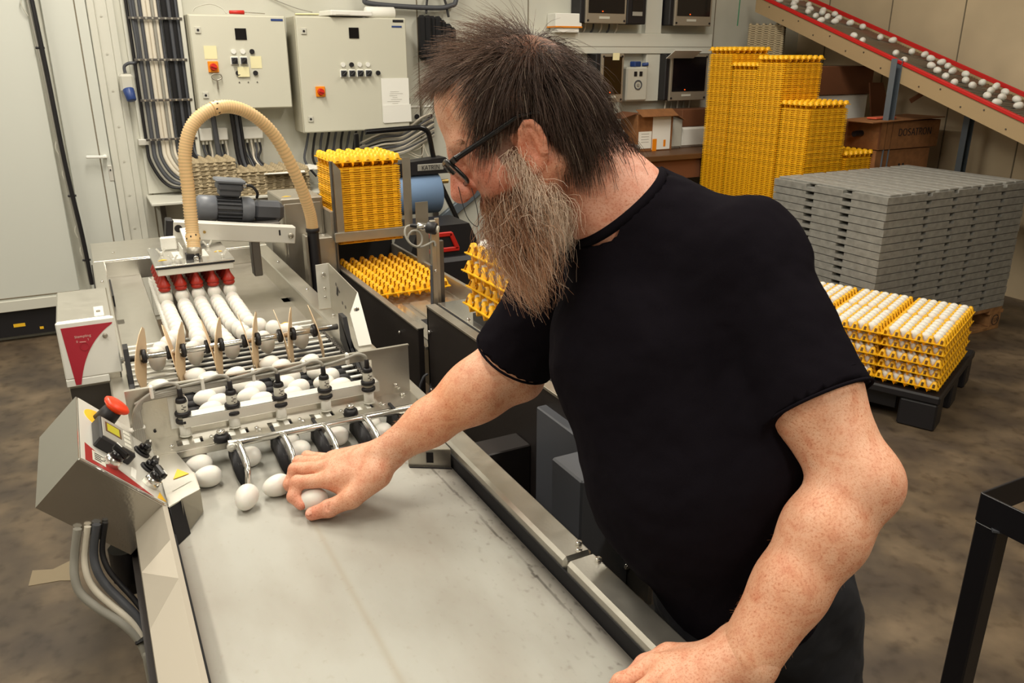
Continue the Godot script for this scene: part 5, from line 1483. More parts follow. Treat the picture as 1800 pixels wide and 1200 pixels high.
func gearbox_cover() -> void:
	# grey folded cover seen under the man's right arm
	var o := thing("drive_housing", "grey steel housing with bolts between the arm and the shirt", "housing", V(0.95, 0.3, -1.25))
	put(nb(o).span(V(0.8, 0.46, -1.34), V(0.93, 0.78, -1.22), 0.004), "side_plate", "grey_dark", o)
	put(nb(o).span(V(0.93, 0.48, -1.3), V(1.12, 0.72, -1.14), 0.006), "cover", "steel_dark", o)
	put(nb(o).at(V(1.0, 0.735, -1.2), Basis(Vector3.BACK, -0.1)).box(Vector3.ZERO, V(0.16, 0.03, 0.12), 0.01), "top_lip", "steel_shiny", o)
	for e in [0.7, 0.62, 0.54]:
		bolt_at(o, V(0.925, e, -1.219), Vector3.BACK, 0.009)
	put(nb(o).span(V(0.72, 0.44, -1.36), V(1.05, 0.465, -1.2), 0.003), "base_plate", "steel_dull", o)
	put(nb(o).tube(curve([V(0.9, 0.78, -1.215), V(0.93, 0.75, -1.21), V(0.94, 0.7, -1.2), V(0.945, 0.64, -1.2)], 5), 0.006, 8), "edge_trim", "black", o)

func paper_dispenser() -> void:
	# black tube stand with a blue paper roll, in front of the far wall
	var o := thing("paper_dispenser", "black tubular stand with a blue paper roll behind the sensor post", "dispenser", V(1.8, 0, -4.2))
	var z := -4.2
	put(nb(o).tube(curve([V(1.34, 1.215, z), V(1.6, 1.225, z), V(1.655, 1.222, z), V(1.69, 1.2, z), V(1.703, 1.15, z), V(1.715, 1.08, z), V(1.735, 1.0, z)], 5), 0.014, 10), "handle_tube", "black_gloss", o)
	put(nb(o).bar(V(1.75, 0.93, z), V(1.93, 0.5, z + 0.05), 0.024, 0.024, Vector3.BACK, 0.004), "leg", "black_gloss", o)
	put(nb(o).bar(V(1.32, 1.2, z - 0.1), V(1.32, 0.1, z - 0.1), 0.024, 0.024, Vector3.BACK, 0.004), "leg", "black_gloss", o)
	put(nb(o).bar(V(1.93, 0.5, z + 0.05), V(2.03, 0.1, z + 0.05), 0.024, 0.024, Vector3.BACK, 0.004), "leg", "black_gloss", o)
	put(nb(o).span(V(1.28, 0.08, z - 0.3), V(2.1, 0.12, z + 0.06), 0.008), "base", "black", o)
	var h := put(nb(o).prism(PackedVector2Array([V2(1.42, 0.985), V2(1.78, 0.985), V2(1.8, 0.995), V2(1.79, 1.04), V2(1.76, 1.07), V2(1.44, 1.045), V2(1.42, 1.02)]), z - 0.03, z + 0.07), "tear_bar", "black", o)
	h.position = V(0, 0, 0)
	put(nb(o).span(V(1.595, 1.005, z + 0.07), V(1.745, 1.04, z + 0.075), 0.002), "name_plate", "grey_cable", o)
	words(o, "KATRIN", 0.024, "ink", Transform3D(Basis(), V(1.67, 1.022, z + 0.076) - o.position), "lettering", "Droid Sans", 0.001)
	var r := thing("paper_roll", "big blue paper roll hanging in the black tubular stand", "paper roll", V(1.59, 0.76, z))
	put(nb(r).lathe(V(1.42, 0.875, z), Vector3.RIGHT, [V2(0, 0), V2(0.03, 0.0), V2(0.108, 0.0), V2(0.112, 0.004), V2(0.112, 0.306), V2(0.108, 0.31), V2(0.03, 0.31), V2(0, 0.3)], 36), "roll", "paper_blue", r)
	put(nb(r).cyl(V(1.39, 0.93, z), V(1.8, 0.93, z), 0.012, -1, 12), "axle", "brass", r)
	# tool boxes below
	var t := thing("tool_case", "black tool case with a red handle behind the filled trays", "tool case", V(1.62, 0, -3.9))
	put(nb(t).span(V(1.4, 0.4, -4.05), V(1.78, 0.62, -3.7), 0.02), "case", "black", t)
	put(nb(t).prism(PackedVector2Array([V2(1.38, 0.61), V2(1.8, 0.61), V2(1.72, 0.78), V2(1.44, 0.78)]), -4.0, -3.75), "lid", "black", t)
	put(nb(t).bar(V(1.46, 0.655, -3.745), V(1.66, 0.655, -3.745), 0.012, 0.024, Vector3.UP, 0.004).bar(V(1.46, 0.735, -3.745), V(1.62, 0.735, -3.745), 0.012, 0.024, Vector3.UP, 0.004).bar(V(1.467, 0.655, -3.745), V(1.467, 0.74, -3.745), 0.024, 0.012, Vector3.BACK, 0.004).bar(V(1.65, 0.655, -3.745), V(1.612, 0.74, -3.745), 0.024, 0.012, Vector3.BACK, 0.004), "red_handle", "red", t, "red plastic handle frame")
	put(nb(t).bar(V(1.45, 0.56, -3.695), V(1.62, 0.5, -3.695), 0.01, 0.016, Vector3.UP), "red_strip", "red_dark", t)
	put(nb(t).span(V(1.35, 0, -4.1), V(1.85, 0.4, -3.66), 0.004), "stand", "dark_panel", t)
	put(nb(t).cyl(V(1.86, 0.43, -3.66), V(1.86, 0.52, -3.66), 0.02, -1, 12), "gland", "brass", t)
	solo(nb().bar(V(2.0, 0.3, -5.37), V(2.62, 0.72, -5.37), 0.07, 0.04, Vector3.BACK, 0.004), "cable_channel", "zinc", "slanted grey channel on the wall behind the black tubular stand", "cable channel")
	o = thing("grey_bin", "dark grey container in the shade behind the beard", "container", V(2.85, 0, -4.5))
	put(nb(o).span(V(2.56, 0, -4.8), V(3.2, 1.05, -4.3), 0.02), "body", "steel_dark", o)

# ---------------------------------------------------------------- the right side of the room
func right_side() -> void:
	var group := "yellow trays in the tall stacks"
	var names := ["farthest and tallest yellow tray stack", "second yellow stack from the far end", "third yellow stack from the far end", "nearest and lower yellow tray stack"]
	var zs := [-4.67, -4.42, -4.18, -3.925]
	var tops := [1.6, 1.5, 1.545, 1.27]
	var pal := thing("stack_pallet", "pallet under the tall yellow tray stacks", "pallet", V(4.28, 0, -4.35))
	for x in [4.05, 4.28, 4.5]:
		put(nb(pal).span(V(x - 0.05, 0, -4.95), V(x + 0.05, 0.1, -3.72)), "bearer", "wood", pal)
	for k in 7:
		put(nb(pal).span(V(4.0, 0.1, -4.93 + 0.175 * k), V(4.8, 0.125, -4.79 + 0.175 * k)), "board", "wood", pal)
	for k in 4:
		var y: float = tops[k]
		var cut := 0.86
		tray_stack(V(4.29, 0, zs[k]), y - 0.0125 * int((y - cut) / 0.0125), y, 0.0125, 0.0, "yellow tray in the " + names[k], group, V(1.12, 1, 0.96))
		lower_stack(V(4.29, 0, zs[k]), 0.13, y - 0.0125 * int((y - cut) / 0.0125), k)
	tray_stack(V(4.635, 0, -3.92), 0.86, 0.96, 0.0125, 0.0, "yellow tray in the short stack by the cardboard box", "yellow trays in the short stack")
	lower_stack(V(4.635, 0, -3.92), 0.13, 0.86, 4)
	crates()
	egg_pallet()
	egg_conveyor()
	right_clutter()
	trestle()

func lower_stack(base: Vector3, y0: float, y1: float, k: int) -> void:
	var mm := MultiMesh.new()
	mm.transform_format = MultiMesh.TRANSFORM_3D
	mm.mesh = tray_rim
	var n := int((y1 - y0) / 0.0125)
	mm.instance_count = n
	for i in n:
		mm.set_instance_transform(i, Transform3D(Basis(), V(base.x, y1 - (i + 1) * 0.0125, base.z)).scaled_local(V(1.12, 1, 0.96)))
	var o := MultiMeshInstance3D.new()
	o.multimesh = mm
	o.material_override = M["yellow"]
	o.name = numbered("egg_tray_pile")
	add_child(o)
	tag(o, ["lower half of the farthest yellow tray stack behind the crates", "lower half of the second yellow stack behind the crates", "lower half of the third yellow stack behind the crates", "lower half of the nearest yellow stack behind the crates", "lower half of the short yellow stack behind the crates"][k], "egg trays", "", "stuff")

func crates() -> void:
	var x0 := 3.67
	var x1 := 4.87
	var z0 := -3.6
	var z1 := -2.8
	var b := B.new()  # one divider sheet, 0.042 high, base at 0
	var h := 0.0405
	var sx := 1.2
	var sz := 0.8
	b.box(V(0, h * 0.46, 0), V(sx - 0.14, h * 0.9, sz - 0.14))
	for s in [-1, 1]:
		# rim pieces leave dark hand slots between them
		var segs: Array = [[-0.6, -0.29], [-0.25, -0.07], [-0.03, 0.135], [0.175, 0.36], [0.4, 0.6]]
		for e in segs:
			b.span(V(e[0], h * 0.5, s * 0.4 - (0.07 if s > 0 else 0.0)), V(e[1], h * 0.93, s * 0.4 + (0.07 if s < 0 else 0.0)))
		b.span(V(-0.6, 0, s * 0.4 - (0.07 if s > 0 else 0.0)), V(0.6, h * 0.5, s * 0.4 + (0.07 if s < 0 else 0.0)))
		segs = [[-0.33, -0.15], [-0.09, 0.11], [0.17, 0.33]]
		for e in segs:
			b.span(V(s * 0.6 - (0.07 if s > 0 else 0.0), h * 0.5, e[0]), V(s * 0.6 + (0.07 if s < 0 else 0.0), h * 0.93, e[1]))
		b.span(V(s * 0.6 - (0.07 if s > 0 else 0.0), 0, -0.33), V(s * 0.6 + (0.07 if s < 0 else 0.0), h * 0.5, 0.33))
	var mesh := b.mesh()
	var n := 18
	for k in n - 1:
		copy_of(mesh, "crate", "divider_sheet", Transform3D(Basis(Vector3.UP, 0.0012 * sin(k * 2.1)), V(4.27 + 0.0016 * sin(k * 1.7), 0.145 + 0.042 * k, -3.2 + 0.0016 * cos(k * 2.9))), "grey divider sheet, %s from the top of the square stack" % nth(n - 1 - k), "divider sheet", "grey divider sheets")
	var o := thing("divider_sheet", "topmost grey divider sheet of the square stack, with long ribs", "divider sheet", V(4.27, 0.145 + 0.042 * (n - 1), -3.2), "grey divider sheets")
	part_of(o, mesh, "crate", "sheet")
	for k in 6:
		for j in 2:
			var bb := B.new()
			var x := -0.575 + 0.195 * k + 0.088 * j
			bb.span(V(x, h * 0.9, -0.39), V(x + 0.078, h * 0.9 + 0.013, 0.39), 0.003)
			for i in 9:
				bb.box(V(x + 0.04, h * 0.9 + 0.009, -0.34 + 0.085 * i), V(0.05, 0.003, 0.012))
			part_of(o, bb.mesh(), "crate", "rib")
	var pal := thing("wooden_pallet", "wooden pallet with a burnt-in mark under the grey sheets", "pallet", V(4.27, 0, -3.2))
	for x in [3.72, 4.27, 4.82]:
		for z in [-2.87, -3.2, -3.53]:
			var blk := put(nb(pal).span(V(x - 0.05, 0.022, z - 0.07), V(x + 0.05, 0.1, z + 0.07), 0.003), "block", "wood", pal)
			if x > 4.8 and z > -2.9:
				var mk := nb(blk)
				mk.lathe(V(x, 0.062, z + 0.0705), Vector3.BACK, [V2(0.034, 0), V2(0.034, 0.001), V2(0.029, 0.001), V2(0.029, 0)], 22)
				put(mk, "burnt_ring", "ink", blk)
	words(pal, "EUR", 0.026, "ink", Transform3D(Basis(), V(4.82, 0.062, -2.799) - pal.position), "burnt_letters")
	for z in [-2.85, -3.2, -3.55]:
		put(nb(pal).span(V(3.67, 0, z - 0.05), V(4.87, 0.022, z + 0.05), 0.002), "bottom_board", "wood", pal)
	for k in 5:
		put(nb(pal).span(V(3.67, 0.122, -3.6 + 0.165 * k), V(4.87, 0.144, -3.46 + 0.165 * k), 0.002), "top_board", "wood", pal)
	for x in [3.72, 4.27, 4.82]:
		put(nb(pal).span(V(x - 0.07, 0.1, -3.6), V(x + 0.07, 0.122, -2.8), 0.002), "stringer_board", "wood", pal)

func egg_pallet() -> void:
	var c := V(3.195, 0, -2.023)            # near corner on the floor
	var u := V(0.914, 0, -0.405)            # to the right and back
	var v := V(-0.405, 0, -0.914)           # to the left and back
	var bas := Basis(u, Vector3.UP, u.cross(Vector3.UP))
	var o := thing("plastic_pallet", "black plastic pallet under the yellow trays of eggs", "pallet", c)
	o.basis = bas
	for i in 3:
		for j in 3:
			var b := B.new()
			b.span(V(0.0 + 0.32 * i, 0, -0.16 - 0.44 * j), V(0.13 + 0.32 * i, 0.13, -0.0 - 0.44 * j), 0.008)
			part_of(o, b.mesh(), "black", "foot")
	var d := B.new()
	d.span(V(-0.005, 0.13, -1.05), V(0.78, 0.17, 0.005), 0.008)
	part_of(o, d.mesh(), "black", "deck")
	d = B.new()
	d.span(V(0.05, 0.05, -0.9), V(0.06, 0.125, -0.18), 0.004)
	part_of(o, d.mesh(), "black", "side_recess")
	var made := 0
	var mm_list := []
	for layer in 5:
		var y := 0.178 + 0.0515 * layer
		var jog := 0.006 * (1 if layer % 2 else -1)
		for j in 3:
			for i in 2:
				var ctr := c + u * (0.17 + 0.318 * i + jog) + v * (0.15 + 0.275 * j) + V(0, y, 0)
				var lab := "yellow tray of eggs, %s layer, %s stack on the black pallet" % [["bottom", "second", "middle", "fourth", "top"][layer], ["nearest front", "nearest back", "middle front", "middle back", "farthest front", "farthest back"][j * 2 + i]]
				copy_of(tray_full, "yellow", "egg_tray", Transform3D(bas, ctr), lab, "egg tray", "trays on the black pallet")
				for a in 6:
					for e in 5:
						var side: bool = (i == 0 and a == 0) or (j == 0 and e == 0)
						if layer < 4 and not side:
							continue
						var p := ctr + u * ((a - 2.5) * TP) + v * ((e - 2) * TP) + V(0, 0.031, 0)
						if layer == 4 and j == 0:
							egg(p, V(0, 1, 0), "white egg on the black pallet's nearest top trays, row %s, %s along" % [ordinals[e], ordinals[i * 6 + a]], "eggs on the black pallet")
							made += 1
						else:
							mm_list.append(Transform3D(Basis(), p))
	var mm := MultiMesh.new()
	mm.transform_format = MultiMesh.TRANSFORM_3D
	mm.mesh = egg_mesh
	mm.instance_count = mm_list.size()
	for k in mm_list.size():
		mm.set_instance_transform(k, mm_list[k])
	var mo := MultiMeshInstance3D.new()
	mo.multimesh = mm
	mo.material_override = M["egg"]
	mo.name = "pallet_eggs"
	add_child(mo)
	tag(mo, "rest of the white eggs filling the yellow trays on the black pallet", "eggs", "", "stuff")

func egg_conveyor() -> void:
	var xn := 4.85
	var xf := 5.35
	# the conveyor falls towards the camera along the right wall
	var sl := -0.352
	var yt := func(z: float) -> float: return 1.95 + (z + 4.94) * sl    # top of the near side
	var z0 := -5.15
	var z1 := -1.7
	var o := thing("egg_conveyor", "sloping conveyor with red edges carrying eggs along the right wall", "conveyor", V(5.0, 1.0, -3.2))
	var P := func(x: float, dy: float, z: float) -> Vector3: return V(x, yt.call(z) + dy, z)
	var zj := -3.75
	var b := nb(o)
	plate(b, [P.call(xn, 0.0, z0), P.call(xn, 0.0, z1), P.call(xn, -0.115, z1), P.call(xn, -0.115, z0)], V(0.012, 0, 0))
	put(b, "near_side", "card_tan", o)
	b = nb(o)
	plate(b, [P.call(xf, 0.0, z0), P.call(xf, 0.0, z1), P.call(xf, -0.115, z1), P.call(xf, -0.115, z0)], V(0.012, 0, 0))
	put(b, "far_side", "card_tan", o)
	for e in [[z0, zj - 0.004], [zj + 0.004, z1]]:
		put(nb(o).bar(P.call(xn + 0.005, 0.008, e[0]), P.call(xn + 0.005, 0.008, e[1]), 0.03, 0.024, Vector3.UP, 0.004), "red_edge", "red_belt", o)
	put(nb(o).bar(P.call(xf + 0.005, 0.01, z0), P.call(xf + 0.005, 0.01, z1), 0.014, 0.03, Vector3.UP, 0.004), "red_edge", "red_belt", o)
	put(nb(o).bar(P.call(5.1, -0.06, z0), P.call(5.1, -0.06, z1), 0.48, 0.01), "bed", "black_matt", o)
	for k in 165:
		var z := z0 + 0.02 + (z1 - z0 - 0.04) * k / 164.0
		var r := nb(o)
		r.bar(P.call(xn + 0.014, -0.02, z), P.call(xf, -0.02, z), 0.008, 0.006)
		put(r, "belt_rod", "steel_dull", o)
	for k in 22:
		var z := z0 + 0.15 + 0.155 * k
		put(nb(o).cyl(P.call(xn, -0.035 - 0.045 * (k % 2), z), P.call(xn, -0.035 - 0.045 * (k % 2), z) + V(-0.004, 0, 0), 0.005, -1, 8), "rivet", "steel_dark", o)
	# eggs: place along the belt (z) and across it (x)
	var spots := [[0.02, 0.25], [0.025, 0.6], [0.05, 0.4], [0.055, 0.75], [0.085, 0.2], [0.09, 0.55], [0.1, 0.8], [0.115, 0.35], [0.12, 0.65], [0.13, 0.9], [0.15, 0.3], [0.155, 0.55], [0.165, 0.75], [0.185, 0.2], [0.19, 0.5], [0.2, 0.8], [0.23, 0.9], [0.31, 0.75], [0.3, 0.2], [0.33, 0.9], [0.335, 0.15], [0.41, 0.75], [0.42, 0.3], [0.43, 0.9], [0.455, 0.85], [0.465, 0.15], [0.48, 0.9], [0.5, 0.5], [0.505, 0.85], [0.53, 0.4], [0.535, 0.7], [0.555, 0.85], [0.565, 0.3], [0.59, 0.55], [0.6, 0.2], [0.605, 0.8], [0.62, 0.45], [0.63, 0.9], [0.65, 0.6], [0.66, 0.85], [0.675, 0.3], [0.685, 0.55], [0.7, 0.75], [0.71, 0.2], [0.73, 0.5], [0.735, 0.85], [0.76, 0.7], [0.79, 0.6], [0.8, 0.85], [0.82, 0.4], [0.83, 0.75]]
	for i in spots.size():
		var z := lerpf(-5.1, -2.35, spots[i][0])
		var x := lerpf(xn + 0.035, xf - 0.03, spots[i][1])
		egg(V(x, yt.call(z) + 0.004, z), V(rng.randf_range(-1, 1), 0.1, rng.randf_range(-1, 1)), "%s white egg counted down from the sloping conveyor's upper end" % nth(i), "eggs on the sloping conveyor")
	# posts and brace
	for e in [[xn - 0.03, -3.79, 1.57, "steel blue upright post in front of the sloping conveyor's near side"], [xf + 0.04, -3.6, 1.42, "far upright post under the sloping conveyor"], [xf + 0.04, -2.3, 0.98, "post under the sloping conveyor near the picture's right edge"]]:
		var p := thing("support_post", e[3], "post", V(e[0], 0, e[1]))
		put(nb(p).span(V(e[0] - 0.025, 0, e[1] - 0.004), V(e[0] + 0.03, e[2], e[1] + 0.0), 0.001), "web", "zinc", p)
		put(nb(p).span(V(e[0] - 0.03, 0, e[1] - 0.004), V(e[0] - 0.025, e[2], e[1] + 0.04), 0.001), "flange", "zinc", p)
		put(nb(p).span(V(e[0] + 0.025, 0, e[1] - 0.004), V(e[0] + 0.03, e[2], e[1] + 0.04), 0.001), "flange", "zinc", p)
		for k in 8:
			put(nb(p).box(V(e[0] + 0.002, e[2] - 0.04 - 0.06 * k, e[1] + 0.001), V(0.008, 0.024, 0.002)), "slot", "steel_dark", p)
	solo(nb().bar(V(4.98, 1.3, -3.75), V(5.12, 1.44, -3.62), 0.03, 0.012, Vector3.BACK), "brace", "card_dark", "slanted brown brace between the conveyor's posts", "brace")
	solo(nb().cyl(V(4.6, 2.2, -5.05), V(4.6, 1.8, -5.06), 0.004, -1, 6), "cord", "green", "thin green cord hanging at the conveyor's top end", "cord")

func right_clutter() -> void:
	# cardboard box with printed side, flap open
	var o := thing("printed_carton", "large brown cardboard box with dark lettering under the conveyor", "cardboard box", V(5.04, 0.6, -3.9))
	var x0 := 4.735
	var x1 := 5.335
	put(nb(o).span(V(x0, 0.99, -4.06), V(x1, 1.172, -3.75), 0.003), "upper_box", "card", o)
	put(nb(o).at(V(4.97, 1.182, -3.87), Basis(Vector3.BACK, 0.02)).box(Vector3.ZERO, V(0.72, 0.006, 0.3)), "lid_flap", "card", o)
	put(nb(o).span(V(x0 - 0.002, 1.0, -3.76), V(x0 + 0.002, 1.17, -3.749)), "corner_seam", "card_dark", o)
	words(o, "DOSATRON", 0.05, "ink", Transform3D(Basis(), V(5.08, 1.1, -3.748) - o.position), "lettering", "Droid Sans", 0.001)
	var lo := thing("lower_carton", "brown cardboard box under the box with dark lettering", "cardboard box", V(5.0, 0, -3.9))
	put(nb(lo).span(V(4.73, 0.6, -4.05), V(5.28, 0.985, -3.76), 0.003), "body", "card", lo)
	put(nb(lo).span(V(4.73, 0.0, -4.05), V(5.28, 0.6, -3.76), 0.003), "base_box", "card_dark", lo)
	for x in [4.98, 5.02]:
		put(nb(lo).box(V(x, 0.88, -3.759), V(0.016, 0.02, 0.002)), "print", "ink", lo)
	solo(nb().at(V(4.86, 1.19, -3.86)).box(Vector3.ZERO, V(0.2, 0.012, 0.08), 0.004), "red_tool", "red_tool", "flat red plastic part lying on the printed cardboard box", "plastic part")
	solo(nb().cyl(V(4.66, 1.09, -3.9), V(4.735, 1.09, -3.9), 0.02, -1, 10), "black_pipe", "black", "black pipe end sticking out left of the printed cardboard box", "pipe")
	solo(nb().cyl(V(5.335, 1.11, -3.95), V(5.6, 1.115, -4.1), 0.02, -1, 10), "grey_pipe", "grey_dark", "grey pipe between the printed box and the wall", "pipe")
	o = thing("white_carton", "white carton with a brown lid between the yellow stacks and posts", "carton", V(4.95, 0, -4.42))
	put(nb(o).span(V(4.72, 0.9, -4.6), V(5.3, 1.315, -4.36), 0.003), "body", "paper", o)
	put(nb(o).span(V(4.7, 1.318, -4.62), V(5.31, 1.515, -4.34), 0.003), "lid", "card_dark", o)
	put(nb(o).span(V(4.72, 0, -4.6), V(5.3, 0.9, -4.36), 0.003), "base_box", "card_dark", o)
	solo(plate(nb(), [V(5.25, 0.85, -4.2), V(5.42, 0.85, -4.1), V(5.3, 1.4, -4.25), V(5.22, 1.4, -4.3)], V(0.0, 0, 0.012)), "card_sheet", "card_dark", "brown cardboard piece leaning behind the steel blue post", "cardboard")

func trestle() -> void:
	# black steel stand cut off by the frame's right edge
	var o := thing("steel_stand", "black angle-steel stand cut off by the right edge", "stand", V(1.7, 0, -0.5))
	var a := V(1.418, 0.815, -0.78)      # its near left top corner
	var e1 := V(0, 0, 1)
	var e2 := V(1, 0, 0)
	var h := 0.06
	for s in [[a, a + e1 * 0.6], [a, a + e2 * 0.6], [a + e1 * 0.6, a + e1 * 0.6 + e2 * 0.6], [a + e2 * 0.6, a + e1 * 0.6 + e2 * 0.6]]:
		var lo: Vector3 = s[0]
		var hi: Vector3 = s[1]
		put(nb(o).bar(lo - V(0, h * 0.5, 0), hi - V(0, h * 0.5, 0), 0.005, h, Vector3.UP, 0.001), "frame_rail", "black_frame", o)
	put(nb(o).bar(a + e1 * 0.03 + V(0, -h, 0), a + e1 * 0.6 + e2 * 0.57 + V(0, -h, 0), 0.03, 0.004), "shelf_bar", "grey_dark", o)
	for q in [a + e1 * 0.022 + e2 * 0.02, a + e1 * 0.58 + e2 * 0.02, a + e1 * 0.02 + e2 * 0.58, a + e1 * 0.58 + e2 * 0.58]:
		put(nb(o).bar(q - V(0, h, 0), V(q.x, 0, q.z), 0.044, 0.044, e1, 0.003), "leg", "black_frame", o)

# ---------------------------------------------------------------- the man
class Field:  # a smooth union of round cones and ellipsoids, meshed as surface nets
	var kind := PackedInt32Array()
	var A := PackedVector3Array()
	var Bq := PackedVector3Array()
	var ra := PackedFloat32Array()
	var rb := PackedFloat32Array()
	var kk := PackedFloat32Array()
	var sgn := PackedFloat32Array()
	var inv := []
	var rad := PackedVector3Array()
	var cols := PackedColorArray()
	var noise: FastNoiseLite
	var amp := 0.0
	var shade: Callable
	func cone(a: Vector3, b: Vector3, r0: float, r1: float, k := 0.01, s := 1.0, c := Color.WHITE, cut := false) -> Field:
		kind.push_back(3 if cut else 0)
		A.push_back(a)
		Bq.push_back(b)
		ra.push_back(r0)
		rb.push_back(r1)
		kk.push_back(k)
		sgn.push_back(s)
		inv.append(null)
		rad.push_back(Vector3.ZERO)
		cols.push_back(c)
		return self
	func ball(o: Vector3, r: Vector3, k := 0.01, s := 1.0, basis := Basis(), c := Color.WHITE) -> Field:
		kind.push_back(1)
		A.push_back(o)
		Bq.push_back(o)
		ra.push_back(0)
		rb.push_back(0)
		kk.push_back(k)
		sgn.push_back(s)
		inv.append(basis.inverse())
		rad.push_back(r)
		cols.push_back(c)
		return self
	func one(i: int, p: Vector3) -> float:
		var t := kind[i]
		if t == 1:
			var q: Vector3 = inv[i] * (p - A[i])
			var r := rad[i]
			var g := q / r
			var k0 := g.length()
			if k0 < 1e-4:
				return -minf(r.x, minf(r.y, r.z))
			return k0 * (k0 - 1.0) / (g / r).length()
		var ab := Bq[i] - A[i]
		var h := clampf((p - A[i]).dot(ab) / ab.length_squared(), 0.0, 1.0)
		var d := p.distance_to(A[i] + ab * h) - lerpf(ra[i], rb[i], h)
		if t == 3:
			d = maxf(d, (p - Bq[i]).dot(ab.normalized()))
		return d
	func eval(p: Vector3, ids: PackedInt32Array) -> float:
		var d := 1.0
		for i in ids:
			var e := one(i, p)
			var k := kk[i]
			if sgn[i] > 0.0:
				var h := maxf(k - absf(d - e), 0.0) / k
				d = minf(d, e) - h * h * k * 0.25
			else:
				e = -e
				var h := maxf(k - absf(d - e), 0.0) / k
				d = maxf(d, e) + h * h * k * 0.25
		if noise:
			d += noise.get_noise_3dv(p) * amp
		return d
	func mesh_into(b: B, lo: Vector3, hi: Vector3, h: float) -> void:
		var n := 8
		var all := PackedInt32Array(range(kind.size()))
		var size := h * n
		var nb := ((hi - lo) / size).ceil()
		var half := size * 0.87
		var cell := {}
		var verts := PackedVector3Array()
		var norms := PackedVector3Array()
		var tint := PackedColorArray()
		var edges := []
		var m := n + 1
		var val := PackedFloat32Array()
		val.resize(m * m * m)
		for bx in int(nb.x):
			for by in int(nb.y):
				for bz in int(nb.z):
					var o := lo + Vector3(bx, by, bz) * size
					var mid := o + Vector3.ONE * size * 0.5
					var ids := PackedInt32Array()
					var dm := 1.0
					for i in all:
						var e := one(i, mid)
						if e < half + kk[i] + (0.06 if kind[i] == 1 else 0.012):
							ids.push_back(i)
							if sgn[i] > 0.0:
								dm = minf(dm, e)
					if ids.is_empty() or absf(dm) > half + 0.03 and dm > 0.0:
						continue
					var full := eval(mid, ids)
					if absf(full) > half * 1.6 + 0.02:
						continue
					var at := 0
					for x in m:
						for y in m:
							for z in m:
								val[at] = eval(o + Vector3(x, y, z) * h, ids)
								at += 1
					for x in n:
						for y in n:
							for z in n:
								var q := (x * m + y) * m + z
								var v0 := val[q]
								var s := PackedFloat32Array([v0, val[q + 1], val[q + m], val[q + m + 1], val[q + m * m], val[q + m * m + 1], val[q + m * m + m], val[q + m * m + m + 1]])
								var neg := 0
								for w in s:
									if w < 0.0:
										neg += 1
								var gx := bx * n + x
								var gy := by * n + y
								var gz := bz * n + z
								if (v0 < 0.0) != (s[4] < 0.0):
									edges.append([gx, gy, gz, 0, v0 < 0.0])
								if (v0 < 0.0) != (s[2] < 0.0):
									edges.append([gx, gy, gz, 1, v0 < 0.0])
								if (v0 < 0.0) != (s[1] < 0.0):
									edges.append([gx, gy, gz, 2, v0 < 0.0])
								if neg == 0 or neg == 8:
									continue
								var sum := Vector3.ZERO
								var cnt := 0
								for e in 12:
									var ax := e >> 2
									var u1 := (e & 1)
									var u2 := (e >> 1) & 1
									var i0 := 0
									var base := Vector3.ZERO
									if ax == 0:
										i0 = u1 * 2 + u2
										base = Vector3(0, u1, u2)
									elif ax == 1:
										i0 = u1 * 4 + u2
										base = Vector3(u1, 0, u2)
									else:
										i0 = u1 * 4 + u2 * 2
										base = Vector3(u1, u2, 0)
									var i1 := i0 + (4 if ax == 0 else (2 if ax == 1 else 1))
									var a0 := s[i0]
									var a1 := s[i1]
									if (a0 < 0.0) != (a1 < 0.0):
										base[ax] += a0 / (a0 - a1)
										sum += base
										cnt += 1
								var p := o + (Vector3(x, y, z) + sum / cnt) * h
								var ep := h * 0.5
								var g := Vector3(eval(p + Vector3(ep, 0, 0), ids) - eval(p - Vector3(ep, 0, 0), ids), eval(p + Vector3(0, ep, 0), ids) - eval(p - Vector3(0, ep, 0), ids), eval(p + Vector3(0, 0, ep), ids) - eval(p - Vector3(0, 0, ep), ids)).normalized()
								cell[(gx * 2048 + gy) * 2048 + gz] = verts.size()
								verts.push_back(p)
								norms.push_back(g)
								var c := Color(0, 0, 0, 0)
								var ws := 0.0
								for i in ids:
									if sgn[i] > 0.0:
										var w := exp(-maxf(one(i, p), 0.0) * 140.0)
										c += cols[i] * w
										ws += w
								c = c / maxf(ws, 1e-6)
								c.a = 1.0
								if shade:
									c = shade.call(p, c, g)
								tint.push_back(c)
		var keep := b.col
		for e in edges:
			var g: Array = e
			var c := []
			for k in 4:
				var x: int = g[0]
				var y: int = g[1]
				var z: int = g[2]
				var s1: int = [0, 1, 1, 0][k]
				var s2: int = [0, 0, 1, 1][k]
				if g[3] == 0:
					y -= s1
					z -= s2
				elif g[3] == 1:
					x -= s1
					z -= s2
				else:
					x -= s1
					y -= s2
				c.append(cell.get((x * 2048 + y) * 2048 + z, -1))
			if c.has(-1):
				continue
			for t in [[0, 1, 2], [0, 2, 3]]:
				var ia: int = c[t[0]]
				var ib: int = c[t[1]]
				var ic: int = c[t[2]]
				var pa := verts[ia]
				var pb := verts[ib]
				var pc := verts[ic]
				var ng := norms[ia] + norms[ib] + norms[ic]
				if (pb - pa).cross(pc - pa).dot(ng) > 0.0:
					var sw := ib
					ib = ic
					ic = sw
				for i in [ia, ib, ic]:
					b.col = tint[i]
					b.vert(verts[i], norms[i], Vector2.ZERO)
		b.col = keep

var HT: Transform3D    # head space: x to the viewer (his left), y up the head, z forward
var head: Field
var neck_world := V(0.72, 1.371, -1.006)

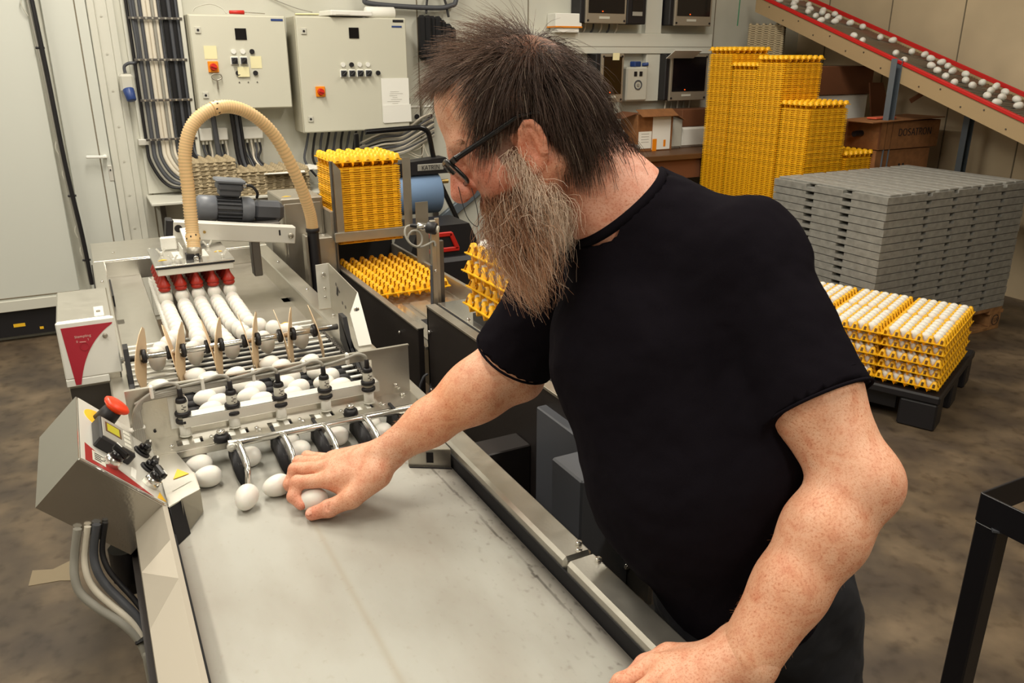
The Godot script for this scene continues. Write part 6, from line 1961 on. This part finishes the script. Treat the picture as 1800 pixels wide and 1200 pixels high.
func strand(b: B, root: Vector3, dir: Vector3, length: float, width: float, fall: Vector3, curl: float, c0: Color, c1: Color, segs := 4) -> void:
	var p := root
	var d := dir.normalized()
	var pts := [p]
	var rs := [width * 0.5]
	var cs := [c0]
	var w1 := Vector3(rng.randf_range(-1, 1), rng.randf_range(-1, 1), rng.randf_range(-1, 1)) * curl
	var ph := rng.randf() * TAU
	for i in segs:
		var t := float(i + 1) / segs
		d = (d + fall / segs + w1 * sin(ph + t * 7.0) * 0.8).normalized()
		p += d * length / segs
		pts.append(p)
		rs.append(width * 0.5 * (1.0 - 0.75 * t))
		cs.append(c0.lerp(c1, t))
	b.tube(pts, rs, 3, cs)

func lin(c: Color) -> Color:
	return c.srgb_to_linear()

func person() -> void:
	var skin := mat("skin", Color(1, 1, 1), 0.52)
	skin.vertex_color_use_as_albedo = true
	skin.subsurf_scatter_enabled = true
	skin.subsurf_scatter_strength = 0.06
	skin.albedo_texture = noise_tex(0.045, 512, 3, [[0.0, C(255, 255, 255)], [0.58, C(255, 253, 251)], [0.72, C(238, 208, 190)], [0.86, C(214, 170, 146)], [1.0, C(196, 146, 120)]], 61)
	skin.detail_enabled = true
	skin.detail_blend_mode = BaseMaterial3D.BLEND_MODE_MUL
	skin.detail_albedo = noise_tex(0.012, 256, 4, [[0.0, C(236, 196, 180)], [0.5, C(255, 246, 240)], [1.0, C(255, 255, 255)]], 63)
	skin.heightmap_enabled = true
	skin.heightmap_texture = noise_tex(0.12, 512, 3, [], 67)
	skin.heightmap_scale = 0.035
	tri_map(skin, 12.0, false)
	var hm := mat("hair", Color.WHITE, 0.55)
	hm.vertex_color_use_as_albedo = true
	var sm := mat("shirt", C(22, 19, 24), 0.95)
	sm.metallic_specular = 0.12
	sm.heightmap_enabled = true
	sm.heightmap_texture = noise_tex(0.3, 512, 2, [], 71)
	sm.heightmap_scale = 0.02
	tri_map(sm, 5.0, false)
	mat("trousers", C(17, 17, 24), 0.9)
	var o := thing("person", "bearded man in glasses and a black t-shirt leaning over the belt, holding an egg", "person", V(0.84, 0, -0.75))
	# ------- head frame
	var oc := V(0.591, 1.468, -1.063)
	var sx := V(-0.4832, 0.1082, 0.8688).normalized()
	var cam_up := V(0.1558, 0.9421, -0.2971)
	var img_right := cam_up.cross(sx).normalized()
	var img_up := sx.cross(img_right).normalized()
	var fz := (img_right * -0.848 - img_up * 0.530).normalized()
	var uy := (img_right * -0.530 + img_up * 0.848).normalized()
	var bs := Basis(sx, uy, fz) * Basis(Vector3.UP, 0.14)
	HT = Transform3D(bs, oc)
	var sk := lin(C(226, 176, 150))
	var pink := lin(C(216, 148, 128))
	var pale := lin(C(232, 188, 162))
	head = Field.new()
	var nk: Vector3 = HT.affine_inverse() * neck_world
	head.cone(V(0, -0.02, -0.05), nk, 0.064, 0.074, 0.03, 1, lin(C(230, 178, 158)))
	head.cone(nk, nk + (HT.basis.inverse() * V(0.03, -0.1, -0.01)), 0.07, 0.072, 0.04, 1, lin(C(230, 178, 158)))
	head.ball(V(0, 0.062, -0.014), V(0.078, 0.097, 0.106), 0.03, 1, Basis(), sk)
	head.ball(V(0, 0.09, 0.044), V(0.063, 0.066, 0.051), 0.03, 1, Basis(), pale)
	head.cone(V(-0.036, 0.058, 0.086), V(0.036, 0.058, 0.086), 0.0165, 0.0165, 0.018, 1, sk)
	head.ball(V(0, 0.0, 0.04), V(0.062, 0.075, 0.058), 0.03, 1, Basis(), sk)
	for s in [-1, 1]:
		head.ball(V(0.04 * s, -0.004, 0.066), V(0.031, 0.03, 0.03), 0.02, 1, Basis(), pink)
		head.cone(V(0.058 * s, -0.03, -0.004), V(0.018 * s, -0.07, 0.062), 0.022, 0.024, 0.03, 1, sk)
		head.ball(V(0.034 * s, 0.033, 0.104), V(0.022, 0.014, 0.02), 0.014, -1)
		head.ball(V(0.0335 * s, 0.033, 0.081), V(0.0145, 0.0135, 0.014), 0.005, 1, Basis(), sk)
		head.cone(V(0.016 * s, 0.0405, 0.094), V(0.052 * s, 0.038, 0.082), 0.005, 0.005, 0.008, 1, pink)
		head.cone(V(0.017 * s, 0.024, 0.093), V(0.052 * s, 0.024, 0.081), 0.0045, 0.005, 0.01, 1, pink)
		head.ball(V(0.0145 * s, -0.001, 0.112), V(0.0095, 0.0095, 0.012), 0.008, 1, Basis(), pink)
	head.cone(V(0, 0.05, 0.1), V(0, 0.002, 0.124), 0.0095, 0.0148, 0.016, 1, pink)
	for s in [-1, 1]:
		head.ball(V(0.0085 * s, -0.012, 0.117), V(0.004, 0.005, 0.006), 0.004, -1)
	head.cone(V(-0.02, -0.033, 0.094), V(0.02, -0.033, 0.094), 0.012, 0.012, 0.014, 1, sk)
	head.ball(V(0, -0.072, 0.07), V(0.03, 0.025, 0.026), 0.02, 1, Basis(), sk)
	# ears
	for s in [-1, 1]:
		var eb := Basis(Vector3.UP, -0.42 * s) * Basis(Vector3.RIGHT, -0.3)
		var ec := V(0.0815 * s, 0.004, 0.006)
		head.ball(ec, V(0.0055, 0.034, 0.019), 0.006, 1, eb, lin(C(224, 156, 132)))
		var ring := []
		for k in 9:
			var a := lerpf(-0.5, 4.1, k / 8.0)
			ring.append(ec + eb * V(0.004 * s, 0.031 * sin(a), -0.0165 * cos(a) * -1.0 * -1.0))
		for k in 8:
			head.cone(ring[k], ring[k + 1], 0.0042, 0.0042, 0.003, 1, lin(C(222, 160, 134)))
		head.ball(ec + eb * V(0.007 * s, -0.003, 0.001), V(0.007, 0.017, 0.0095), 0.004, -1, eb)
		head.cone(ec + eb * V(0.003 * s, 0.016, -0.004), ec + eb * V(0.004 * s, -0.012, -0.009), 0.003, 0.0035, 0.004, 1, lin(C(224, 156, 132)))
		head.ball(ec + eb * V(0.002 * s, -0.03, 0.006), V(0.006, 0.009, 0.009), 0.008, 1, eb, lin(C(222, 156, 132)))
		head.ball(ec + eb * V(0.0 * s, -0.006, 0.018), V(0.008, 0.008, 0.006), 0.006, 1, eb, lin(C(210, 140, 116)))
	var scalp := lin(C(74, 52, 42))
	head.shade = func(p: Vector3, c: Color, _g: Vector3) -> Color:
		if absf(p.x) < 0.077 and hair_here(p):
			return c.lerp(scalp, 0.8 * smoothstep(-0.085, -0.05, p.y))
		if p.z > 0.07 and p.y < -0.014 and p.y > -0.045 and absf(p.x) < 0.03:
			return c.lerp(lin(C(150, 80, 70)), 0.5)
		return c
	var bd := nb(o)
	bd.xf = HT
	head.mesh_into(bd, V(-0.13, -0.3, -0.3), V(0.13, 0.18, 0.15), 0.0036)
	bd.xf = Transform3D()
	# ------- arms and hands, one surface with the head
	var SL := V(0.826, 1.316, -0.858)
	var EL := V(0.828, 1.077, -0.614)
	var WL := V(0.648, 0.884, -0.594)
	var SR := V(0.745, 1.255, -1.19)
	var ER := V(0.665, 1.025, -1.29)
	var WR := V(0.42, 0.881, -1.331)
	var arm := Field.new()
	var a1 := lin(C(228, 178, 148))
	var a2 := lin(C(234, 188, 160))
	arm.cone(SL, SL.lerp(EL, 0.6), 0.066, 0.064, 0.03, 1, a2)
	arm.cone(SL.lerp(EL, 0.55), EL, 0.064, 0.05, 0.03, 1, a2)
	arm.ball(EL + V(0.014, 0.0, 0.012), V(0.031, 0.036, 0.036), 0.03, 1, Basis(), lin(C(232, 178, 154)))
	var up_l := (EL - WL)
	arm.cone(EL, EL - up_l * 0.3, 0.05, 0.053, 0.02, 1, a2)
	arm.cone(EL - up_l * 0.3, EL - up_l * 0.62, 0.053, 0.044, 0.02, 1, a1)
	arm.cone(EL - up_l * 0.62, WL, 0.046, 0.039, 0.02, 1, a1)
	arm.mesh_into(bd, V(0.6, 0.8, -0.96), V(0.96, 1.42, -0.5), 0.0062)
	arm = Field.new()
	arm.cone(SR, SR.lerp(ER, 0.5), 0.06, 0.062, 0.03, 1, a2)
	arm.cone(SR.lerp(ER, 0.5), ER, 0.062, 0.056, 0.03, 1, a2)
	var up_r := ER - WR
	arm.cone(ER, ER - up_r * 0.25, 0.055, 0.054, 0.04, 1, a2)
	arm.cone(ER - up_r * 0.25, ER - up_r * 0.62, 0.054, 0.041, 0.04, 1, lin(C(226, 168, 130)))
	arm.cone(ER - up_r * 0.62, WR, 0.041, 0.031, 0.03, 1, a1)
	arm.ball(ER + V(0.03, -0.02, 0.02), V(0.035, 0.035, 0.035), 0.03, 1, Basis(), a2)
	arm.mesh_into(bd, V(0.38, 0.8, -1.45), V(0.84, 1.36, -1.08), 0.0062)
	hands(bd, WL, EL, WR, ER)
	put(bd, "body", "skin", o)
	clothes(o, SL, EL, SR, ER)
	hair(o)
	arm_hair(o, EL, WL, ER, WR)
	glasses(o)

func hands(bd: B, WL: Vector3, EL: Vector3, WR: Vector3, ER: Vector3) -> void:
	var c := lin(C(228, 180, 152))
	var kc := lin(C(222, 162, 136))
	var tip := lin(C(224, 158, 136))
	var h := Field.new()
	var d := (WR - ER).normalized()
	# right hand: palm down, knuckles to the left, thumb side towards the camera
	var im := V(0.329, 0.840, -1.358)
	var mm := V(0.332, 0.852, -1.385)
	var rm := V(0.342, 0.848, -1.412)
	var pm := V(0.356, 0.838, -1.437)
	h.cone(WR - d * 0.06, WR, 0.036, 0.031, 0.02, 1, c)
	for e in [[im, 0.0165, V(0.012, -0.004, 0.008)], [mm, 0.0165, V(0.004, 0.0, 0.0)], [rm, 0.0155, V(0.0, -0.002, -0.008)], [pm, 0.0145, V(0.0, -0.004, -0.014)]]:
		h.cone(WR + e[2], e[0], 0.0235, e[1], 0.016, 1, c)
	h.cone(V(0.39, 0.862, -1.36), V(0.35, 0.846, -1.415), 0.026, 0.02, 0.018, 1, c)
	# fingers: each a chain of its own
	var chains := [
		[im, V(0.271, 0.829, -1.397), V(0.258, 0.808, -1.385), V(0.268, 0.7955, -1.37), 0.0132],
		[mm, V(0.278, 0.834, -1.44), V(0.262, 0.81, -1.432), V(0.272, 0.79, -1.416), 0.0132],
		[rm, V(0.292, 0.834, -1.467), V(0.276, 0.81, -1.461), V(0.284, 0.79, -1.447), 0.0124],
		[pm, V(0.313, 0.832, -1.488), V(0.3, 0.811, -1.483), V(0.306, 0.791, -1.471), 0.0108]]
	for e in chains:
		var r: float = e[4]
		h.cone(e[0], e[1], r * 1.12, r * 1.02, 0.006, 1, c)
		h.ball(e[1], Vector3.ONE * r * 1.08, 0.004, 1, Basis(), kc)
		h.cone(e[1], e[2], r * 0.98, r * 0.9, 0.005, 1, c)
		h.cone(e[2], e[3], r * 0.9, r * 0.78, 0.005, 1, tip)
	# thumb: leaves the palm's near side, lies along the belt under the egg
	h.cone(V(0.402, 0.858, -1.305), V(0.348, 0.822, -1.305), 0.026, 0.0195, 0.018, 1, c)
	h.cone(V(0.348, 0.822, -1.305), V(0.309, 0.802, -1.322), 0.0178, 0.0158, 0.008, 1, c)
	h.ball(V(0.309, 0.802, -1.322), Vector3.ONE * 0.0162, 0.005, 1, Basis(), kc)
	h.cone(V(0.309, 0.802, -1.322), V(0.28, 0.79, -1.338), 0.0152, 0.0128, 0.006, 1, tip)
	h.cone(V(0.395, 0.856, -1.315), V(0.333, 0.838, -1.36), 0.021, 0.0165, 0.02, 1, c)
	h.cone(V(0.385, 0.84, -1.33), V(0.345, 0.822, -1.345), 0.02, 0.012, 0.02, 1, c)
	for e in [[V(0.304, 0.8175, -1.316), V(0.299, 0.808, -1.3085)], [V(0.309, 0.8185, -1.314), V(0.304, 0.808, -1.307)]]:
		h.cone(e[0], e[1], 0.0014, 0.0014, 0.003, -1)
	h.mesh_into(bd, V(0.235, 0.772, -1.51), V(0.48, 0.94, -1.24), 0.0032)
	# thumb nail
	var nail := Field.new()
	nail.ball(V(0.2745, 0.7995, -1.331), V(0.0085, 0.0022, 0.0068), 0.002, 1, Basis(Vector3.UP, 0.45) * Basis(Vector3.BACK, 0.5) * Basis(Vector3.RIGHT, 0.5), lin(C(236, 186, 168)))
	nail.mesh_into(bd, V(0.257, 0.785, -1.346), V(0.291, 0.814, -1.316), 0.0016)
	# left hand lying on the right rail, fingers over its inner edge
	h = Field.new()
	d = (WL - EL).normalized()
	h.cone(WL - d * 0.05, WL, 0.039, 0.034, 0.02, 1, c)
	var base := [V(0.553, 0.856, -0.66), V(0.546, 0.861, -0.634), V(0.55, 0.857, -0.61), V(0.56, 0.85, -0.588)]
	for k in 4:
		h.cone(WL + V(0, -0.004, 0.012 - 0.012 * k), base[k], 0.027, 0.0165, 0.018, 1, c)
	var reach := [V(-0.046, -0.012, -0.006), V(-0.05, -0.01, 0.002), V(-0.047, -0.012, 0.006), V(-0.036, -0.012, 0.01)]
	for k in 4:
		var p0: Vector3 = base[k]
		var p1: Vector3 = p0 + reach[k]
		var p2: Vector3 = p1 + reach[k] * 0.45 + V(0, -0.016, 0)
		var p3: Vector3 = p2 + reach[k] * 0.2 + V(0, -0.02, 0)
		h.cone(p0, p1, 0.0138, 0.0118, 0.006, 1, c)
		h.ball(p1, Vector3.ONE * 0.0122, 0.004, 1, Basis(), kc)
		h.cone(p1, p2, 0.0114, 0.0104, 0.005, 1, c)
		h.cone(p2, p3, 0.0104, 0.009, 0.005, 1, tip)
	h.cone(WL + V(-0.02, -0.012, -0.016), V(0.588, 0.846, -0.672), 0.024, 0.019, 0.016, 1, c)
	h.cone(V(0.588, 0.846, -0.672), V(0.558, 0.837, -0.682), 0.017, 0.015, 0.008, 1, c)
	h.cone(V(0.558, 0.837, -0.682), V(0.53, 0.826, -0.681), 0.0145, 0.012, 0.006, 1, tip)
	h.mesh_into(bd, V(0.44, 0.77, -0.75), V(0.7, 0.95, -0.54), 0.0036)

func clothes(o: Node3D, SL: Vector3, EL: Vector3, SR: Vector3, ER: Vector3) -> void:
	var f := Field.new()
	var face := V(-0.84, 0, 0.55)
	var pel := V(0.84, 0.84, -0.75)
	f.cone(V(0.822, 0.83, -0.768), V(0.8, 1.0, -0.84), 0.14, 0.162, 0.05)
	f.ball(V(0.735, 0.985, -0.865), V(0.125, 0.16, 0.15), 0.06)
	f.cone(V(0.8, 1.0, -0.84), V(0.775, 1.18, -0.96), 0.165, 0.16, 0.06)
	f.ball(V(0.72, 1.14, -0.945), V(0.12, 0.15, 0.15), 0.06)
	f.cone(V(0.775, 1.18, -0.96), V(0.765, 1.29, -1.0), 0.16, 0.105, 0.05)
	f.cone(SL, SR, 0.078, 0.072, 0.05)
	f.cone(SL, V(0.765, 1.3, -1.0), 0.082, 0.1, 0.05)
	f.cone(SL.lerp(SR, 0.2), V(0.755, 1.37, -1.01), 0.07, 0.06, 0.05)
	f.cone(SR.lerp(SL, 0.2), V(0.735, 1.35, -1.03), 0.065, 0.055, 0.05)
	var hl := SL.lerp(EL, 0.68)
	var hr := SR.lerp(ER, 0.86)
	f.cone(SL, hl, 0.081, 0.079, 0.03, 1, Color.WHITE, true)
	f.cone(SR, hr, 0.076, 0.08, 0.03, 1, Color.WHITE, true)
	f.cone(SL + V(0.0, -0.1, 0.0), V(0.83, 1.05, -0.84), 0.06, 0.09, 0.06)
	var down_neck: Vector3 = (neck_world - HT * V(0, 0.0, -0.045)).normalized()
	f.cone(neck_world + down_neck * 0.13, neck_world - down_neck * 0.006, 0.135, 0.086, 0.03, 1, Color.WHITE, true)
	# folds
	for e in [[V(0.83, 1.3, -0.775), V(0.77, 1.12, -0.76), 0.012], [V(0.79, 1.26, -0.81), V(0.72, 1.06, -0.77), 0.012], [V(0.85, 1.25, -0.76), V(0.845, 1.17, -0.69), 0.01]]:
		f.cone(e[0], e[1], e[2], 0.006, 0.03)
	var nt: Vector3 = HT * V(0, 0.0, -0.045)
	f.cone(nt, neck_world, 0.082, 0.078, 0.012, -1)
	var n := FastNoiseLite.new()
	n.frequency = 9.0
	n.fractal_octaves = 3
	f.noise = n
	f.amp = 0.006
	var b := nb(o)
	f.mesh_into(b, V(0.54, 0.7, -1.36), V(1.06, 1.48, -0.55), 0.009)
	var sh := put(b, "t_shirt", "shirt", o, "plain black t-shirt")
	# hems, shoulder seam and neck band
	for e in [[hl, (EL - SL).normalized(), 0.079], [hr, (ER - SR).normalized(), 0.08]]:
		var bas := along(e[1])
		for q in [0.0, -0.022]:
			var ring := []
			for k in 33:
				var a := TAU * k / 32.0
				ring.append(e[0] + e[1] * q + bas * V(cos(a) * (e[2] + (-0.0025 if q else -0.001)), 0, sin(a) * (e[2] + (-0.0025 if q else -0.001))))
			put(nb(sh).tube(ring, 0.0024 if q == 0.0 else 0.0012, 6), "sleeve_hem", "shirt", sh)
	# neck band: an oval round the neck
	var ax := (neck_world - nt).normalized()
	var bas2 := along(ax)
	var ring2 := []
	for k in 41:
		var a := TAU * k / 40.0
		var q := neck_world + ax * 0.0 + bas2 * V(cos(a) * 0.079, 0, sin(a) * 0.079)
		ring2.append(q - ax * 0.012)
	put(nb(sh).tube(ring2, 0.0085, 8), "neck_band", "shirt", sh)
	# trousers
	f = Field.new()
	f.cone(V(0.825, 0.86, -0.768), V(0.825, 0.8, -0.768), 0.134, 0.138, 0.03)
	f.cone(V(0.87, 0.8, -0.715), V(0.9, 0.45, -0.67), 0.095, 0.08, 0.04)
	f.cone(V(0.9, 0.45, -0.67), V(0.91, 0.06, -0.65), 0.078, 0.07, 0.03)
	f.cone(V(0.82, 0.8, -0.84), V(0.83, 0.45, -0.82), 0.1, 0.08, 0.04)
	f.cone(V(0.83, 0.45, -0.82), V(0.85, 0.06, -0.82), 0.078, 0.07, 0.03)
	f.noise = n
	f.amp = 0.01
	b = nb(o)
	f.mesh_into(b, V(0.62, 0.02, -1.04), V(1.12, 0.98, -0.46), 0.011)
	var tr := put(b, "trousers", "trousers", o)
	put(nb(tr).tube(curve([V(0.945, 0.86, -0.7), V(0.955, 0.8, -0.69), V(0.955, 0.7, -0.67)], 4), 0.004, 6), "pocket_seam", "trousers", tr)
	for e in [V(0.91, 0, -0.65), V(0.85, 0, -0.82)]:
		f = Field.new()
		f.cone(e + V(0.02, 0.045, -0.01), e + V(-0.13, 0.035, 0.08), 0.045, 0.038, 0.02)
		f.ball(e + V(-0.05, 0.02, 0.03), V(0.13, 0.02, 0.05), 0.02, 1, Basis(Vector3.UP, 0.55))
		b = nb(o)
		f.mesh_into(b, e + V(-0.22, 0.0, -0.1), e + V(0.1, 0.12, 0.16), 0.01)
		put(b, "shoe", "black", o)

func hair_here(p: Vector3) -> bool:
	# p in head space: which skin of the skull carries hair
	if p.z < -0.02:
		return p.y > -0.03 + (p.z + 0.02) * 0.55
	if p.y > 0.13 and absf(p.x) < 0.05:
		return p.z < 0.052 + 0.2 * (0.05 - absf(p.x)) * 0.0
	var line := 0.0115
	if p.y > 0.067:
		line = lerpf(0.057, 0.0115, clampf((p.y - 0.067) / 0.08, 0, 1))
	elif p.y > 0.004:
		line = 0.055
	else:
		return false
	return p.z < line and (p.y > 0.03 or p.z > 0.028 or p.z < -0.02)

func on_head(dir: Vector3, o := Vector3(0, 0.05, 0)) -> Vector3:  # the skin point seen from inside along dir
	var all := PackedInt32Array([0, 2, 3, 4, 5])
	var t := 0.16
	for i in 9:
		var d := head.eval(o + dir * t, all)
		t -= d
		if absf(d) < 0.0005:
			break
	return o + dir * t

func hair(o: Node3D) -> void:
	var b := nb(o)
	b.xf = HT
	var whorl := V(0.03, 0.13, -0.088)
	var down: Vector3 = HT.basis.inverse() * Vector3.DOWN
	var made := 0
	while made < 10500:
		var dir := Vector3(rng.randfn(), rng.randfn(), rng.randfn()).normalized()
		var p := on_head(dir)
		if not hair_here(p):
			continue
		if p.y < 0.045 and p.z > -0.02 and p.z < 0.034 and absf(p.x) > 0.05:
			continue
		var part := absf(p.x - 0.03) < 0.012 and p.z > -0.1 and p.z < 0.0 and p.y > 0.1
		if part and rng.randf() < 0.75:
			continue
		made += 1
		var nn := (p - V(0, 0.05, -0.01)).normalized()
		var t := p - whorl
		t = (t - nn * t.dot(nn)).normalized()
		var top := smoothstep(0.1, 0.15, p.y)
		var front := smoothstep(0.0, 0.05, p.z) * top
		var d := t * 0.9 + nn * (0.42 + 0.6 * top) + Vector3(rng.randfn(), rng.randfn(), rng.randfn()) * 0.22
		d += V(0, 0, 1) * front * 0.9
		if p.z < 0.0 and p.y < 0.09:
			d += V(0, -0.35, -0.3)
		var length := rng.randf_range(0.04, 0.066) * (1.0 - 0.25 * front + 0.3 * top)
		if p.z < 0.0 and p.y < 0.09:
			length *= 1.15 + 0.3 * smoothstep(-0.03, -0.08, p.z)
		if p.y < 0.01 and p.z > 0:
			length *= 0.5
		if p.y < -0.04:
			length *= 0.85
		if p.y < 0.085 and p.z > -0.03 and p.z < 0.04:
			length *= 0.5
		var g := rng.randf()
		var c0 := lin(C(36, 25, 22)).lerp(lin(C(66, 46, 37)), g)
		var c1 := c0.lerp(lin(C(126, 92, 68)), 0.25 + 0.35 * top)
		if g > 0.985 or (p.z > 0.02 and p.y < 0.06 and g > 0.8):
			c0 = lin(C(150, 130, 112))
			c1 = lin(C(190, 170, 150))
		if p.z < -0.03 and p.y < 0.03:
			for q in 2:
				strand(b, p + Vector3(rng.randfn(), rng.randfn() * 0.6, rng.randfn()) * 0.006 - nn * 0.003, d + Vector3(rng.randfn(), rng.randfn(), rng.randfn()) * 0.15, length, 0.001, down * 1.0, 0.25, c0, c1, 4)
		strand(b, p - nn * 0.002, d, length, 0.00095, down * (0.55 + 0.5 * (1.0 - top)), 0.28, c0, c1, 5)
	# the fringe that hangs forward over the forehead
	for i in 420:
		var a := rng.randf_range(-0.9, 1.0)
		var p := on_head(V(a * 0.45, 0.93, 0.3 + 0.2 * rng.randf()).normalized())
		var g := rng.randf()
		strand(b, p, V(a * 0.2, 0.5, 1.0) + Vector3(rng.randfn(), rng.randfn(), rng.randfn()) * 0.16, rng.randf_range(0.03, 0.048), 0.0009, V(0, -1.5, 0.1), 0.3, lin(C(58, 40, 32)).lerp(lin(C(92, 66, 50)), g), lin(C(134, 98, 72)), 5)
	put(b, "hair", "hair", o, "short untidy dark brown hair")
	# eyebrows
	b = nb(o)
	b.xf = HT
	for s in [-1, 1]:
		for i in 130:
			var x := rng.randf_range(0.012, 0.056)
			var p := V(x * s, 0.061 + rng.randf_range(-0.004, 0.004) - 0.1 * maxf(0.0, x - 0.042), 0.101 - 6.0 * x * x)
			strand(b, p, V(0.8 * s, 0.25, 0.55) + Vector3(rng.randfn(), rng.randfn(), rng.randfn()) * 0.2, rng.randf_range(0.008, 0.014), 0.0007, V(0, -0.4, 0), 0.1, lin(C(104, 74, 56)), lin(C(160, 122, 92)), 3)
	put(b, "eyebrows", "hair", o)
	# beard and moustache
	b = nb(o)
	b.xf = HT
	made = 0
	var body := PackedInt32Array(range(0, head.kind.size()))
	while made < 5600:
		var p := V(rng.randf_range(-0.075, 0.08), rng.randf_range(-0.105, 0.018), rng.randf_range(-0.028, 0.115))
		# walk to the surface
		for k in 4:
			var d0 := head.eval(p, body)
			var e := 0.002
			var g := Vector3(head.eval(p + V(e, 0, 0), body) - d0, head.eval(p + V(0, e, 0), body) - d0, head.eval(p + V(0, 0, e), body) - d0).normalized()
			p -= g * d0
		if p.y > 0.02 or p.y < -0.115 or p.z < -0.035:
			continue
		var cheek := p.z > 0.042 + 0.5 * maxf(0.0, p.y + 0.02) and p.y > -0.026 and not (p.y < -0.016 and p.z > 0.085 and absf(p.x) < 0.036)
		if cheek or (p.y > -0.012 and p.z > 0.05) or (p.z > 0.108 and p.y > -0.02):
			continue
		if p.y > -0.05 and p.z < 0.016 or p.z < 0.004:
			continue
		if absf(p.x) < 0.022 and p.y < -0.026 and p.y > -0.042 and p.z > 0.085:
			continue
		made += 1
		var nn := V(p.x * 0.9, (p.y + 0.02) * 0.4, maxf(p.z - 0.02, 0.0)).normalized()
		var chin := smoothstep(0.02, 0.075, p.z) * smoothstep(-0.03, -0.06, p.y)
		var mous := 1.0 if p.y > -0.034 and p.z > 0.08 else 0.0
		var side := 1.0 - smoothstep(0.03, 0.06, p.z)
		var length := lerpf(rng.randf_range(0.025, 0.06), rng.randf_range(0.08, 0.15), chin)
		if side > 0.5:
			length = rng.randf_range(0.02, 0.045) * (1.0 + 1.0 * smoothstep(-0.02, -0.075, p.y))
		if mous:
			length = rng.randf_range(0.022, 0.036)
		var d := nn * (0.8 if chin < 0.3 else 0.5) + V(0, -0.55, 0.1) + Vector3(rng.randfn(), rng.randfn(), rng.randfn()) * 0.3
		if mous:
			d = V(p.x * 14.0, -0.6, 0.6) + Vector3(rng.randfn(), rng.randfn(), rng.randfn()) * 0.2
		var fall := (V(0.0, -0.215, 0.094) - p).normalized() * 2.2
		if side > 0.5 and p.y > -0.05:
			fall = V(0, -0.9, 0.35)
		var g := rng.randf()
		var white := clampf(0.75 * side + 0.2 + 0.42 * rng.randfn() - 0.75 * mous - 0.25 * chin, 0, 1)
		var c0 := lin(C(104, 58, 36)).lerp(lin(C(255, 226, 200)), white)
		var c1 := lin(C(198, 134, 90)).lerp(lin(C(255, 236, 216)), clampf(white + 0.15, 0, 1))
		strand(b, p - nn * 0.001, d, length, 0.0009, fall, 1.0, c0, c1, 8 if length > 0.06 else 4)
	put(b, "beard", "hair", o, "long grey and ginger beard")

func arm_hair(o: Node3D, EL: Vector3, WL: Vector3, ER: Vector3, WR: Vector3) -> void:
	var b := nb(o)
	for e in [[EL, WL, 0.05, 0.036, 900], [ER, WR, 0.054, 0.031, 900]]:
		var ax: Vector3 = e[1] - e[0]
		var bas := along(ax)
		for i in int(e[4]):
			var t := rng.randf_range(0.05, 0.95)
			var a := rng.randf() * TAU
			var r := bas * V(cos(a), 0, sin(a))
			var rr := lerpf(e[2], e[3], clampf((t - 0.25) / 0.75, 0, 1)) * 0.95
			strand(b, e[0] + ax * t + r * rr, r * 0.6 + ax.normalized() * 1.0 + Vector3(rng.randfn(), rng.randfn(), rng.randfn()) * 0.35, rng.randf_range(0.008, 0.014), 0.00035, Vector3.ZERO, 0.1, lin(C(190, 120, 72)), lin(C(214, 150, 100)), 2)
	put(b, "arm_hair", "hair", o)

func glasses(o: Node3D) -> void:
	var g := thing("glasses", "black rectangular glasses worn by the bearded man", "glasses", HT * V(0, 0.03, 0.12))
	var b := nb(g)
	b.xf = HT
	for s in [-1, 1]:
		var loop := []
		for k in 25:
			var a := TAU * k / 24.0
			var ex := signf(cos(a)) * pow(absf(cos(a)), 0.45) * 0.028
			var ey := signf(sin(a)) * pow(absf(sin(a)), 0.45) * 0.0205
			loop.append(V(s * (0.0355 + ex * s * 1.0 * s), 0.03 + ey, 0.1165 + 0.25 * ey - 0.004 * pow((0.0355 + ex) / 0.06, 2.0)))
		var keep := []
		for p in loop:
			keep.append(V(s * absf(p.x), p.y, p.z))
		b.tube(keep, 0.003, 6)
		b.bar(V(s * 0.061, 0.044, 0.113), V(s * 0.078, 0.0445, 0.106), 0.006, 0.009, Vector3.UP, 0.001)
		b.tube([V(s * 0.0785, 0.0445, 0.107), V(s * 0.0815, 0.045, 0.06), V(s * 0.083, 0.046, 0.005), V(s * 0.082, 0.038, -0.02), V(s * 0.08, 0.02, -0.034)], [0.0042, 0.004, 0.0036, 0.0034, 0.003], 8)
	b.tube([V(-0.011, 0.036, 0.119), V(0, 0.039, 0.121), V(0.011, 0.036, 0.119)], 0.0024, 6)
	put(b, "frame", "black_gloss", g)
	for s in [-1, 1]:
		b = nb(g)
		b.xf = HT
		var pts := []
		for k in 16:
			var a := TAU * k / 16.0
			var ex := signf(cos(a)) * pow(absf(cos(a)), 0.45) * 0.026
			var ey := signf(sin(a)) * pow(absf(sin(a)), 0.45) * 0.019
			pts.append(V(s * (0.0355 + ex), 0.03 + ey, 0.1155 + 0.25 * ey))
		plate(b, pts, V(0, 0, 0.0015))
		put(b, "lens", "lens", g)
	solo(nb().tube(curve([HT * V(0.02, 0.012, 0.122), HT * V(0.03, -0.03, 0.135), HT * V(0.045, -0.05, 0.13), HT * V(0.05, -0.03, 0.118), HT * V(0.045, 0.0, 0.108)], 5), 0.0006, 5), "cord", "black", "thin dark loop of cord hanging under the glasses", "cord")
